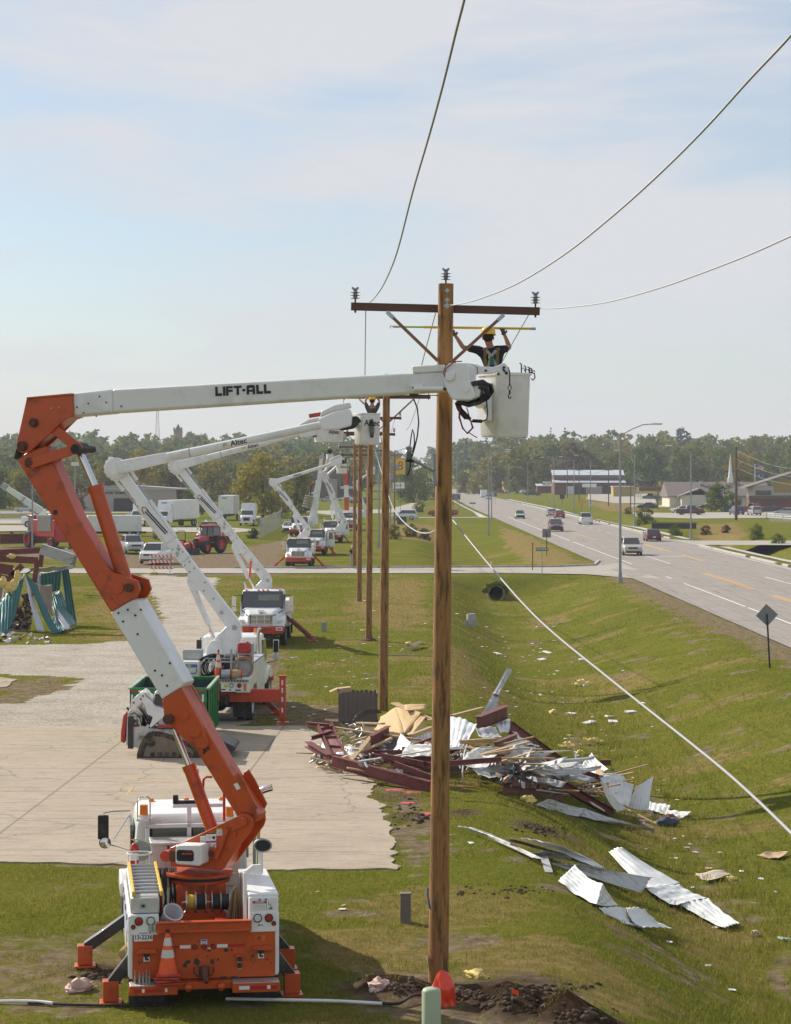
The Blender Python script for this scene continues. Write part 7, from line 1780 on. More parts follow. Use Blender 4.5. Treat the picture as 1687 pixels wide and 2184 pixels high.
pipe([at(ZB(690,740),.35),at(ZB(880,745),.32),at(ZB(1075,752),.3)],.018,'thin grey rod level before the beige torn board',steel)
pipe([at(ZB(620,810),.3),at(ZB(760,830),.25),at(ZB(1000,850),.2)],.02,'grey rod low at the front of the heap',steel)
pipe([at(ZB(190,592),.8),at(ZB(250,610),.72),at(ZB(350,606),.72),at(ZB(420,580),.78)],.05,'black hose looped in the middle of the heap',black,'hose')
q=random.Random(21)
m=MB()
for k in range(26):
 a=at(ZA(q.uniform(380,640),q.uniform(330,560)),q.uniform(.4,.8));pts=[a]
 for j in range(4):pts.append(pts[-1]+V((q.uniform(-.25,.25),q.uniform(-.2,.2),q.uniform(-.15,.15))))
 m.tube(pts,q.choice((.008,.012,.015)),5,q.choice((0,0,1,2)))
tag(m.build('wire_tangle',[steel,black,litterw]),'tangle of thin wires behind the ribbed maroon panel','wire tangle',kind='stuff')
m=MB()
for k in range(3):
 m.tube([at(ZB(1110,830),.55),at(ZB(1160+8*k,822),.6),at(ZB(1200,826+6*k),.55),at(ZB(1228,815),.6)],.012,5)
one('wire_tangle','black twisted wire over the two tall white sheets','wire tangle',m,black)
m=MB()
HP=[(ZA(180,640),ZA(560,560),.35),(ZA(560,640),ZA(1250,500),.65),(ZB(75,640),ZB(430,560),.7),(ZB(400,760),ZB(760,640),.42),(ZB(700,820),ZB(1080,760),.2)]
for i in range(1900):
 a,b,h=q.choice(HP);u=a[0]+(b[0]-a[0])*q.random()+q.gauss(0,6);v=a[1]+(b[1]-a[1])*q.random()+q.gauss(0,6)
 p=at((u,v),h*q.random());s=q.uniform(.05,.22)
 m.box(p,(s,s*q.uniform(.15,.6),s*q.uniform(.05,.3)),q.choice((0,0,0,1,1,2,2,3,4)),rot=(q.uniform(-1,1),q.uniform(-1,1),q.uniform(0,3)))
tag(m.build('debris_crumbs',[sheetdk,maroon,sheetg,lumber,litterw],ang=0,fix=False),'crumbled mixed scrap filling the gaps of the heap','debris',kind='stuff')
labs={'lumber':('broken_board','short broken board jammed low in the debris heap',lumber),'steel':('steel_scrap','short maroon steel offcut jammed low in the debris heap',maroon),'sheet':('sheet_scrap','small torn grey sheet jammed low in the debris heap',sheetg)}
for i in range(75):
 a,b,h=HP[i%5];t=q.random();u=a[0]+(b[0]-a[0])*t+q.gauss(0,16);v=a[1]+(b[1]-a[1])*q.random()+q.gauss(0,10)
 kind=('lumber','steel','lumber','sheet','lumber')[i%5];nm,lb_,mm=labs[kind];p=at((u,v),h*q.uniform(.7,1.25));an=q.uniform(-.5,.5);L=q.uniform(.5,1.9)
 dd_=V((math.cos(an),math.sin(an)*2,q.uniform(-.35,.35))).normalized()*L
 if kind=='sheet':mb_=panel([p,p+V((q.uniform(.1,.3),.3,.15)),p+dd_+V((.2,.3,.1)),p+dd_],2,.015,.06,.06,8,seed=i)
 elif kind=='steel':mb_=ibeam(p,p+dd_,.08,.12)
 else:mb_=MB();mb_.bar(p,p+dd_,q.uniform(.06,.14),.04)
 one(nm,lb_,'scrap',mb_,mm,lb_.replace('short ','').replace('small ','')+' pieces',**({'solid':.005}if kind=='sheet' else{}))
for i in range(14):
 a,b,h=HP[i%5];u=a[0]+(b[0]-a[0])*q.random();v=a[1]+(b[1]-a[1])*q.random();p=at((u,v),h*q.uniform(.6,1.25));an=q.uniform(-.7,.9);L=q.uniform(.7,1.7);w=q.uniform(.35,.7)
 d1,d2=V((math.cos(an),math.sin(an)*1.6,q.uniform(-.4,.25))).normalized()*L,V((-math.sin(an),math.cos(an),q.uniform(.2,.8))).normalized()*w
 k=(0,1,1,2,0)[i%5];one('metal_sheet',('crumpled white sheet scrap bent among the debris heap','crumpled grey sheet scrap bent among the debris heap','crumpled dark sheet scrap added for shaded depth in the debris heap')[k],'metal sheet',panel([p,p+d2,p+d1+d2*.8,p+d1],3,.02,q.uniform(-.2,.2),.09,12,seed=i*1.3),(sheetw,sheetg,sheetdk)[k],('crumpled white sheet scraps','crumpled grey sheet scraps','crumpled dark sheet scraps')[k],solid=.005)  # dark scraps added to imitate shade inside the heap
def chunk(u,v,s,mm,nm,lab,cat,group=None,z=0.0,flat=.5):
 p=gter(u,v,z);m=MB();m.ball((0,0,s*flat*.4),(s*.8,s*.6,s*flat),18,12,jit=.2);m.ball((s*.5,s*.2,s*flat*.25),(s*.5,s*.4,s*flat*.7),14,9,jit=.25);m.ball((-s*.55,-s*.1,s*flat*.2),(s*.45,s*.45,s*flat*.6),14,9,jit=.25)
 m.v=[tuple(V(w)*(1+.55*noise.noise(V(w)*(2.2/s)+V((u,v,0)))+.3*noise.noise(V(w)*(6/s))))for w in m.v];o=m.build(nm,mm,None,ang=70);o.location=p;o.rotation_euler=(0,0,q.uniform(0,6));return tag(o,lab,cat,group)
for Zf,x,y,s,z,lab in((ZB,845,768,.42,.35,'bright yellow insulation batt on the right half of the heap'),(ZB,812,552,.36,.0,'yellow insulation clump behind the bent shiny tube'),(ZB,970,527,.40,.0,'bright yellow insulation clump in the grass above the heap'),(ZB,565,885,.28,.0,'yellow insulation clump at the front foot of the heap'),(ZB,888,590,.25,.0,'yellow insulation right beside the bent shiny tube end'),(ZB,907,163,.40,0,'yellow insulation scrap on the ditch floor beside the pale cable'),(ZA,470,545,.28,.45,'small yellow insulation scrap by the ribbed maroon panel'),(ZA,850,705,.26,.12,'yellowish scrap behind the long front beam'),(ZC,1433,415,.16,0,'yellow insulation scrap beside the brown card in the ditch'),(ZC,345,828,.20,0,'pale yellow insulation clump right of the near pole foot'),(ZB,720,335,.26,0,'pale yellow scrap on the ditch floor')):
 chunk(*Zf(x,y),s,insul,'insulation',lab,'insulation','yellow insulation scraps',z,.42)
for u,v,s,lab in((170,2112,.26,'pink insulation clump left of the near truck outrigger'),(925-7,2094,.0,''),(808,2107,.20,'pink insulation strip on the soil heap left of the near pole'),(1612,1994,.16,'pink insulation clump in the ditch at the right')):
 if s:chunk(u,v,s,insulp,'insulation',lab,'insulation','pink insulation scraps',0,.45)
for pts,zs,lab in((((1540,306),(1600,290),(1690,286),(1640,318)),(.02,.1,.05,.02),'brown cardboard sheet at the right edge of the ditch'),(((1278,385),(1400,370),(1440,388),(1335,416)),(.02,.10,.03,.02),'pale brown card lying on the ditch floor')):
 one('cardboard_sheet',lab,'cardboard',panel(Q(ZC,pts,zs),1,0,.04,.05,10),cardb if '1540' in str(pts)else mat('pale_card',(.5,.42,.34),.9),solid=.006)
one('cloth_scrap','dark blue and red cloth bundle at the right foot of the heap','cloth',MB().ball(at(ZB(1430,1010),.1),(.3,.25,.16),12,8,0,jit=.25).ball(at(ZB(1450,985),.12),(.16,.15,.12),10,7,1,jit=.25),[mat('slate_cloth',(.06,.07,.1),.9),mat('rust_cloth',(.25,.06,.04),.9)])
one('plastic_scrap','pale teal scrap at the right edge of the ditch','scrap',MB().box(at(ZC(1665,665),.03),(.3,.2,.04),rot=(0,.2,.4)),mat('pale_teal',(.35,.6,.5),.6))
for u,v,w in((842,1684,.42),(875,1690,.5),(872,1712,.35),(905,1735,.4)):
 one('red_cloth','pinkish red paint mark sprayed at the edge of the slab','paint mark',MB().ball(gter(u,v)+V((0,0,.0)),(w*.6,w*.5,.012),14,6,jit=.2),mat('marking_red',(.50,.06,.08),.9),'red marks sprayed along the slab edge')
for u,v,w,d in((290,1662,.9,.10),(340,1668,.5,.09),(277,1690,.07,.9)):
 p_=gter(u,v);p_.z=.034;one('yellow_mark','faint orange yellow mark sprayed on the slab behind the near truck','paint mark',MB().ball(p_,(w*.6,d,.006),16,4,jit=.3),mat('marking_ochre',(.50,.31,.13),.95),'ochre marks sprayed on the slab')
for i in range(150):
 y=q.uniform(42,150);c=7.5 if i%3 else q.uniform(-3,5.5);x=c+q.gauss(0,1.6 if i%3 else 1.2)
 if 52<y<78 and x<6.4:x=7+abs(q.gauss(0,1.5))
 s=q.uniform(.03,.085)*(1+y/130)
 m=MB();m.ball((0,0,.02),(s,s*q.uniform(.4,.8),s*.14),7,5,jit=.4);o=m.build('paper_scrap',litterw if i%5 else insul,None,ang=0);o.location=(x,y,th(x,y));o.rotation_euler=(0,0,q.uniform(0,6))
 tag(o,'small pale scrap scattered on the grass' if i%5 else 'small yellow scrap scattered on the grass','litter','pale scraps scattered on the grass' if i%5 else 'yellow scraps scattered on the grass')
for i in range(48):
 u,v=q.uniform(575,800),q.uniform(1385,1545);p=gter(u,v);s=q.uniform(.04,.10)
 m=MB();m.ball((0,0,.02),(s,s*.6,s*.2),7,5,jit=.4);o=m.build('paper_scrap',litterw,None,ang=0);o.location=p
 tag(o,'small pale scrap on the grass left of the picket fence','litter','pale scraps left of the picket fence')
for i,(u,v)in enumerate(((1150,1338),(1166,1393),(1060,1395),(1218,1524),(1256,1543),(1300,1530),(1308,1541),(1345,1520),(1369,1502),(1246,1462),(1195,1330),(1228,1670),(1155,1408),(1243,1408))):
 one('foam_slab','flat white foam slab lying on the ditch grass','foam slab',MB().box(gter(u,v)+V((0,0,.05)),(q.uniform(.3,.6),q.uniform(.2,.35),.06),rot=(q.uniform(-.2,.2),q.uniform(-.2,.2),q.uniform(0,3))),litterw,'white foam slabs on the ditch grass')
clod=mat('dark_clod',(0.050,0.028,0.015),.95,var=.4,scale=8,bump=.5)
m=MB()
for i in range(700):
 u,v,su,sv=q.choice(((1080,2140,90,18),(1230,2165,80,20),(860,2105,60,12),(990,2120,40,10),(1150,2110,120,14),(880,1735,60,25),(220,2085,50,12),(1150,1770,60,10),(1090,1900,120,14)))
 p=gter(u+q.gauss(0,su*.5),v+q.gauss(0,sv*.5));s=abs(q.gauss(0,.032))+.012
 m.ball(p,(s,s*.8,s*.7),7,5,q.choice((0,0,1)),jit=.3)
tag(m.build('soil_clods',[clod,MATS['dug_soil']],ang=70,fix=False),'loose dark soil clods along the dug trench and slab edge','soil',kind='stuff')
# ==== cars, lorries, farm machines
carp=mat('car_paint',(0.5,0.5,0.5),0.25,coat=0.6)
def paint(nm,c):return mat(nm+'_car_paint',c,0.28,0.1,var=0.06,coat=0.6)
CP={k:paint(k,c)for k,c in dict(silver=(.42,.43,.43),white=(.70,.70,.68),red=(.32,.02,.02),maroon=(.10,.012,.016),green=(.30,.46,.30),dark=(.03,.035,.042),blue=(.03,.05,.11),beige=(.46,.43,.37),grey=(.2,.205,.21),pink=(.5,.1,.13)).items()}
def car_proto(kind):
 L,W,H,belt,hoodz,y0,y1,y2,y3=dict(sedan=(4.8,1.80,1.45,.95,.88,-1.75,1.15,-1.05,.30),suv=(4.8,1.92,1.76,1.10,1.06,-2.3,1.15,-2.05,.45),pickup=(5.7,1.98,1.86,1.18,1.14,-.75,1.55,-.55,.95),minivan=(5.0,1.95,1.70,1.05,.98,-2.35,1.45,-2.0,.45),beetle=(4.1,1.72,1.50,.95,.85,-1.55,1.0,-.75,.30))[kind]
 t=thing('parked_car' if kind in('x',)else 'car','x',{'pickup':'pickup truck','suv':'car','minivan':'minivan'}.get(kind,'car'))
 w=W/2;h=L/2;g=.24 if kind in('suv','pickup')else .18
 rd=kind=='beetle'
 def rg(y,ww,z1,zb=g):return[V((-ww*.93,y,zb)),V((ww*.93,y,zb)),V((ww,y,zb+.25)),V((ww,y,z1-.18)),V((ww*.93,y,z1)),V((-ww*.93,y,z1)),V((-ww,y,z1-.18)),V((-ww,y,zb+.25))]
 m=MB();tail=belt if kind!='beetle' else .80
 st=[(-h,w*.88,tail-.12,g+.14),(-h+.10,w*.96,tail,g+.05),(-h+.5,w,belt,g),(y1-.1,w,belt,g),(h-.75,w*.98,hoodz,g),(h-.18,w*.90,hoodz-.12,g+.04),(h,w*.80,hoodz-.26,g+.12)]
 m.loft([rg(*s)for s in st]);body=m.build('body',carp,t,bev=0.04,seg=3,ang=50)
 if rd:
  m=MB()
  for sx in(-1,1):
   for y in(-1.28,1.28):m.ball((sx*.72,y,.48),(.22,.55,.42),14,10)
  m.build('fender',carp,t)
 rw=w*.78
 b4_=[V((-w*.93,y0,belt-.02)),V((w*.93,y0,belt-.02)),V((w*.93,y1,belt-.02)),V((-w*.93,y1,belt-.02))]
 t4=[V((-rw,y2,H-.04)),V((rw,y2,H-.04)),V((rw,y3,H-.04)),V((-rw,y3,H-.04))]
 def face(nm,i,j,ins=.06):
  a,b,c,d=b4_[i],b4_[j],t4[j],t4[i];ce=(a+b+c+d)/4;q=[ce+(p-ce)*.9 for p in(a,b,c,d)];n_=(b-a).cross(d-a).normalized()
  m=MB();m.add([p+n_*.012 for p in q],[(0,1,2,3)]);m.build(nm,glass,t)
 m=MB();m.loft([b4_,t4]);m.loft([t4,[V((p.x*.9,p.y*.92,H))for p in t4]]);m.build('cabin',carp,t,bev=0.03,seg=2)
 face('rear_window',0,1);face('side_window',1,2);face('windshield',2,3);face('side_window',3,0)
 if kind=='pickup':
  m=MB();m.box((0,-1.85,belt+.004),(W*.78,1.75,.01));m.build('load_bed',black,t)
 for sx in(-1,1):
  for y in(-h*.56,h*.62):wheel(t,(sx*(w-.10),y,.34 if g<.2 else .39),.34 if g<.2 else .39,.22)
  m=MB();m.box((sx*w*.70,h-.12,hoodz-.24),(.30,.22,.14));m.build('headlight',clearlens,t,bev=.02)
  m=MB();m.box((sx*w*.80,-h+.05,tail-.18),(.22,.12,.18 if kind!='suv' else .34));m.build('tail_light',redlens,t,bev=.02)
  m=MB();m.box((sx*(w+.08),y1-.35,belt+.05),(.18,.12,.14));m.build('mirror',carp,t,bev=.02)
 m=MB();m.box((0,h-.02,hoodz-.30),(w*.95,.10,.16));m.box((0,h-.02,g+.14),(w*1.5,.14,.14));m.build('grille',dark,t,bev=.02)
 m=MB();m.box((0,-h-.005,g+.34),(.34,.03,.15));m.build('licence_plate',reflw,t)
 m=MB();m.box((0,-h+.0,g+.14),(w*1.6,.14,.14));m.build('rear_bumper',dark if kind!='pickup' else chrome,t,bev=.02)
 return t
protos={k:car_proto(k)for k in('sedan','suv','pickup','minivan','beetle')}
used=set()
ROADG,LOTG='vehicles on the main road','vehicles parked on the lots'
for kind,col,u,v,yaw,lab,grp in(('suv','beige',1345,1184,180,'pale silver sport utility car nearest the camera on the road',ROADG),('sedan','maroon',1391,1154,0,'dark red saloon driving away beside the silver sport utility',ROADG),('minivan','maroon',1185,1133,180,'dark plum minivan facing the camera left of the silver sport utility',ROADG),('pickup','white',1249,1118,0,'white pickup truck driving away on the road',ROADG),('sedan','silver',1176,1101,0,'silver saloon driving away beside a red one',ROADG),('sedan','red',1193,1105,0,'bright red saloon driving away right of the silver one',ROADG),('beetle','green',1108.5,1106,180,'small rounded pale green car facing the camera',ROADG),('suv','white',1042,1066,0,'white sport utility car following the box trailer',ROADG),('pickup','dark',981,1052,0,'dark pickup truck farthest up the road',ROADG),('pickup','dark',1136,1057,80,'dark pickup truck parked left of the motel sign',LOTG),('sedan','white',1114,1052,10,'white car parked by the flagpole before the diner',LOTG),('sedan','white',1079,1051,5,'white car parked at the left end of the diner',LOTG),('suv','grey',1100,1049,170,'grey car parked before the diner',LOTG),('sedan','pink',1066,1052,90,'pink car parked left of the diner',LOTG),('pickup','grey',1390,1065,75,'grey brown pickup truck under the maroon canopy',LOTG),('sedan','dark',1380,1085,88,'dark green saloon parked sideways on the drive before the church',LOTG),('pickup','maroon',1471,1098,-88,'long dark maroon pickup truck sideways before the church',LOTG),('sedan','white',1454,1094,95,'white car mostly hidden behind the maroon pickup',LOTG),('sedan','maroon',1513,1085,95,'dark red saloon left of the round tree',LOTG),('suv','blue',1571,1098,10,'dark blue sport utility car behind the brown pole',LOTG),('pickup','red',1606,1092,-70,'bright red pickup truck right of the brown pole',LOTG),('suv','silver',1609,1099,5,'silver sport utility car before the red pickup',LOTG),('sedan','dark',1642,1093,80,'dark saloon right of the red pickup',LOTG),('sedan','silver',1678,1099,60,'silver saloon at the right edge of the church lot',LOTG),('pickup','white',333,1202,172,'white work pickup truck behind the striped barricade',LOTG),('pickup','silver',279,1180,198,'silver grey pickup truck left of the white work pickup',LOTG),('sedan','white',617,1136,178,'white saloon facing the camera by the chain link fence',LOTG),('pickup','maroon',252,1125,8,'dark red pickup truck seen from behind on the dealer lot',LOTG),('pickup','maroon',345,1150,190,'maroon pickup truck behind the white lift boom',LOTG),('suv','white',280,1122,170,'white sport utility car between the red pickup and the box lorry',LOTG),('sedan','silver',56,1092,75,'silver car parked before the arched barn',LOTG),('suv','white',862,1109,86,'white sport utility car sideways by the green cabinet beyond the poles',LOTG),('pickup','red',945,1101,88,'red pickup truck half hidden by the near pole',LOTG),('sedan','silver',700,1070,60,'silver car in front of the brown restaurant',LOTG),('sedan','white',737,1068,80,'white car at the right end of the brown restaurant',LOTG),('suv','dark',765,1075,95,'dark car behind the wooden poles near the restaurant',LOTG),('sedan','white',852,1050,80,'white car below the yellow sign',LOTG)):
 p=gter(u,v);pr=protos[kind];cc={'car_paint':CP[col]}
 o=dup(pr,p,R(yaw),lab,grp,recolor=cc);o['category']=pr['category'];o.location.z=p.z+(.05 if grp==ROADG else .07)
for pr in protos.values():
 for c in list(pr.children_recursive):bpy.data.objects.remove(c)
 bpy.data.objects.remove(pr)
def lorry(u,v,yaw,label,box,name='box_lorry',cat='lorry',sleeper=False,cab=True,cabc=None):
 """cab with bonnet and a tall box body: box = (width, height, length, floor height)"""
 p=gter(u,v);t=thing(name,label,cat,(p.x,p.y,p.z+.06),R(yaw),'lorries and trailers parked at the dealer');W,Hh,L,f=box;cm=cabc or white
 if L:
  m=MB();m.box((0,-L/2,f+Hh/2),(W,L,Hh));b=m.build('box_body',white,t,bev=.04)
  m=MB();m.box((W/2+.004,-L*.5,f+Hh*.45),(.006,L*.94,Hh*.14));m.box((W*.1,.006,f+Hh*.86),(W*.34,.008,.2));m.build('stripe',mat('sea_green',(.10,.32,.27),.5),b)
 if cab:
  m=MB();m.loft([ring(.1,1.12,.7,2.5,.12,1.02),ring(1.4,1.12,.7,2.55,.12,1.0),ring(1.6,1.12,.7,2.35,.12,.98),ring(2.0,1.1,.7,1.75,.1)]);m.loft([ring(1.9,1.05,.6,1.72,.14),ring(3.0,.9,.6,1.55,.14),ring(3.2,.86,.5,1.35,.1)])
  if sleeper:m.box((0,.25,3.0),(2.1,1.6,1.0),taper=(.95,.7));m.box((0,-.8,2.2),(2.2,1.9,2.4))
  m.build('cab',cm,t,bev=.04)
  m=MB();m.prism([(-.95,0),(.95,0),(.9,.62),(-.9,.62)],(0,2.06,1.72),(1,0,0),(0,-.62,1),(0,1,.6),-.01,.02);m.build('windshield',glass,t)
  m=MB();m.box((0,3.22,1.05),(.95,.06,.5));m.build('grille',dark,t,bev=.02)
  m=MB();m.box((0,3.2,.55),(2.2,.2,.28));m.build('front_bumper',chrome,t,bev=.03)
  for s in(-1,1):
   m=MB();m.box((s*.85,3.15,.98),(.3,.1,.16));m.build('headlight',clearlens,t);m=MB();m.box((s*1.35,1.7,2.0),(.2,.1,.5));m.build('mirror',chrome,t);wheel(t,(s*1.0,2.2,.5),.5,.28)
 for s in(-1,1):
  for y in((-L*.78,-L*.78-1.1)if L>5 else(-L*.7,)):wheel(t,(s*(W/2-.2),y,.5 if f>.8 else .36),.5 if f>.8 else .36,.3)
 m=MB();m.box((0,-L/2+.6,.8 if f>.8 else .4),(1.0,L+2.5,.25));m.build('chassis',dark,t);return t
lorry(300,1123,176,'white box lorry with a rounded cab at the left of the dealer lot',(2.4,2.5,6.0,1.0))
lorry(354,1124,166,'white articulated lorry with sea green stripes left of the white lift boom',(2.5,2.9,12.0,1.15),'articulated_lorry',sleeper=True)
lorry(530,1121,178,'white articulated lorry facing the camera before the yellow green tree',(2.5,.3,8.0,1.0),'articulated_lorry',sleeper=True)
lorry(482,1110,178,'white trailer box standing without a cab behind the tractor',(2.6,3.2,10.0,1.1),'box_trailer','trailer',cab=False)
lorry(1031,1062,0,'small white box trailer towed up the road',(2.1,2.2,4.5,.5),'box_trailer','trailer',cab=False)
t=lorry(186,1143,100,'low white enclosed trailer behind the orange boom',(2.3,2.1,7.0,.55),'box_trailer','trailer',cab=False)
def farm_wheel(t,p,r,w):return wheel(t,p,r,w,rimm=redpaint)
p=gter(442,1179);tr=thing('tractor','red farm tractor with a dark glazed cab on the grass','tractor',p,R(150))
m=MB();m.loft([ring(.2,.42,.8,1.75,.1),ring(1.6,.40,.8,1.68,.1),ring(2.0,.34,.8,1.5,.1)]);m.build('hood',redpaint,tr,bev=.03)
m=MB();m.box((0,2.0,1.2),(.6,.06,.7));m.box((0,2.3,.9),(.8,.7,.5));m.box((0,.6,.8),(.7,3.4,.5));m.build('front_weight',dark,tr,bev=.05)
m=MB();m.box((0,-.75,2.0),(1.45,1.5,1.4),taper=(.9,.85));m.build('cab',glass,tr,bev=.04)
m=MB();m.box((0,-.75,2.78),(1.55,1.7,.2));m.build('cab_roof',redpaint,tr,bev=.06)
m=MB()
for x in(-.7,.7):
 for y in(-1.4,-.1):m.bar((x,y,1.3),(x*.92,y*.95,2.7),.07,.07)
m.cyl((.45,.5,1.6),(.45,.5,2.9),.06);m.build('cab_post',black,tr)
for s in(-1,1):
 farm_wheel(tr,(s*.95,-1.0,.92),.92,.5);farm_wheel(tr,(s*.85,1.35,.68),.68,.42)
 m=MB();m.box((s*.95,-1.0,1.75),(.55,1.2,.12));m.build('fender',redpaint,tr,bev=.04)
p=gter(392,1182);lt_=thing('loader_tractor','small red tractor with roll bar and black front bucket beside the larger tractor','tractor',p,R(205))
m=MB();m.loft([ring(.1,.3,.6,1.2,.08),ring(1.3,.26,.6,1.1,.08)]);m.box((0,-.5,.9),(1.1,.9,.3));m.build('hood',redpaint,lt_,bev=.03)
m=MB();m.tube([(-.45,-.8,.9),(-.45,-.8,2.2),(-.35,-.8,2.35),(.35,-.8,2.35),(.45,-.8,2.2),(.45,-.8,.9)],.04,8);m.box((0,-.4,1.25),(.5,.5,.4));m.build('roll_bar',black,lt_)
for s in(-1,1):
 m=MB();m.bar((s*.5,.2,1.3),(s*.5,1.2,1.25),.12,.18);m.bar((s*.5,1.2,1.25),(s*.5,2.0,.4),.12,.18);m.build('loader_arm',redpaint,lt_);farm_wheel(lt_,(s*.65,-.6,.55),.55,.35);farm_wheel(lt_,(s*.55,1.0,.38),.38,.25)
m=MB();m.prism([(1.9,.05),(2.6,.05),(2.2,.25),(2.05,.65),(1.9,.65)],(0,0,0),(0,1,0),(0,0,1),(1,0,0),-.95,.95);m.build('front_bucket',black,lt_,bev=.01)
p=gter(104,1168);cbn=thing('combine_harvester','red combine harvester with a dusty tank side behind the orange boom','combine',p,R(38))
m=MB();m.box((0,-1.0,2.2),(2.7,5.2,1.9));m.box((0,-3.2,1.5),(2.4,1.2,1.6));m.build('machine_body',redpaint,cbn,bev=.1)
m=MB();m.box((-1.36,-1.4,2.7),(.06,3.0,1.7));m.box((0,-1.0,3.4),(2.5,3.2,.5));m.build('grain_tank',mat('dusty_grey',(.20,.19,.18),.8),cbn,bev=.04)
m=MB();m.box((0,2.5,2.6),(1.7,1.5,1.7),taper=(.95,.9));m.build('cab',glass,cbn,bev=.05);m=MB();m.box((0,2.5,3.5),(1.9,1.8,.2));m.build('cab_roof',redpaint,cbn,bev=.05)
for s in(-1,1):farm_wheel(cbn,(s*1.5,1.6,.95),.95,.7);farm_wheel(cbn,(s*1.3,-2.9,.6),.6,.4)
m=MB();m.box((0,4.6,.75),(7.5,1.0,.7));m.box((0,4.2,1.25),(7.5,.15,.5));hd_=m.build('header',maroon,cbn,bev=.04)
m=MB()
for k in range(6):
 a=k*math.pi/3;m.bar((-3.7,5.1+.5*math.cos(a),1.3+.5*math.sin(a)),(3.7,5.1+.5*math.cos(a),1.3+.5*math.sin(a)),.06,.06)
for x in(-3.6,-1.8,0,1.8,3.6):m.cyl((x-.02,5.1,1.3),(x+.02,5.1,1.3),.5,n=6)
m.build('reel',dark,hd_)
m=MB();m.cyl((.9,-3.0,3.3),(.9,1.5,3.5),.2);m.build('unloading_auger',whiteold,cbn)
PC=Plane(V((-46,300,0)),V((1,0,0)),V((0,-1,0)))
cr_=thing('crane_truck','white telescopic boom pointing up left above the combine','crane',gter(92,1124),0)
for(a,b,w,nm,mm)in(((88,1090),(50,1064),.95,'boom_base',white),((52,1065),(14,1040),.75,'boom_extension',white),((15,1041),(4,1033),.9,'boom_tip',steel)):
 m=MB();taper(m,a,b,w,w*.85,-.35,.35,PC);m.build(nm,mm,cr_,world=True)
m=MB();m.cyl(PC.pt(85,1104),PC.pt(62,1076),.18);m.build('boom_cylinder',steel,cr_,world=True)
m=MB();m.box((0,-1,1.2),(6,2.4,1.0));m.box((-.3,-1,2.0),(1.6,1.6,1.6));m.build('carrier',white,cr_,bev=.1)
for s in(-2,-0.5,1.5):wheel(cr_,(s,-2.2,.5),.5,.3,axis=V((0,1,0)))
bp_=gter(342,1225);br_=thing('barricade','barricade of three orange and white striped boards across the gravel drive','barricade',bp_,0)
for s in(-.52,.78):
 m=MB();m.box((s,.02,.8),(.05,.05,1.6));m.box((s,0,.04),(.5,.9,.06));m.build('leg',steel,br_)
sand=thing('sandbag','yellow sandbag on the left foot of the striped barricade','sandbag',bp_+V((-.6,-.1,.06)))
m=MB();m.ball((0,0,.07),(.45,.25,.1),12,8);m.build('bag',mat('lime_bag',(.5,.5,.08),.8),sand)
for k,z in enumerate((.55,1.05,1.5)):
 m=MB();m.box((.1,-.03,z),(1.95,.03,.22));b=m.build('board',reflw,br_)
 m=MB()
 for j in range(6):
  x=-.80+.31*j;m.prism([(x,-.11),(x+.15,-.11),(x+.03,.11),(x-.12,.11)],(.1,-.046,z),(1,0,0),(0,0,1),(0,-1,0),-.001,.004)
 m.build('stripe',conem,b)
# ==== signs, lamps, buildings, trees
def lamp(x,y,side,label,h=11.0,grp='street lamps along the main road'):
 t=thing('street_lamp',label,'street lamp',(x,y,th(x,y)),0,grp);s=side
 m=MB();m.tube([(0,0,0),(0,0,h)],[.115,.075],10);m.box((0,0,.35),(.36,.36,.7),taper=(.7,.7));m.build('post',galv,t)
 m=MB();m.tube([(0,0,h-.15),(s*.9,0,h+.35),(s*1.7,0,h+.68),(s*2.4,0,h+.74)],.04,7);a=m.build('lamp_arm',galv,t)
 m=MB();m.box((s*2.75,0,h+.74),(.85,.3,.14));m.build('lamp_head',whiteold,a,bev=.05,seg=3);return t
lamp(16.9,173.5,1,'street lamp nearest the camera, left of the road at the cross street',11.2)
for x,y,s,lab in((13.0,322,1,'nearer of the two tall street lamps close together left of the road'),(16.7,401,1,'farther of the two tall street lamps close together left of the road'),(18.6,700,1,'distant street lamp just right of the near pole'),(37,289,-1,'street lamp nearest the camera on the right of the road'),(37.3,360,-1,'street lamp second from the camera on the right of the road'),(37.2,440,-1,'street lamp carrying the speed limit sign'),(37.3,482,-1,'street lamp right of the yellow diamond sign'),(37.1,540,-1,'street lamp passing the motel sign'),(36.7,640,-1,'street lamp left of the motel sign'),(36.2,736,-1,'street lamp right of the diner flagpole'),(33,900,-1,'distant street lamp on the right of the road near the bend')):
 lamp(x,y,s,lab,11.2 if y>300 else 11.0)
lamp(-1.8,252,-1,'dark grey lamp post among the wooden poles',9,'lamp posts beside the pole row');lamp(-.7,328,1,'grey lamp post near the distant transformer pole',11,'lamp posts beside the pole row')
p=gter(69,1172);t=thing('lamp_post','plain grey post before the combine harvester','post',p);m=MB();m.cyl((0,0,0),(0,0,7.4),.1,.08);m.build('post',galv,t)
p=gter(160,1094);t=thing('floodlight_post','grey floodlight mast left of the clinic','floodlight',p);m=MB();m.cyl((0,0,0),(0,0,9.8),.14,.1);m.build('post',galv,t);m=MB();m.box((0,0,10.1),(1.5,.5,.8));m.build('lamp_head',whiteold,t,bev=.1)
back=mat('sign_back_grey',(.22,.23,.235),.5,.4);blackpost=mat('dark_post',(.03,.028,.03),.6);grsign=mat('green_sign',(.005,.16,.09),.4);yelsign=mat('yellow_sign',(.75,.36,.01),.4)
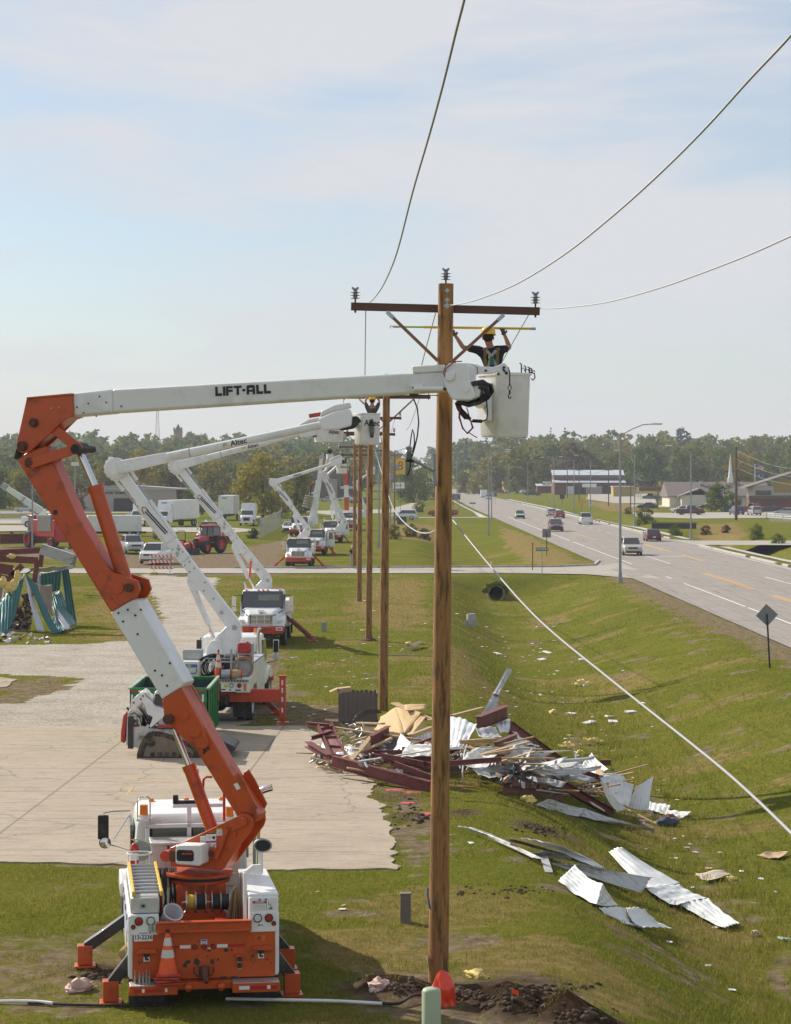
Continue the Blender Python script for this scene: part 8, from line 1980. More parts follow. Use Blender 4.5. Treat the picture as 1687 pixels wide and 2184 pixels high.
def sign(name,label,u,v,w,h,zc,mm,diamond=False,posts=(0,),pm=steel,txt=None,tm=reflw,ts=.2,lean=0):
 p=gter(u,v);t=thing(name,label,'sign',p);t.rotation_euler=(0,lean,0)
 for x in posts:
  m=MB();m.box((x,.03,zc/2),(.07,.05,zc+(h*.2 if mm is back else h*.5)));m.build('post',pm,t)
 m=MB()
 if diamond:m.prism([(0,-h),(w,0),(0,h),(-w,0)],(0,0,zc),(1,0,0),(0,0,1),(0,1,0),.058 if mm is back else-.012,.068 if mm is back else .002)
 else:m.box((0,.06 if mm is back else-.01,zc),(w,.012,h))
 f=m.build('sign_face',mm,t,bev=.004)
 if txt:
  for k,s in enumerate(txt):text(s,f,(0,-.02,zc+ts*.62*(len(txt)-1-2*k)),(1,0,0),(0,0,1),tm,ts,.004)
 return t
sign('road_sign','grey back of a diamond road sign on a black post beside the road at right',1642,1425,.475,.475,2.25,back,True,pm=blackpost,lean=R(-3))
sign('street_sign','green street name sign on a thin pole at the cross street',1156,1226,1.04,.26,2.1,grsign,txt=('CENTENNIAL',),ts=.17,pm=steel)
sign('marker_post','black marker post left of the green street name sign',1136,1217,.1,.1,2.3,blackpost,pm=blackpost)
sign('road_sign','square grey sign back on a black post at the dry grass corner',1166,1186,.85,.85,2.3,back,pm=blackpost)
sign('road_sign','wide grey sign back on two posts just right of the near pole',973,1094,1.75,1.2,3.4,back,posts=(-.6,.6),pm=blackpost)
sign('street_sign','small green street sign beside the footpath',1008,1092,1.3,.28,1.9,grsign,posts=(.1,))
sign('road_sign','yellow diamond warning sign right of the road',1240,1091,.8,.8,2.2,yelsign,True,pm=blackpost)
t=sign('speed_sign','white speed limit sign reading 45',1259.5,1099,.78,1.0,2.5,reflw,txt=('45',),tm=ink,ts=.5);text('SPEED',t,(0,-.02,2.88),(1,0,0),(0,0,1),ink,.15,.002);text('LIMIT',t,(0,-.02,2.74),(1,0,0),(0,0,1),ink,.15,.002)
sign('motel_sign','white motel sign on a dark post before the long red building',1166,1062,2.7,1.5,4.6,reflw,txt=('MOTEL',),tm=ink,ts=.85,pm=blackpost)
sign('shop_sign','white two part sign on a maroon post before the long red building',1257,1064,4.4,1.1,4.2,reflw,pm=maroon,posts=(-.6,))
sign('notice_board','small black notice board on the grass left of the yellow diamond',1199,1076,1.2,1.2,2.1,dark,pm=blackpost)
sign('speed_sign','small white sign on the far lamp post left of the road bend',1024,1054,.9,1.2,3,reflw)
sign('hospital_sign','small blue sign behind the pair of tall street lamps',1056.5,1076,.8,.9,2.6,bluep)
t=sign('price_sign','tall yellow sign with a red figure eight behind the poles',854,1098,1.9,3.2,9.6,mat('sun_yellow',(.75,.48,.02),.4),txt=('8',),tm=redpaint,ts=2.4,pm=blackpost)
sign('shop_sign','white roadside sign with black script below the yellow sign',850,1080,2.9,1.5,5.2,reflw,txt=('Grill',),tm=ink,ts=.9,pm=blackpost)
p=gter(875,1116)
for u,v,w,lab in((857,1118,1.5,'dark green utility cabinet between the poles and the near pole'),(1550,1092,1.6,'dark green utility cabinet before the round tree')):
 p=gter(u,v);t=thing('utility_cabinet',lab,'cabinet',p);m=MB();m.box((0,0,.6),(w,1.1,1.2));m.build('casing',grn_cab,t,bev=.05);m=MB();m.box((0,0,1.22),(w+.1,1.2,.06));m.build('lid',grn_cab,t,bev=.02)
def building(name,label,u0,u1,v,depth,parts,yaw=0):
 a,b=gter(u0,v),gter(u1,v);t=thing(name,label,'building',(a.x,a.y,a.z),R(yaw));W=b.x-a.x
 for nm,(x0,x1,y0,y1,z0,z1),mm in parts:
  m=MB();m.box(((x0+x1)/2*W,(y0+y1)/2*depth,(z0+z1)/2),((x1-x0)*W,(y1-y0)*depth,z1-z0));m.build(nm,mm,t,bev=.02)
 return t,W
def gable(t,x0,x1,y0,y1,z0,z1,mm,ridge_x=True,over=.5,wall=None):
 m=MB()
 if ridge_x:m.prism([(y0-over,z0),((y0+y1)/2,z1),(y1+over,z0),(y1+over,z0-.18),(y0-over,z0-.18)],(0,0,0),(0,1,0),(0,0,1),(1,0,0),x0-over,x1+over)
 else:m.prism([(x0-over,z0),((x0+x1)/2,z1),(x1+over,z0),(x1+over,z0-.18),(x0-over,z0-.18)],(0,0,0),(1,0,0),(0,0,1),(0,1,0),y0-over,y1+over)
 m.build('roof',mm,t)
 if wall:
  m=MB();m.prism([(x0,z0-.1),((x0+x1)/2,z1-.25),(x1,z0-.1)],(0,y0-.02,0),(1,0,0),(0,0,1),(0,1,0),-.05,.05);m.build('gable_wall',wall,t)
tan=mat('tan_cladding',(.36,.32,.26),.6,var=.12,scale=.8,stretch=(14,1,.3));cream=mat('cream_wall',(.60,.55,.44),.8);brick=mat('red_brick',(.20,.085,.065),.9,var=.2,scale=6);shingle=mat('brown_shingle',(.175,.14,.125),.9,var=.2,scale=3);wroof=mat('white_roof',(.62,.64,.65),.4,.2,var=.12,scale=1,stretch=(9,.2,1));rbarn=mat('barn_red',(.17,.05,.05),.8);brown=mat('brown_cladding',(.14,.085,.075),.8);ochre=mat('ochre_board',(.42,.30,.10),.8)
t,W=building('vet_clinic','long low tan clad clinic with a grey roof edge and dark door',146,376,1091,14,(('wall',(0,1,0,1,0,4.7),tan),('roof',(-.01,1.12,-.02,1.1,4.7,5.0),steel),('annex',(1,1.11,.2,1,0,4.3),brown),('door',(.42,.60,-.006,.02,0,2.9),dark),('window',(.63,.72,-.006,.02,1.3,2.3),glass),('roof_vent',(.66,.68,.4,.45,5,6.1),steel),('roof_vent',(.69,.705,.4,.45,5,5.8),steel)))
m=MB();m.prism([(-.3,5.0),(W*.5,5.75),(W+.3,5.0)],(0,0,0),(1,0,0),(0,0,1),(0,1,0),0.0,14);m.build('low_gable',tan,t)
text('WAYNE  VETERINARY  CLINIC',t,(W*.50,-.12,4.0),(1,0,0),(0,0,1),ink,.62,.02)
t,W=building('barn','dark grey arched barn with a black doorway at the left',36,108,1085,14,())
m=MB();m.prism([(W/2+W/2*math.cos(R(a)),6.2*math.sin(R(a)))for a in range(0,181,15)],(0,0,0),(1,0,0),(0,0,1),(0,1,0),0,14);m.build('shell',sheetdk,t);m=MB();m.box((W*.62,-.05,1.9),(W*.5,.1,3.8));m.build('doorway',ink,t)
t,W=building('shed','pale green roofed shed at the left edge',-60,31,1050,14,(('wall',(0,1,0,1,0,4.0),sheetg),));gable(t,0,W,0,14,4.0,7.4,mat('mint_roof',(.30,.42,.37),.5))
t,W=building('red_store','long red building with white ribbed roofs behind the motel sign',1183,1340,1055,16,(('wall',(0,1,0,1,0,4.2),rbarn),('clerestory',(0,1,.35,.9,4.2,6.8),rbarn),('shutter',(.17,.27,-.01,.02,0,3.0),sheetw),('doorway',(.29,.43,-.01,.02,0,3.0),ink),('door',(.45,.50,-.01,.02,0,3.0),lumber),('shutter',(.52,.68,-.012,.02,.4,3.0),tan),('doorway',(.70,.84,-.01,.02,0,3.2),dark),('window_band',(.02,.98,.34,.36,5.6,6.6),glass)))
for y0,z0,y1,z1 in((-1.0,4.15,6,5.0),(4.4,6.7,10,8.4)):
 m=MB();m.prism([(y0,z0),(y1,z1),(y1,z1+.15),(y0,z0+.15)],(0,0,0),(0,1,0),(0,0,1),(1,0,0),-.6,W+.6);m.build('roof',wroof,t)
t,W=building('shed','small red shed with a white roof left of the motel sign',1146,1180,1052,7,(('wall',(0,1,0,1,0,2.6),rbarn),));m=MB();m.prism([(-.5,2.6),(7.5,3.3),(7.5,3.5),(-.5,2.8)],(0,0,0),(0,1,0),(0,0,1),(1,0,0),-.4,W+.4);m.build('roof',wroof,t)
t,W=building('shed','low flat tan shed right of the long red building',1308,1352,1059,8,(('wall',(0,1,0,1,0,3.2),ochre),('roof',(-.03,1.03,-.1,1.05,3.2,3.45),wroof)))
t,W=building('canopy','maroon canopy on thin posts over a parked pickup',1363,1414,1066,7,(('roof',(0,1,0,1,2.7,3.9),maroon),)+tuple(('post',(x,x+.02,y,y+.03,0,2.7),steel)for x in(.05,.93)for y in(.05,.9)))
t,W=building('church','cream church with a broad brown shingled roof and white steeple',1428,1642,1081,16,(('wall',(0,1,0,1,0,3.0),cream),)+tuple(('window',(x,x+.02,-.012,.01,.9,2.3),glass)for x in(.12,.16,.20,.24,.28,.62,.70)))
gable(t,0,W,0,16,2.7,6.1,shingle);
m=MB();m.box((W*.22,-2.0,1.5),(W*.24,4.0,3.0));m.build('porch',cream,t)
m=MB();m.prism([(W*.07,2.7),(W*.28,4.6),(W*.40,3.0),(W*.40,2.8),(W*.28,4.4),(W*.07,2.5)],(0,0,0),(1,0,0),(0,0,1),(0,1,0),-4.6,3);m.build('roof',shingle,t)
m=MB();m.box((W*.655,8,6.2),(1.2,1.2,1.8));m.lathe([(.62,0),(.50,.5),(.02,6.0)],8,0,Matrix.Translation((W*.655,8,7.1)));m.build('steeple',white,t)
m=MB();m.box((W*.35,6,5.9),(.8,.8,.9));m.build('roof_vent',steel,t)
t,W=building('parish_house','house with brick lower wall and ochre gable at the right edge',1598,1740,1088,12,(('wall',(0,1,0,.3,0,2.6),brick),('coping',(-.01,1.01,-.02,.3,2.6,3.3),shingle),('wall',(.1,1,.35,1,0,5.3),cream),('gable_panel',(.42,1,.34,.36,4.0,6.8),ochre),('window',(.3,.36,-.01,.02,.5,2.0),glass),('window',(.14,.38,.34,.36,3.4,4.4),glass)))
m=MB();m.prism([(-.02*W,5.1),(W*.75,8.6),(W*1.2,6.6),(W*1.2,6.3),(W*.75,8.3),(-.02*W,4.8)],(0,0,0),(1,0,0),(0,0,1),(0,1,0),3.2,13);m.build('roof',shingle,t)
t,W=building('restaurant','brown roofed restaurant with a white awning behind the far bucket trucks',655,770,1064,14,(('wall',(0,1,0,1,0,4.4),brown),('wall',(.42,.56,-.05,.5,0,6.6),tan),('roof',(-.02,.64,-.06,1,6.2,9.6),brown),('roof',(.62,1.02,-.05,1,4.2,7.2),mat('dark_roof',(.07,.045,.045),.8)),('awning',(.62,.95,-.14,0,3.2,4.0),whiteold),('window',(.64,.94,-.012,0,1.0,3.0),glass)))
t,W=building('diner','small orange fronted diner with a green sign far down the road',1074,1112,1049,9,(('wall',(0,1,0,1,0,3.0),ochre),('roof',(-.04,1.05,-.1,1,3.0,4.1),mat('terracotta',(.34,.15,.06),.8)),('sign_board',(.05,.5,-.12,-.1,3.4,5.6),mat('jade_board',(.02,.22,.17),.6)),('window',(.25,.6,-.02,0,.8,2.2),glass)))
q0=px(380,944,1500);t=thing('brick_tower','red brick tower with a pointed slate roof on the far left skyline','tower',(q0.x,1500,th(q0.x,1500)))
z0,z1=px(0,918,1500).z-t.location.z,px(0,903,1500).z-t.location.z
m=MB();m.box((0,0,z0/2),(5.2,5.2,z0));m.build('shaft',brick,t);m=MB();m.lathe([(3.0,0),(.05,z1-z0)],4,0,Matrix.Translation((0,0,z0))@Matrix.Rotation(R(45),4,'Z'));m.build('roof',mat('slate',(.06,.065,.08),.7),t)
for sx in(-2.4,2.4):
 m=MB();m.box((sx,-2.4,z0+.8),(1.0,1.0,2.4));m.build('turret',brick,t)
for x in(-1.4,0,1.4):
 m=MB();m.box((x,-2.62,z0-6.5),(.8,.1,2.4));m.build('window',whiteold,t)
q0=px(336,928,1480);t=thing('radio_mast','thin lattice radio mast on the left skyline','mast',(q0.x,1480,th(q0.x,1480)));zt_=px(0,874,1480).z-t.location.z
m=MB()
for sx in(-1,1):m.bar((sx*1.7,0,0),(sx*.55,0,zt_),.25,.25)
for k in range(16):
 a,b=zt_*k/16,zt_*(k+1)/16;wa,wb=1.7-1.15*k/16,1.7-1.15*(k+1)/16;m.bar((-wa,0,a),(wb,0,b),.12,.12);m.bar((wa,0,a),(-wb,0,b),.12,.12)
m.build('lattice',mat('mast_red',(.22,.13,.12),.7),t)
def woodpole_far(u,v,h,lab,arm=True,r=.15):
 p=gter(u,v);t=thing('utility_pole',lab,'utility pole',p,0,'older utility poles right of the road');m=MB();m.cyl((0,0,-.2),(0,0,h),r,r*.75,10);m.build('pole_shaft',mat('grey_pole_wood',(.13,.09,.075),.9),t)
 if arm:m=MB();m.box((0,-.12,h-.5),(2.2,.1,.12));m.build('crossarm',woodarm,t)
 return p+V((0,0,h-.35))
tips=[woodpole_far(1570,1109,12.8,'tall reddish brown pole before the church lot',False,.27)]+[woodpole_far(u,v,h,lab)for u,v,h,lab in((1495,1080,10,'grey pole behind the right hand street lamp'),(1403,1086,7.6,'grey pole left of the church'),(1345,1084,8.0,'grey pole right of the long red building'),(1298,1079,9.5,'grey pole before the right end of the long red building'),(1235,1066,9.5,'thin pole before the doors of the long red building'),(1210,1062,10.5,'pole before the left end of the long red building'))]
for a,b in zip(tips,tips[1:]):
 for dx in(-.9,.9):wire('overhead_wire',[a+V((dx,0,0)),a.lerp(b,.5)-V((0,0,1.0)),b+V((dx,0,0))],.02,'thin wire between the older poles right of the road',dark,4,5,'wires between the older poles')
for k in range(3):wire('overhead_wire',[tips[0]-V((0,0,.3+1.5*k)),px(1640,990+17*k,330),px(1720,1003+17*k,290)],.014,'thin wire leaving the reddish brown pole to the right edge',None,4,5,'wires leaving the reddish brown pole')
for u,v,h,lab,fl in((1610,1085,10.2,'white flagpole with two flags before the parish house',(('flag',9.4,redpaint),('flag',7.6,bluep))),(1103,1052,10.0,'thin flagpole before the diner',(('flag',9.0,redpaint),))):
 p=gter(u,v);t=thing('flagpole',lab,'flagpole',p);m=MB();m.cyl((0,0,0),(0,0,h),.07);m.ball((0,0,h),.12,8,6);m.build('post',white,t)
 for nm,z,mm in fl:
  m=MB();m.grid(lambda i,j:V((.1+1.9*i,.25*math.sin(6*i),z-.55*i+.9*j)),10,3);f=m.build(nm,mm if mm is bluep else reflw,t)
  m=MB()
  if mm is bluep:m.cyl((.9,-.05,z+.1),(.9,-.3,z+.1),.22,mi=1)
  else:
   for k in range(3):m.grid(lambda i,j:V((.1+1.9*i,.25*math.sin(6*i)-.03,z-.55*i+.12+.3*k+.14*j)),10,1)
   m.box((.4,-.02,z+.45),(.7,.3,.5),2)
  m.build('flag_mark',[redpaint,yellow,bluep],f)
p0=gter(1636,1106);ft_=thing('ranch_fence','white two rail fence at the right edge','fence',p0)
for(x0,y0,x1,y1)in((0,0,3.5,-42),(0,0,8,-6),(4.5,-40,12,-62)):
 k=max(3,int(abs(y1-y0)/6))
 for i in range(k+1):
  t_=i/k;m=MB();m.box((x0+(x1-x0)*t_,y0+(y1-y0)*t_,.5),(.16,.16,1.2));m.build('fence_post',white,ft_)
 for z in(.35,.7,1.0):
  m=MB();m.bar((x0,y0,z),(x1,y1,z),.05,.16);m.build('rail',white,ft_)
t=thing('drain_wall','dark low drain wall beside the right hand verge','wall',gter(1391,1127));m=MB();m.box((3.2,0,.35),(6.6,.5,.8));m.box((3.2,-.02,.85),(6.8,.7,.12));m.build('wall',mat('dark_plank',(.06,.055,.05),.9),t)
mesh_m=mat('chain_link',(.36,.37,.37),.6,.3,alpha=.35)
def chain(pts,h,lab,nm='chain_link_fence'):
 P=[gter(*q)for q in pts];t=thing(nm,lab,'fence',P[0])
 for a,b in zip(P,P[1:]):
  k=max(1,int((b-a).length/3))
  for i in range(k+1):m=MB();c=a.lerp(b,i/k);m.cyl(c,c+V((0,0,h)),.04,n=6);m.build('fence_post',steel,t,world=True)
  m=MB();m.bar(a+V((0,0,h)),b+V((0,0,h)),.05,.05);m.build('rail',steel,t,world=True);m=MB();m.add([a,b,b+V((0,0,h)),a+V((0,0,h))],[(0,1,2,3)]);m.build('mesh_panel',mesh_m,t,world=True)
chain([(552,1150),(600,1122),(600,1112)],2.4,'leaning chain link fence beside the white saloon');chain([(0,1110),(45,1109),(85,1108)],1.8,'chain link gate at the left edge before the barn');chain([(1640,1112),(1700,1114)],1.3,'low chain link fence at the right edge of the church lot')
# ---- collapsed building at the left edge
ZD=lambda x,y,d:px(.1563*x,1168.6+.1563*y,d)
cbd=thing('collapsed_building','wrecked teal metal building with bare maroon frames at the left edge','building',gter(60,1352))
tealw=mat('faded_white_siding',(.50,.50,.54),.5);gwood=mat('wall_board',(.30,.24,.19),.9)
for pts,ds,ribs,bow,mm,nm in((((835,300),(935,268),(1045,1042),(905,830)),(124,124,124.5,124),3,.1,teal,'siding'),(((555,352),(838,300),(818,570),(560,640)),(126,126,126,126),6,0,teal,'siding'),(((480,365),(560,350),(600,640),(520,660)),(126.2,126.2,126,126),2,0,tealw,'siding'),(((700,640),(820,570),(1042,1040),(790,1160)),(124,125,124,118),6,.02,teal,'siding'),(((705,800),(735,770),(960,1075),(880,1115)),(122.6,122.6,120.5,118.7),1,.02,tealw,'siding'),(((716,930),(780,980),(900,1110),(740,1172)),(121,121,118.5,117),3,.1,teal,'siding'),(((340,335),(500,500),(805,1150),(720,1178)),(120,120,117,117),4,.15,teal,'siding'),(((338,350),(420,560),(610,1135),(500,1120)),(119.6,119.6,117,117),2,.1,tealw,'siding'),(((130,560),(342,345),(215,900),(85,1195)),(119,119,118,117),3,.02,teal,'siding'),(((-60,820),(135,560),(92,1195),(-60,1195)),(119,119,117,117),4,.02,teal,'siding'),(((530,500),(712,498),(716,930),(560,700)),(122,122,121,121.5),1,0,gwood,'wall_board'),(((-40,500),(80,500),(60,700),(-40,760)),(122,122,121,121),1,0,gwood,'wall_board'),(((130,960),(360,960),(350,1180),(110,1185)),(120.5,120.5,119.5,119.5),1,0,mat('grey_cabinet',(.24,.22,.20),.7),'cabinet'),(((380,275),(1030,240),(985,285),(480,350)),(125,123.5,123.5,125.5),3,.05,sheetg,'eave_sheet'),(((995,90),(1052,110),(1022,240),(950,236)),(123,123,123.4,123.4),2,.05,sheetg,'bent_sheet'),(((880,0),(920,0),(985,140),(960,150)),(124,124,124,124),1,0,sheetw,'bent_sheet')):
 panel([ZD(*p,d)for p,d in zip(pts,ds)],ribs,.06,bow*.4,.05,16,seed=len(cbd.children)).build(nm,mm,cbd,world=True,solid=.02)
for a,b,w,mm in(((-60,62),(585,28),.3,maroon),((578,30),(550,255),.22,maroon),((-60,138),(512,168),.35,maroon),((510,165),(470,470),.24,maroon),((-60,230),(180,262),.22,maroon),((-60,285),(200,340),.3,maroon),((-60,395),(120,435),.4,maroon),((110,435),(305,235),.3,maroon),((560,10),(985,150),.55,sheetg),((385,620),(375,960),.18,maroon),((170,930),(400,915),.14,lumber),((90,600),(80,860),.06,litterw),((430,310),(360,350),.08,dark),((470,270),(480,470),.08,steel)):
 m=MB();m.bar(ZD(*a,121),ZD(*b,121),w,w);m.build('frame_member',mm,cbd,world=True)
m=MB();q=random.Random(8)
for x,y in((110,540),(200,500),(240,380),(190,560),(160,110),(40,470),(260,720)):
 m=MB();m.ball(ZD(x,y,118.8),(.20,.14,.30 if y>200 else .12),10,8,jit=.3);m.build('insulation',insul,cbd,world=True)
m=MB()
for i in range(300):
 x,y=q.uniform(-40,700),q.uniform(640,1300);x,y=(x,y)if y>1180 else(q.uniform(100,420),y);d=114.5+q.random()if y>1180 else 120
 p=gter(*[(.1563*x),(1168.6+.1563*y)])if y>1180 else ZD(x,y,d);s=q.uniform(.08,.35);m.box(p,(s,s*.6,s*q.uniform(.1,.5)),q.choice((0,2,2,3)if y<1180 else(0,1,2,3,4)),rot=(q.uniform(-1,1),q.uniform(-1,1),q.uniform(0,3)))
tag(m.build('debris_crumbs',[gwood,litterw,dark,maroon,sheetg],ang=0,fix=False),'broken boards and scraps spilled before the wrecked teal building','debris',kind='stuff')
lg2=thing('log','broken pole lying on the grass right of the wrecked building','log',gter(205,1275)+V((0,0,.15)));wobble_pole(V((-.8,1,0)),V((1.4,-2.2,0)),.16,.14,9).build('log_shaft',mat('pale_log',(.34,.28,.22),.9,var=.3),lg2)
# ==== trees
def leaf_mat(nm,cols):
 m=bpy.data.materials.new(nm);m.use_nodes=True;n,l=m.node_tree.nodes,m.node_tree.links;b=n['Principled BSDF']
 oi=n.new('ShaderNodeObjectInfo');tc=n.new('ShaderNodeTexCoord');nz=n.new('ShaderNodeTexNoise');nz.inputs['Scale'].default_value=.55;nz.inputs['Detail'].default_value=6
 va=n.new('ShaderNodeVectorMath');va.operation='ADD';l.new(tc.outputs['Object'],va.inputs[0]);l.new(oi.outputs['Location'],va.inputs[1]);l.new(va.outputs[0],nz.inputs['Vector'])
 ad=n.new('ShaderNodeMath');ad.operation='MULTIPLY_ADD';ad.inputs[1].default_value=.45;l.new(oi.outputs['Random'],ad.inputs[0]);l.new(nz.outputs['Fac'],ad.inputs[2])
 r=n.new('ShaderNodeValToRGB');e=r.color_ramp.elements
 while len(e)<len(cols):e.new(.5)
 for k,(q,c)in enumerate(zip(e,cols)):q.position=.30+.65*k/(len(cols)-1);q.color=(*c,1)
 l.new(ad.outputs[0],r.inputs['Fac']);l.new(r.outputs['Color'],b.inputs['Base Color']);b.inputs['Roughness'].default_value=.75;b.inputs['Specular IOR Level'].default_value=.2
 tr=n.new('ShaderNodeBsdfTranslucent');l.new(r.outputs['Color'],tr.inputs['Color']);ms=n.new('ShaderNodeMixShader');ms.inputs['Fac'].default_value=.35
 l.new(b.outputs['BSDF'],ms.inputs[1]);l.new(tr.outputs['BSDF'],ms.inputs[2]);l.new(ms.outputs['Shader'],n['Material Output'].inputs['Surface']);MATS[nm]=m;return m
lf_green=leaf_mat('green_leaves',((.055,.095,.018),(.090,.135,.022),(.125,.165,.028),(.18,.195,.034)))
lf_olive=leaf_mat('olive_leaves',((.085,.108,.018),(.14,.155,.024),(.20,.19,.030),(.26,.215,.038)))
lf_gold=leaf_mat('golden_leaves',((.13,.125,.018),(.22,.18,.02),(.30,.225,.025),(.28,.22,.04)))
lf_rust=leaf_mat('rusty_leaves',((.085,.060,.028),(.12,.085,.038),(.15,.11,.045)))
lf_dark=leaf_mat('dark_needles',((.018,.030,.016),(.028,.042,.02),(.04,.055,.025)))
lf_lime=leaf_mat('lime_leaves',((.09,.115,.014),(.16,.18,.018),(.25,.235,.022),(.32,.25,.03)))
bark=mat('bark',(.085,.065,.05),.95,var=.3)
nr=np.random.RandomState(12)
def crown_np(cl,nq,size,sq=.8,seed=0):
 """leaf quads scattered in clumps cl = [(centre, radius)]"""
 rs=np.random.RandomState(seed);P=[]
 for c,r in cl:
  k=int(nq*r*r);d=rs.randn(k,3);d/=np.linalg.norm(d,axis=1)[:,None];P.append(np.array(c)+d*(r*(rs.rand(k)**.45))[:,None]*np.array([1,1,sq]))
 P=np.concatenate(P);k=len(P);a=rs.randn(k,3);a/=np.linalg.norm(a,axis=1)[:,None];b=np.cross(a,rs.randn(k,3));b/=np.linalg.norm(b,axis=1)[:,None]
 s=(size*(.6+.8*rs.rand(k)))[:,None];vs=np.stack([P-a*s-b*s*.3,P+a*s*.2-b*s*.7,P+a*s+b*s*.3,P-a*s*.2+b*s*.7],1).reshape(-1,3)
 return vs
def tree_proto(seed,h=10.0,w=9.0,trunk=.25,nq=16,size=.42,con=False):
 q=random.Random(seed);cl=[]
 if con:
  for i in range(9):z=h*(.15+.8*i/8);r=w*.30*(1.05-i/8.6);cl+=[((q.uniform(-.3,.3)+r*.6*math.cos(a),r*.6*math.sin(a),z),max(.35,r*.6))for a in(q.uniform(0,2),q.uniform(2,4),q.uniform(4,6.2))]
 else:
  for i in range(38):
   t=(i+q.random())/38;a=q.uniform(0,6.283);z=h*(trunk+(.96-trunk)*t);rr=w/2*math.sqrt(max(0,1-(2*t-.75)**2/1.7))*q.uniform(.25,.92);cl.append(((rr*math.cos(a),rr*math.sin(a),z),w*q.uniform(.11,.19)*(1.1-.35*t)))
 vs=crown_np(cl,nq,size,.85,seed);cm=np_mesh('crown',vs,np.arange(len(vs)).reshape(-1,4));cm.materials.append(lf_green)
 m=MB();m.tube([(0,0,-.3),(q.uniform(-.1,.1),0,h*.3),(q.uniform(-.3,.3),q.uniform(-.3,.3),h*.75)],[h*.028,h*.02,.05],8)
 for c,r in cl[::3]:m.tube([(0,0,h*q.uniform(.22,.5)),((c[0])*.5,c[1]*.5,(c[2]+h*.35)/2),c],[h*.012,h*.008,.03],5)
 tm=m.mesh('trunk',bark);return cm,tm
VAR=[tree_proto(100+k,10,8.5+(k%3),.08+.05*(k%2),15,.42)for k in range(6)]
PINE=[tree_proto(300+k,10,5.5,con=True,nq=30,size=.35)for k in range(2)]
FINE=[tree_proto(400+k,10,9.5,.08,34,.27)for k in range(2)]
BUSH=[tree_proto(500+k,10,12,.02,20,.34)for k in range(2)]
def tree(x,y,h,wid,lm,label,group=None,var=None,trunk=True):
 cm,tm=var or VAR[rnd.randrange(6)];t=thing('tree',label,'tree',(x,y,th(x,y)-.1),rnd.uniform(0,6.28),group);k=h/10;t.scale=(k*wid,k*wid,k)
 for nm,me in(('crown',cm),('trunk',tm)):
  o=bpy.data.objects.new(nm,me);COL.objects.link(o);o.parent=t
  if nm=='crown':o.material_slots[0].link='OBJECT';o.material_slots[0].material=lm
 return t
def tree_at(u,v,h,wid,lm,lab,var=None,group=None):p=gter(u,v);return tree(p.x,p.y,h,wid,lm,lab,group,var)
tree_at(560,1103,11.8,1.05,lf_lime,'large yellow green tree behind the white lorries',FINE[0]);tree_at(628,1100,9.5,.95,lf_lime,'yellow green tree at the right of the large one, behind the white saloon',FINE[1])
tree_at(1541,1091,6.2,1.35,lf_green,'low round green tree before the church',FINE[1]);tree_at(1576,1066,13.5,.95,lf_gold,'yellow tree behind the church steeple',FINE[0])
tree_at(60,1087,10.5,.95,lf_olive,'olive tree beside the arched barn',FINE[0]);tree_at(8,1085,9.5,.9,lf_green,'dark green tree at the left edge beside the barn',FINE[1]);tree_at(166,1093,6.5,.9,lf_rust,'bare brownish tree before the clinic',VAR[1])
tree_at(300,1078,14,.8,lf_gold,'orange tree behind the clinic, right of the elbow',FINE[0]);tree_at(355,1080,9.5,1.0,lf_rust,'reddish brown tree behind the clinic',FINE[1]);tree_at(230,1075,11.5,.9,lf_gold,'orange tree behind the left half of the clinic',VAR[2])
tree_at(405,1104,5.0,1.2,lf_green,'dark green bush between the articulated lorry and the trailer',FINE[0]);tree_at(880,1072,13,1.0,lf_green,'dense dark green tree left of the near pole',FINE[1]);tree_at(905,1066,11,.9,lf_green,'dark green tree beside the far uphill road',FINE[0])
tree_at(1013,1056,7,1.0,lf_olive,'small olive tree right of the road bend',FINE[0]);tree_at(990,1053,6,.9,lf_rust,'small purple brown tree at the road bend',FINE[1]);tree_at(1040,1055,6.0,1.0,lf_gold,'small yellowish tree near the blue sign',VAR[0])
G='deciduous trees of the wooded hillside';cnt=0;spots=[]
def row(y,x0,x1,step,h0,h1):
 x=x0
 while x<x1:
  xx=x+rnd.uniform(-.35,.35)*step;yy=y+rnd.uniform(-.5,.5)*34;u=CU+xx/yy*F
  if abs(xx-float(road_cx(yy)))>(15 if yy<900 else 11):spots.append((xx,yy,rnd.uniform(h0,h1)))
  x+=step
row(930,-4,12,8,9,12);row(1010,-4,60,9,10,13);row(600,-112,-46,9,8,12);row(660,-125,-28,9,9,13);row(740,-135,-22,10,11,15);row(850,-150,-8,10.5,11,16);row(860,46,165,9.5,12,17);row(905,40,170,10,12,17);row(980,-178,-6,12,11,16);row(990,40,190,11,12,17)
row(1100,-196,5,13,12,16);row(1100,38,205,12,12,17)
for x,y,h in spots[:275]:
 r=rnd.random();lm,c=(lf_green,'green')if r<.55 else(lf_olive,'olive')if r<.93 else(lf_gold,'golden')if r<.98 else(lf_rust,'rusty brown')
 tree(x,y,h,rnd.uniform(.9,1.2),lm,c+' leafy tree standing in the wooded hillside',c+' '+G)
far={}
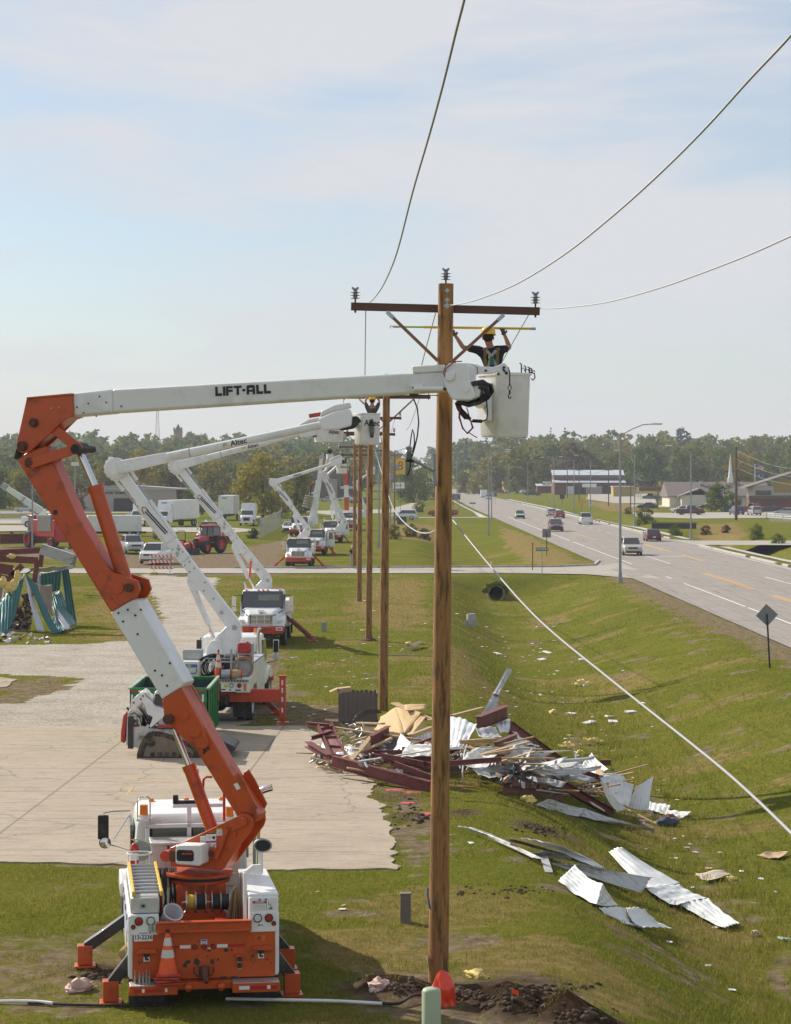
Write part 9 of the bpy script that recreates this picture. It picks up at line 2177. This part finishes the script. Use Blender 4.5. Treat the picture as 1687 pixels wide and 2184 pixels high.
for y,step in((1210,13),(1330,14),(1460,15),(1600,17),(1760,19)):
 x=-.19*y
 while x<.19*y:
  xx,yy=x+rnd.uniform(-4,4),y+rnd.uniform(-30,30);x+=step
  if abs(xx-float(road_cx(yy)))<12:continue
  r=rnd.random();key='g' if r<.62 else 'o' if r<.92 else 'y';k=rnd.uniform(10,15.5)/10;cm=VAR[rnd.randrange(6)][0]
  a=np.empty(len(cm.vertices)*3,np.float32);cm.vertices.foreach_get('co',a);a=a.reshape(-1,4,3)[::3].reshape(-1,3);ang=rnd.uniform(0,6.28);c,s=math.cos(ang),math.sin(ang)
  b=np.stack([(a[:,0]*c-a[:,1]*s)*k*1.25+xx,(a[:,0]*s+a[:,1]*c)*k*1.25+yy,a[:,2]*k+th(xx,yy)],1)
  ce=b.reshape(-1,4,3).mean(1,keepdims=True);b=(ce+(b.reshape(-1,4,3)-ce)*1.7).reshape(-1,3);far.setdefault(key,[]).append(b)
vs=np.concatenate(sum((far[k]for k in 'goy'),[]));me_=np_mesh('far_woodland',vs,np.arange(len(vs)).reshape(-1,4))
for mm in(lf_green,lf_olive,lf_gold):me_.materials.append(mm)
me_.polygons.foreach_set('material_index',np.concatenate([np.full(sum(len(b)for b in far[k])//4,i)for i,k in enumerate('goy')]).astype(np.int32))
o=bpy.data.objects.new('far_woodland',me_);COL.objects.link(o);tag(o,'far wooded ridge closing the skyline','woodland',kind='stuff')
for u,h,lab in((1038,15,'dark conifer on the skyline left of the white bucket'),(995,14,'dark conifer on the skyline just right of the near pole'),(1175,17,'slim dark conifer on the skyline right of the white bucket'),(1205,17,'broad dark conifer on the skyline above the motel'),(1455,17,'dark domed tree on the right skyline')):
 x=(u-CU)/F*1330;tree(x,1330,h,1.0 if 'slim' not in lab else .6,lf_dark,lab,None,PINE[h%2]if 'domed' not in lab else VAR[0])
for i,(u,v,s,lm,lab)in enumerate(((840,1150,2.0,lf_olive,'clump of tall dry weeds left of the near pole'),(875,1145,1.8,lf_olive,'second clump of tall dry weeds left of the near pole'),(905,1150,1.5,lf_rust,'brown weeds beside the near pole'),(895,1092,2.4,lf_olive,'rough bush on the bank by the red pickup'),(1376,1118,3.0,lf_olive,'tall thin shrub right of the second right hand lamp'),(1440,1143,1.6,lf_green,'weeds at the foot of the right hand lamp'),(1505,1140,1.4,lf_rust,'dry grass clump right of the nearest right hand lamp'),(1548,1136,1.2,lf_rust,'dry brown grass clump in the right field'),(1615,1150,2.0,lf_green,'leafy weeds beside a thin stake at the right'),(1660,1165,1.6,lf_green,'weeds at the right edge by the side street'),(1340,1096,1.5,lf_olive,'low weeds on the drain bank'),(540,1148,1.4,lf_dark,'small dark shrub by the leaning fence'))):
 p=gter(u,v);tree(p.x,p.y,s,1.0,lm,lab,None,BUSH[i%2])
hz=MB();hz.box((0,900,36),(2600,2060,84));hz_m=bpy.data.materials.new('haze_air');hz_m.use_nodes=True;hn=hz_m.node_tree.nodes;hn.remove(hn['Principled BSDF'])
pv=hn.new('ShaderNodeVolumePrincipled');pv.inputs['Color'].default_value=(.86,.92,1,1);pv.inputs['Density'].default_value=.00017;hz_m.node_tree.links.new(pv.outputs['Volume'],hn['Material Output'].inputs['Volume'])
HAZE=True
if HAZE:tag(hz.build('haze',hz_m,ang=0),'thin pale autumn haze','haze',kind='stuff')
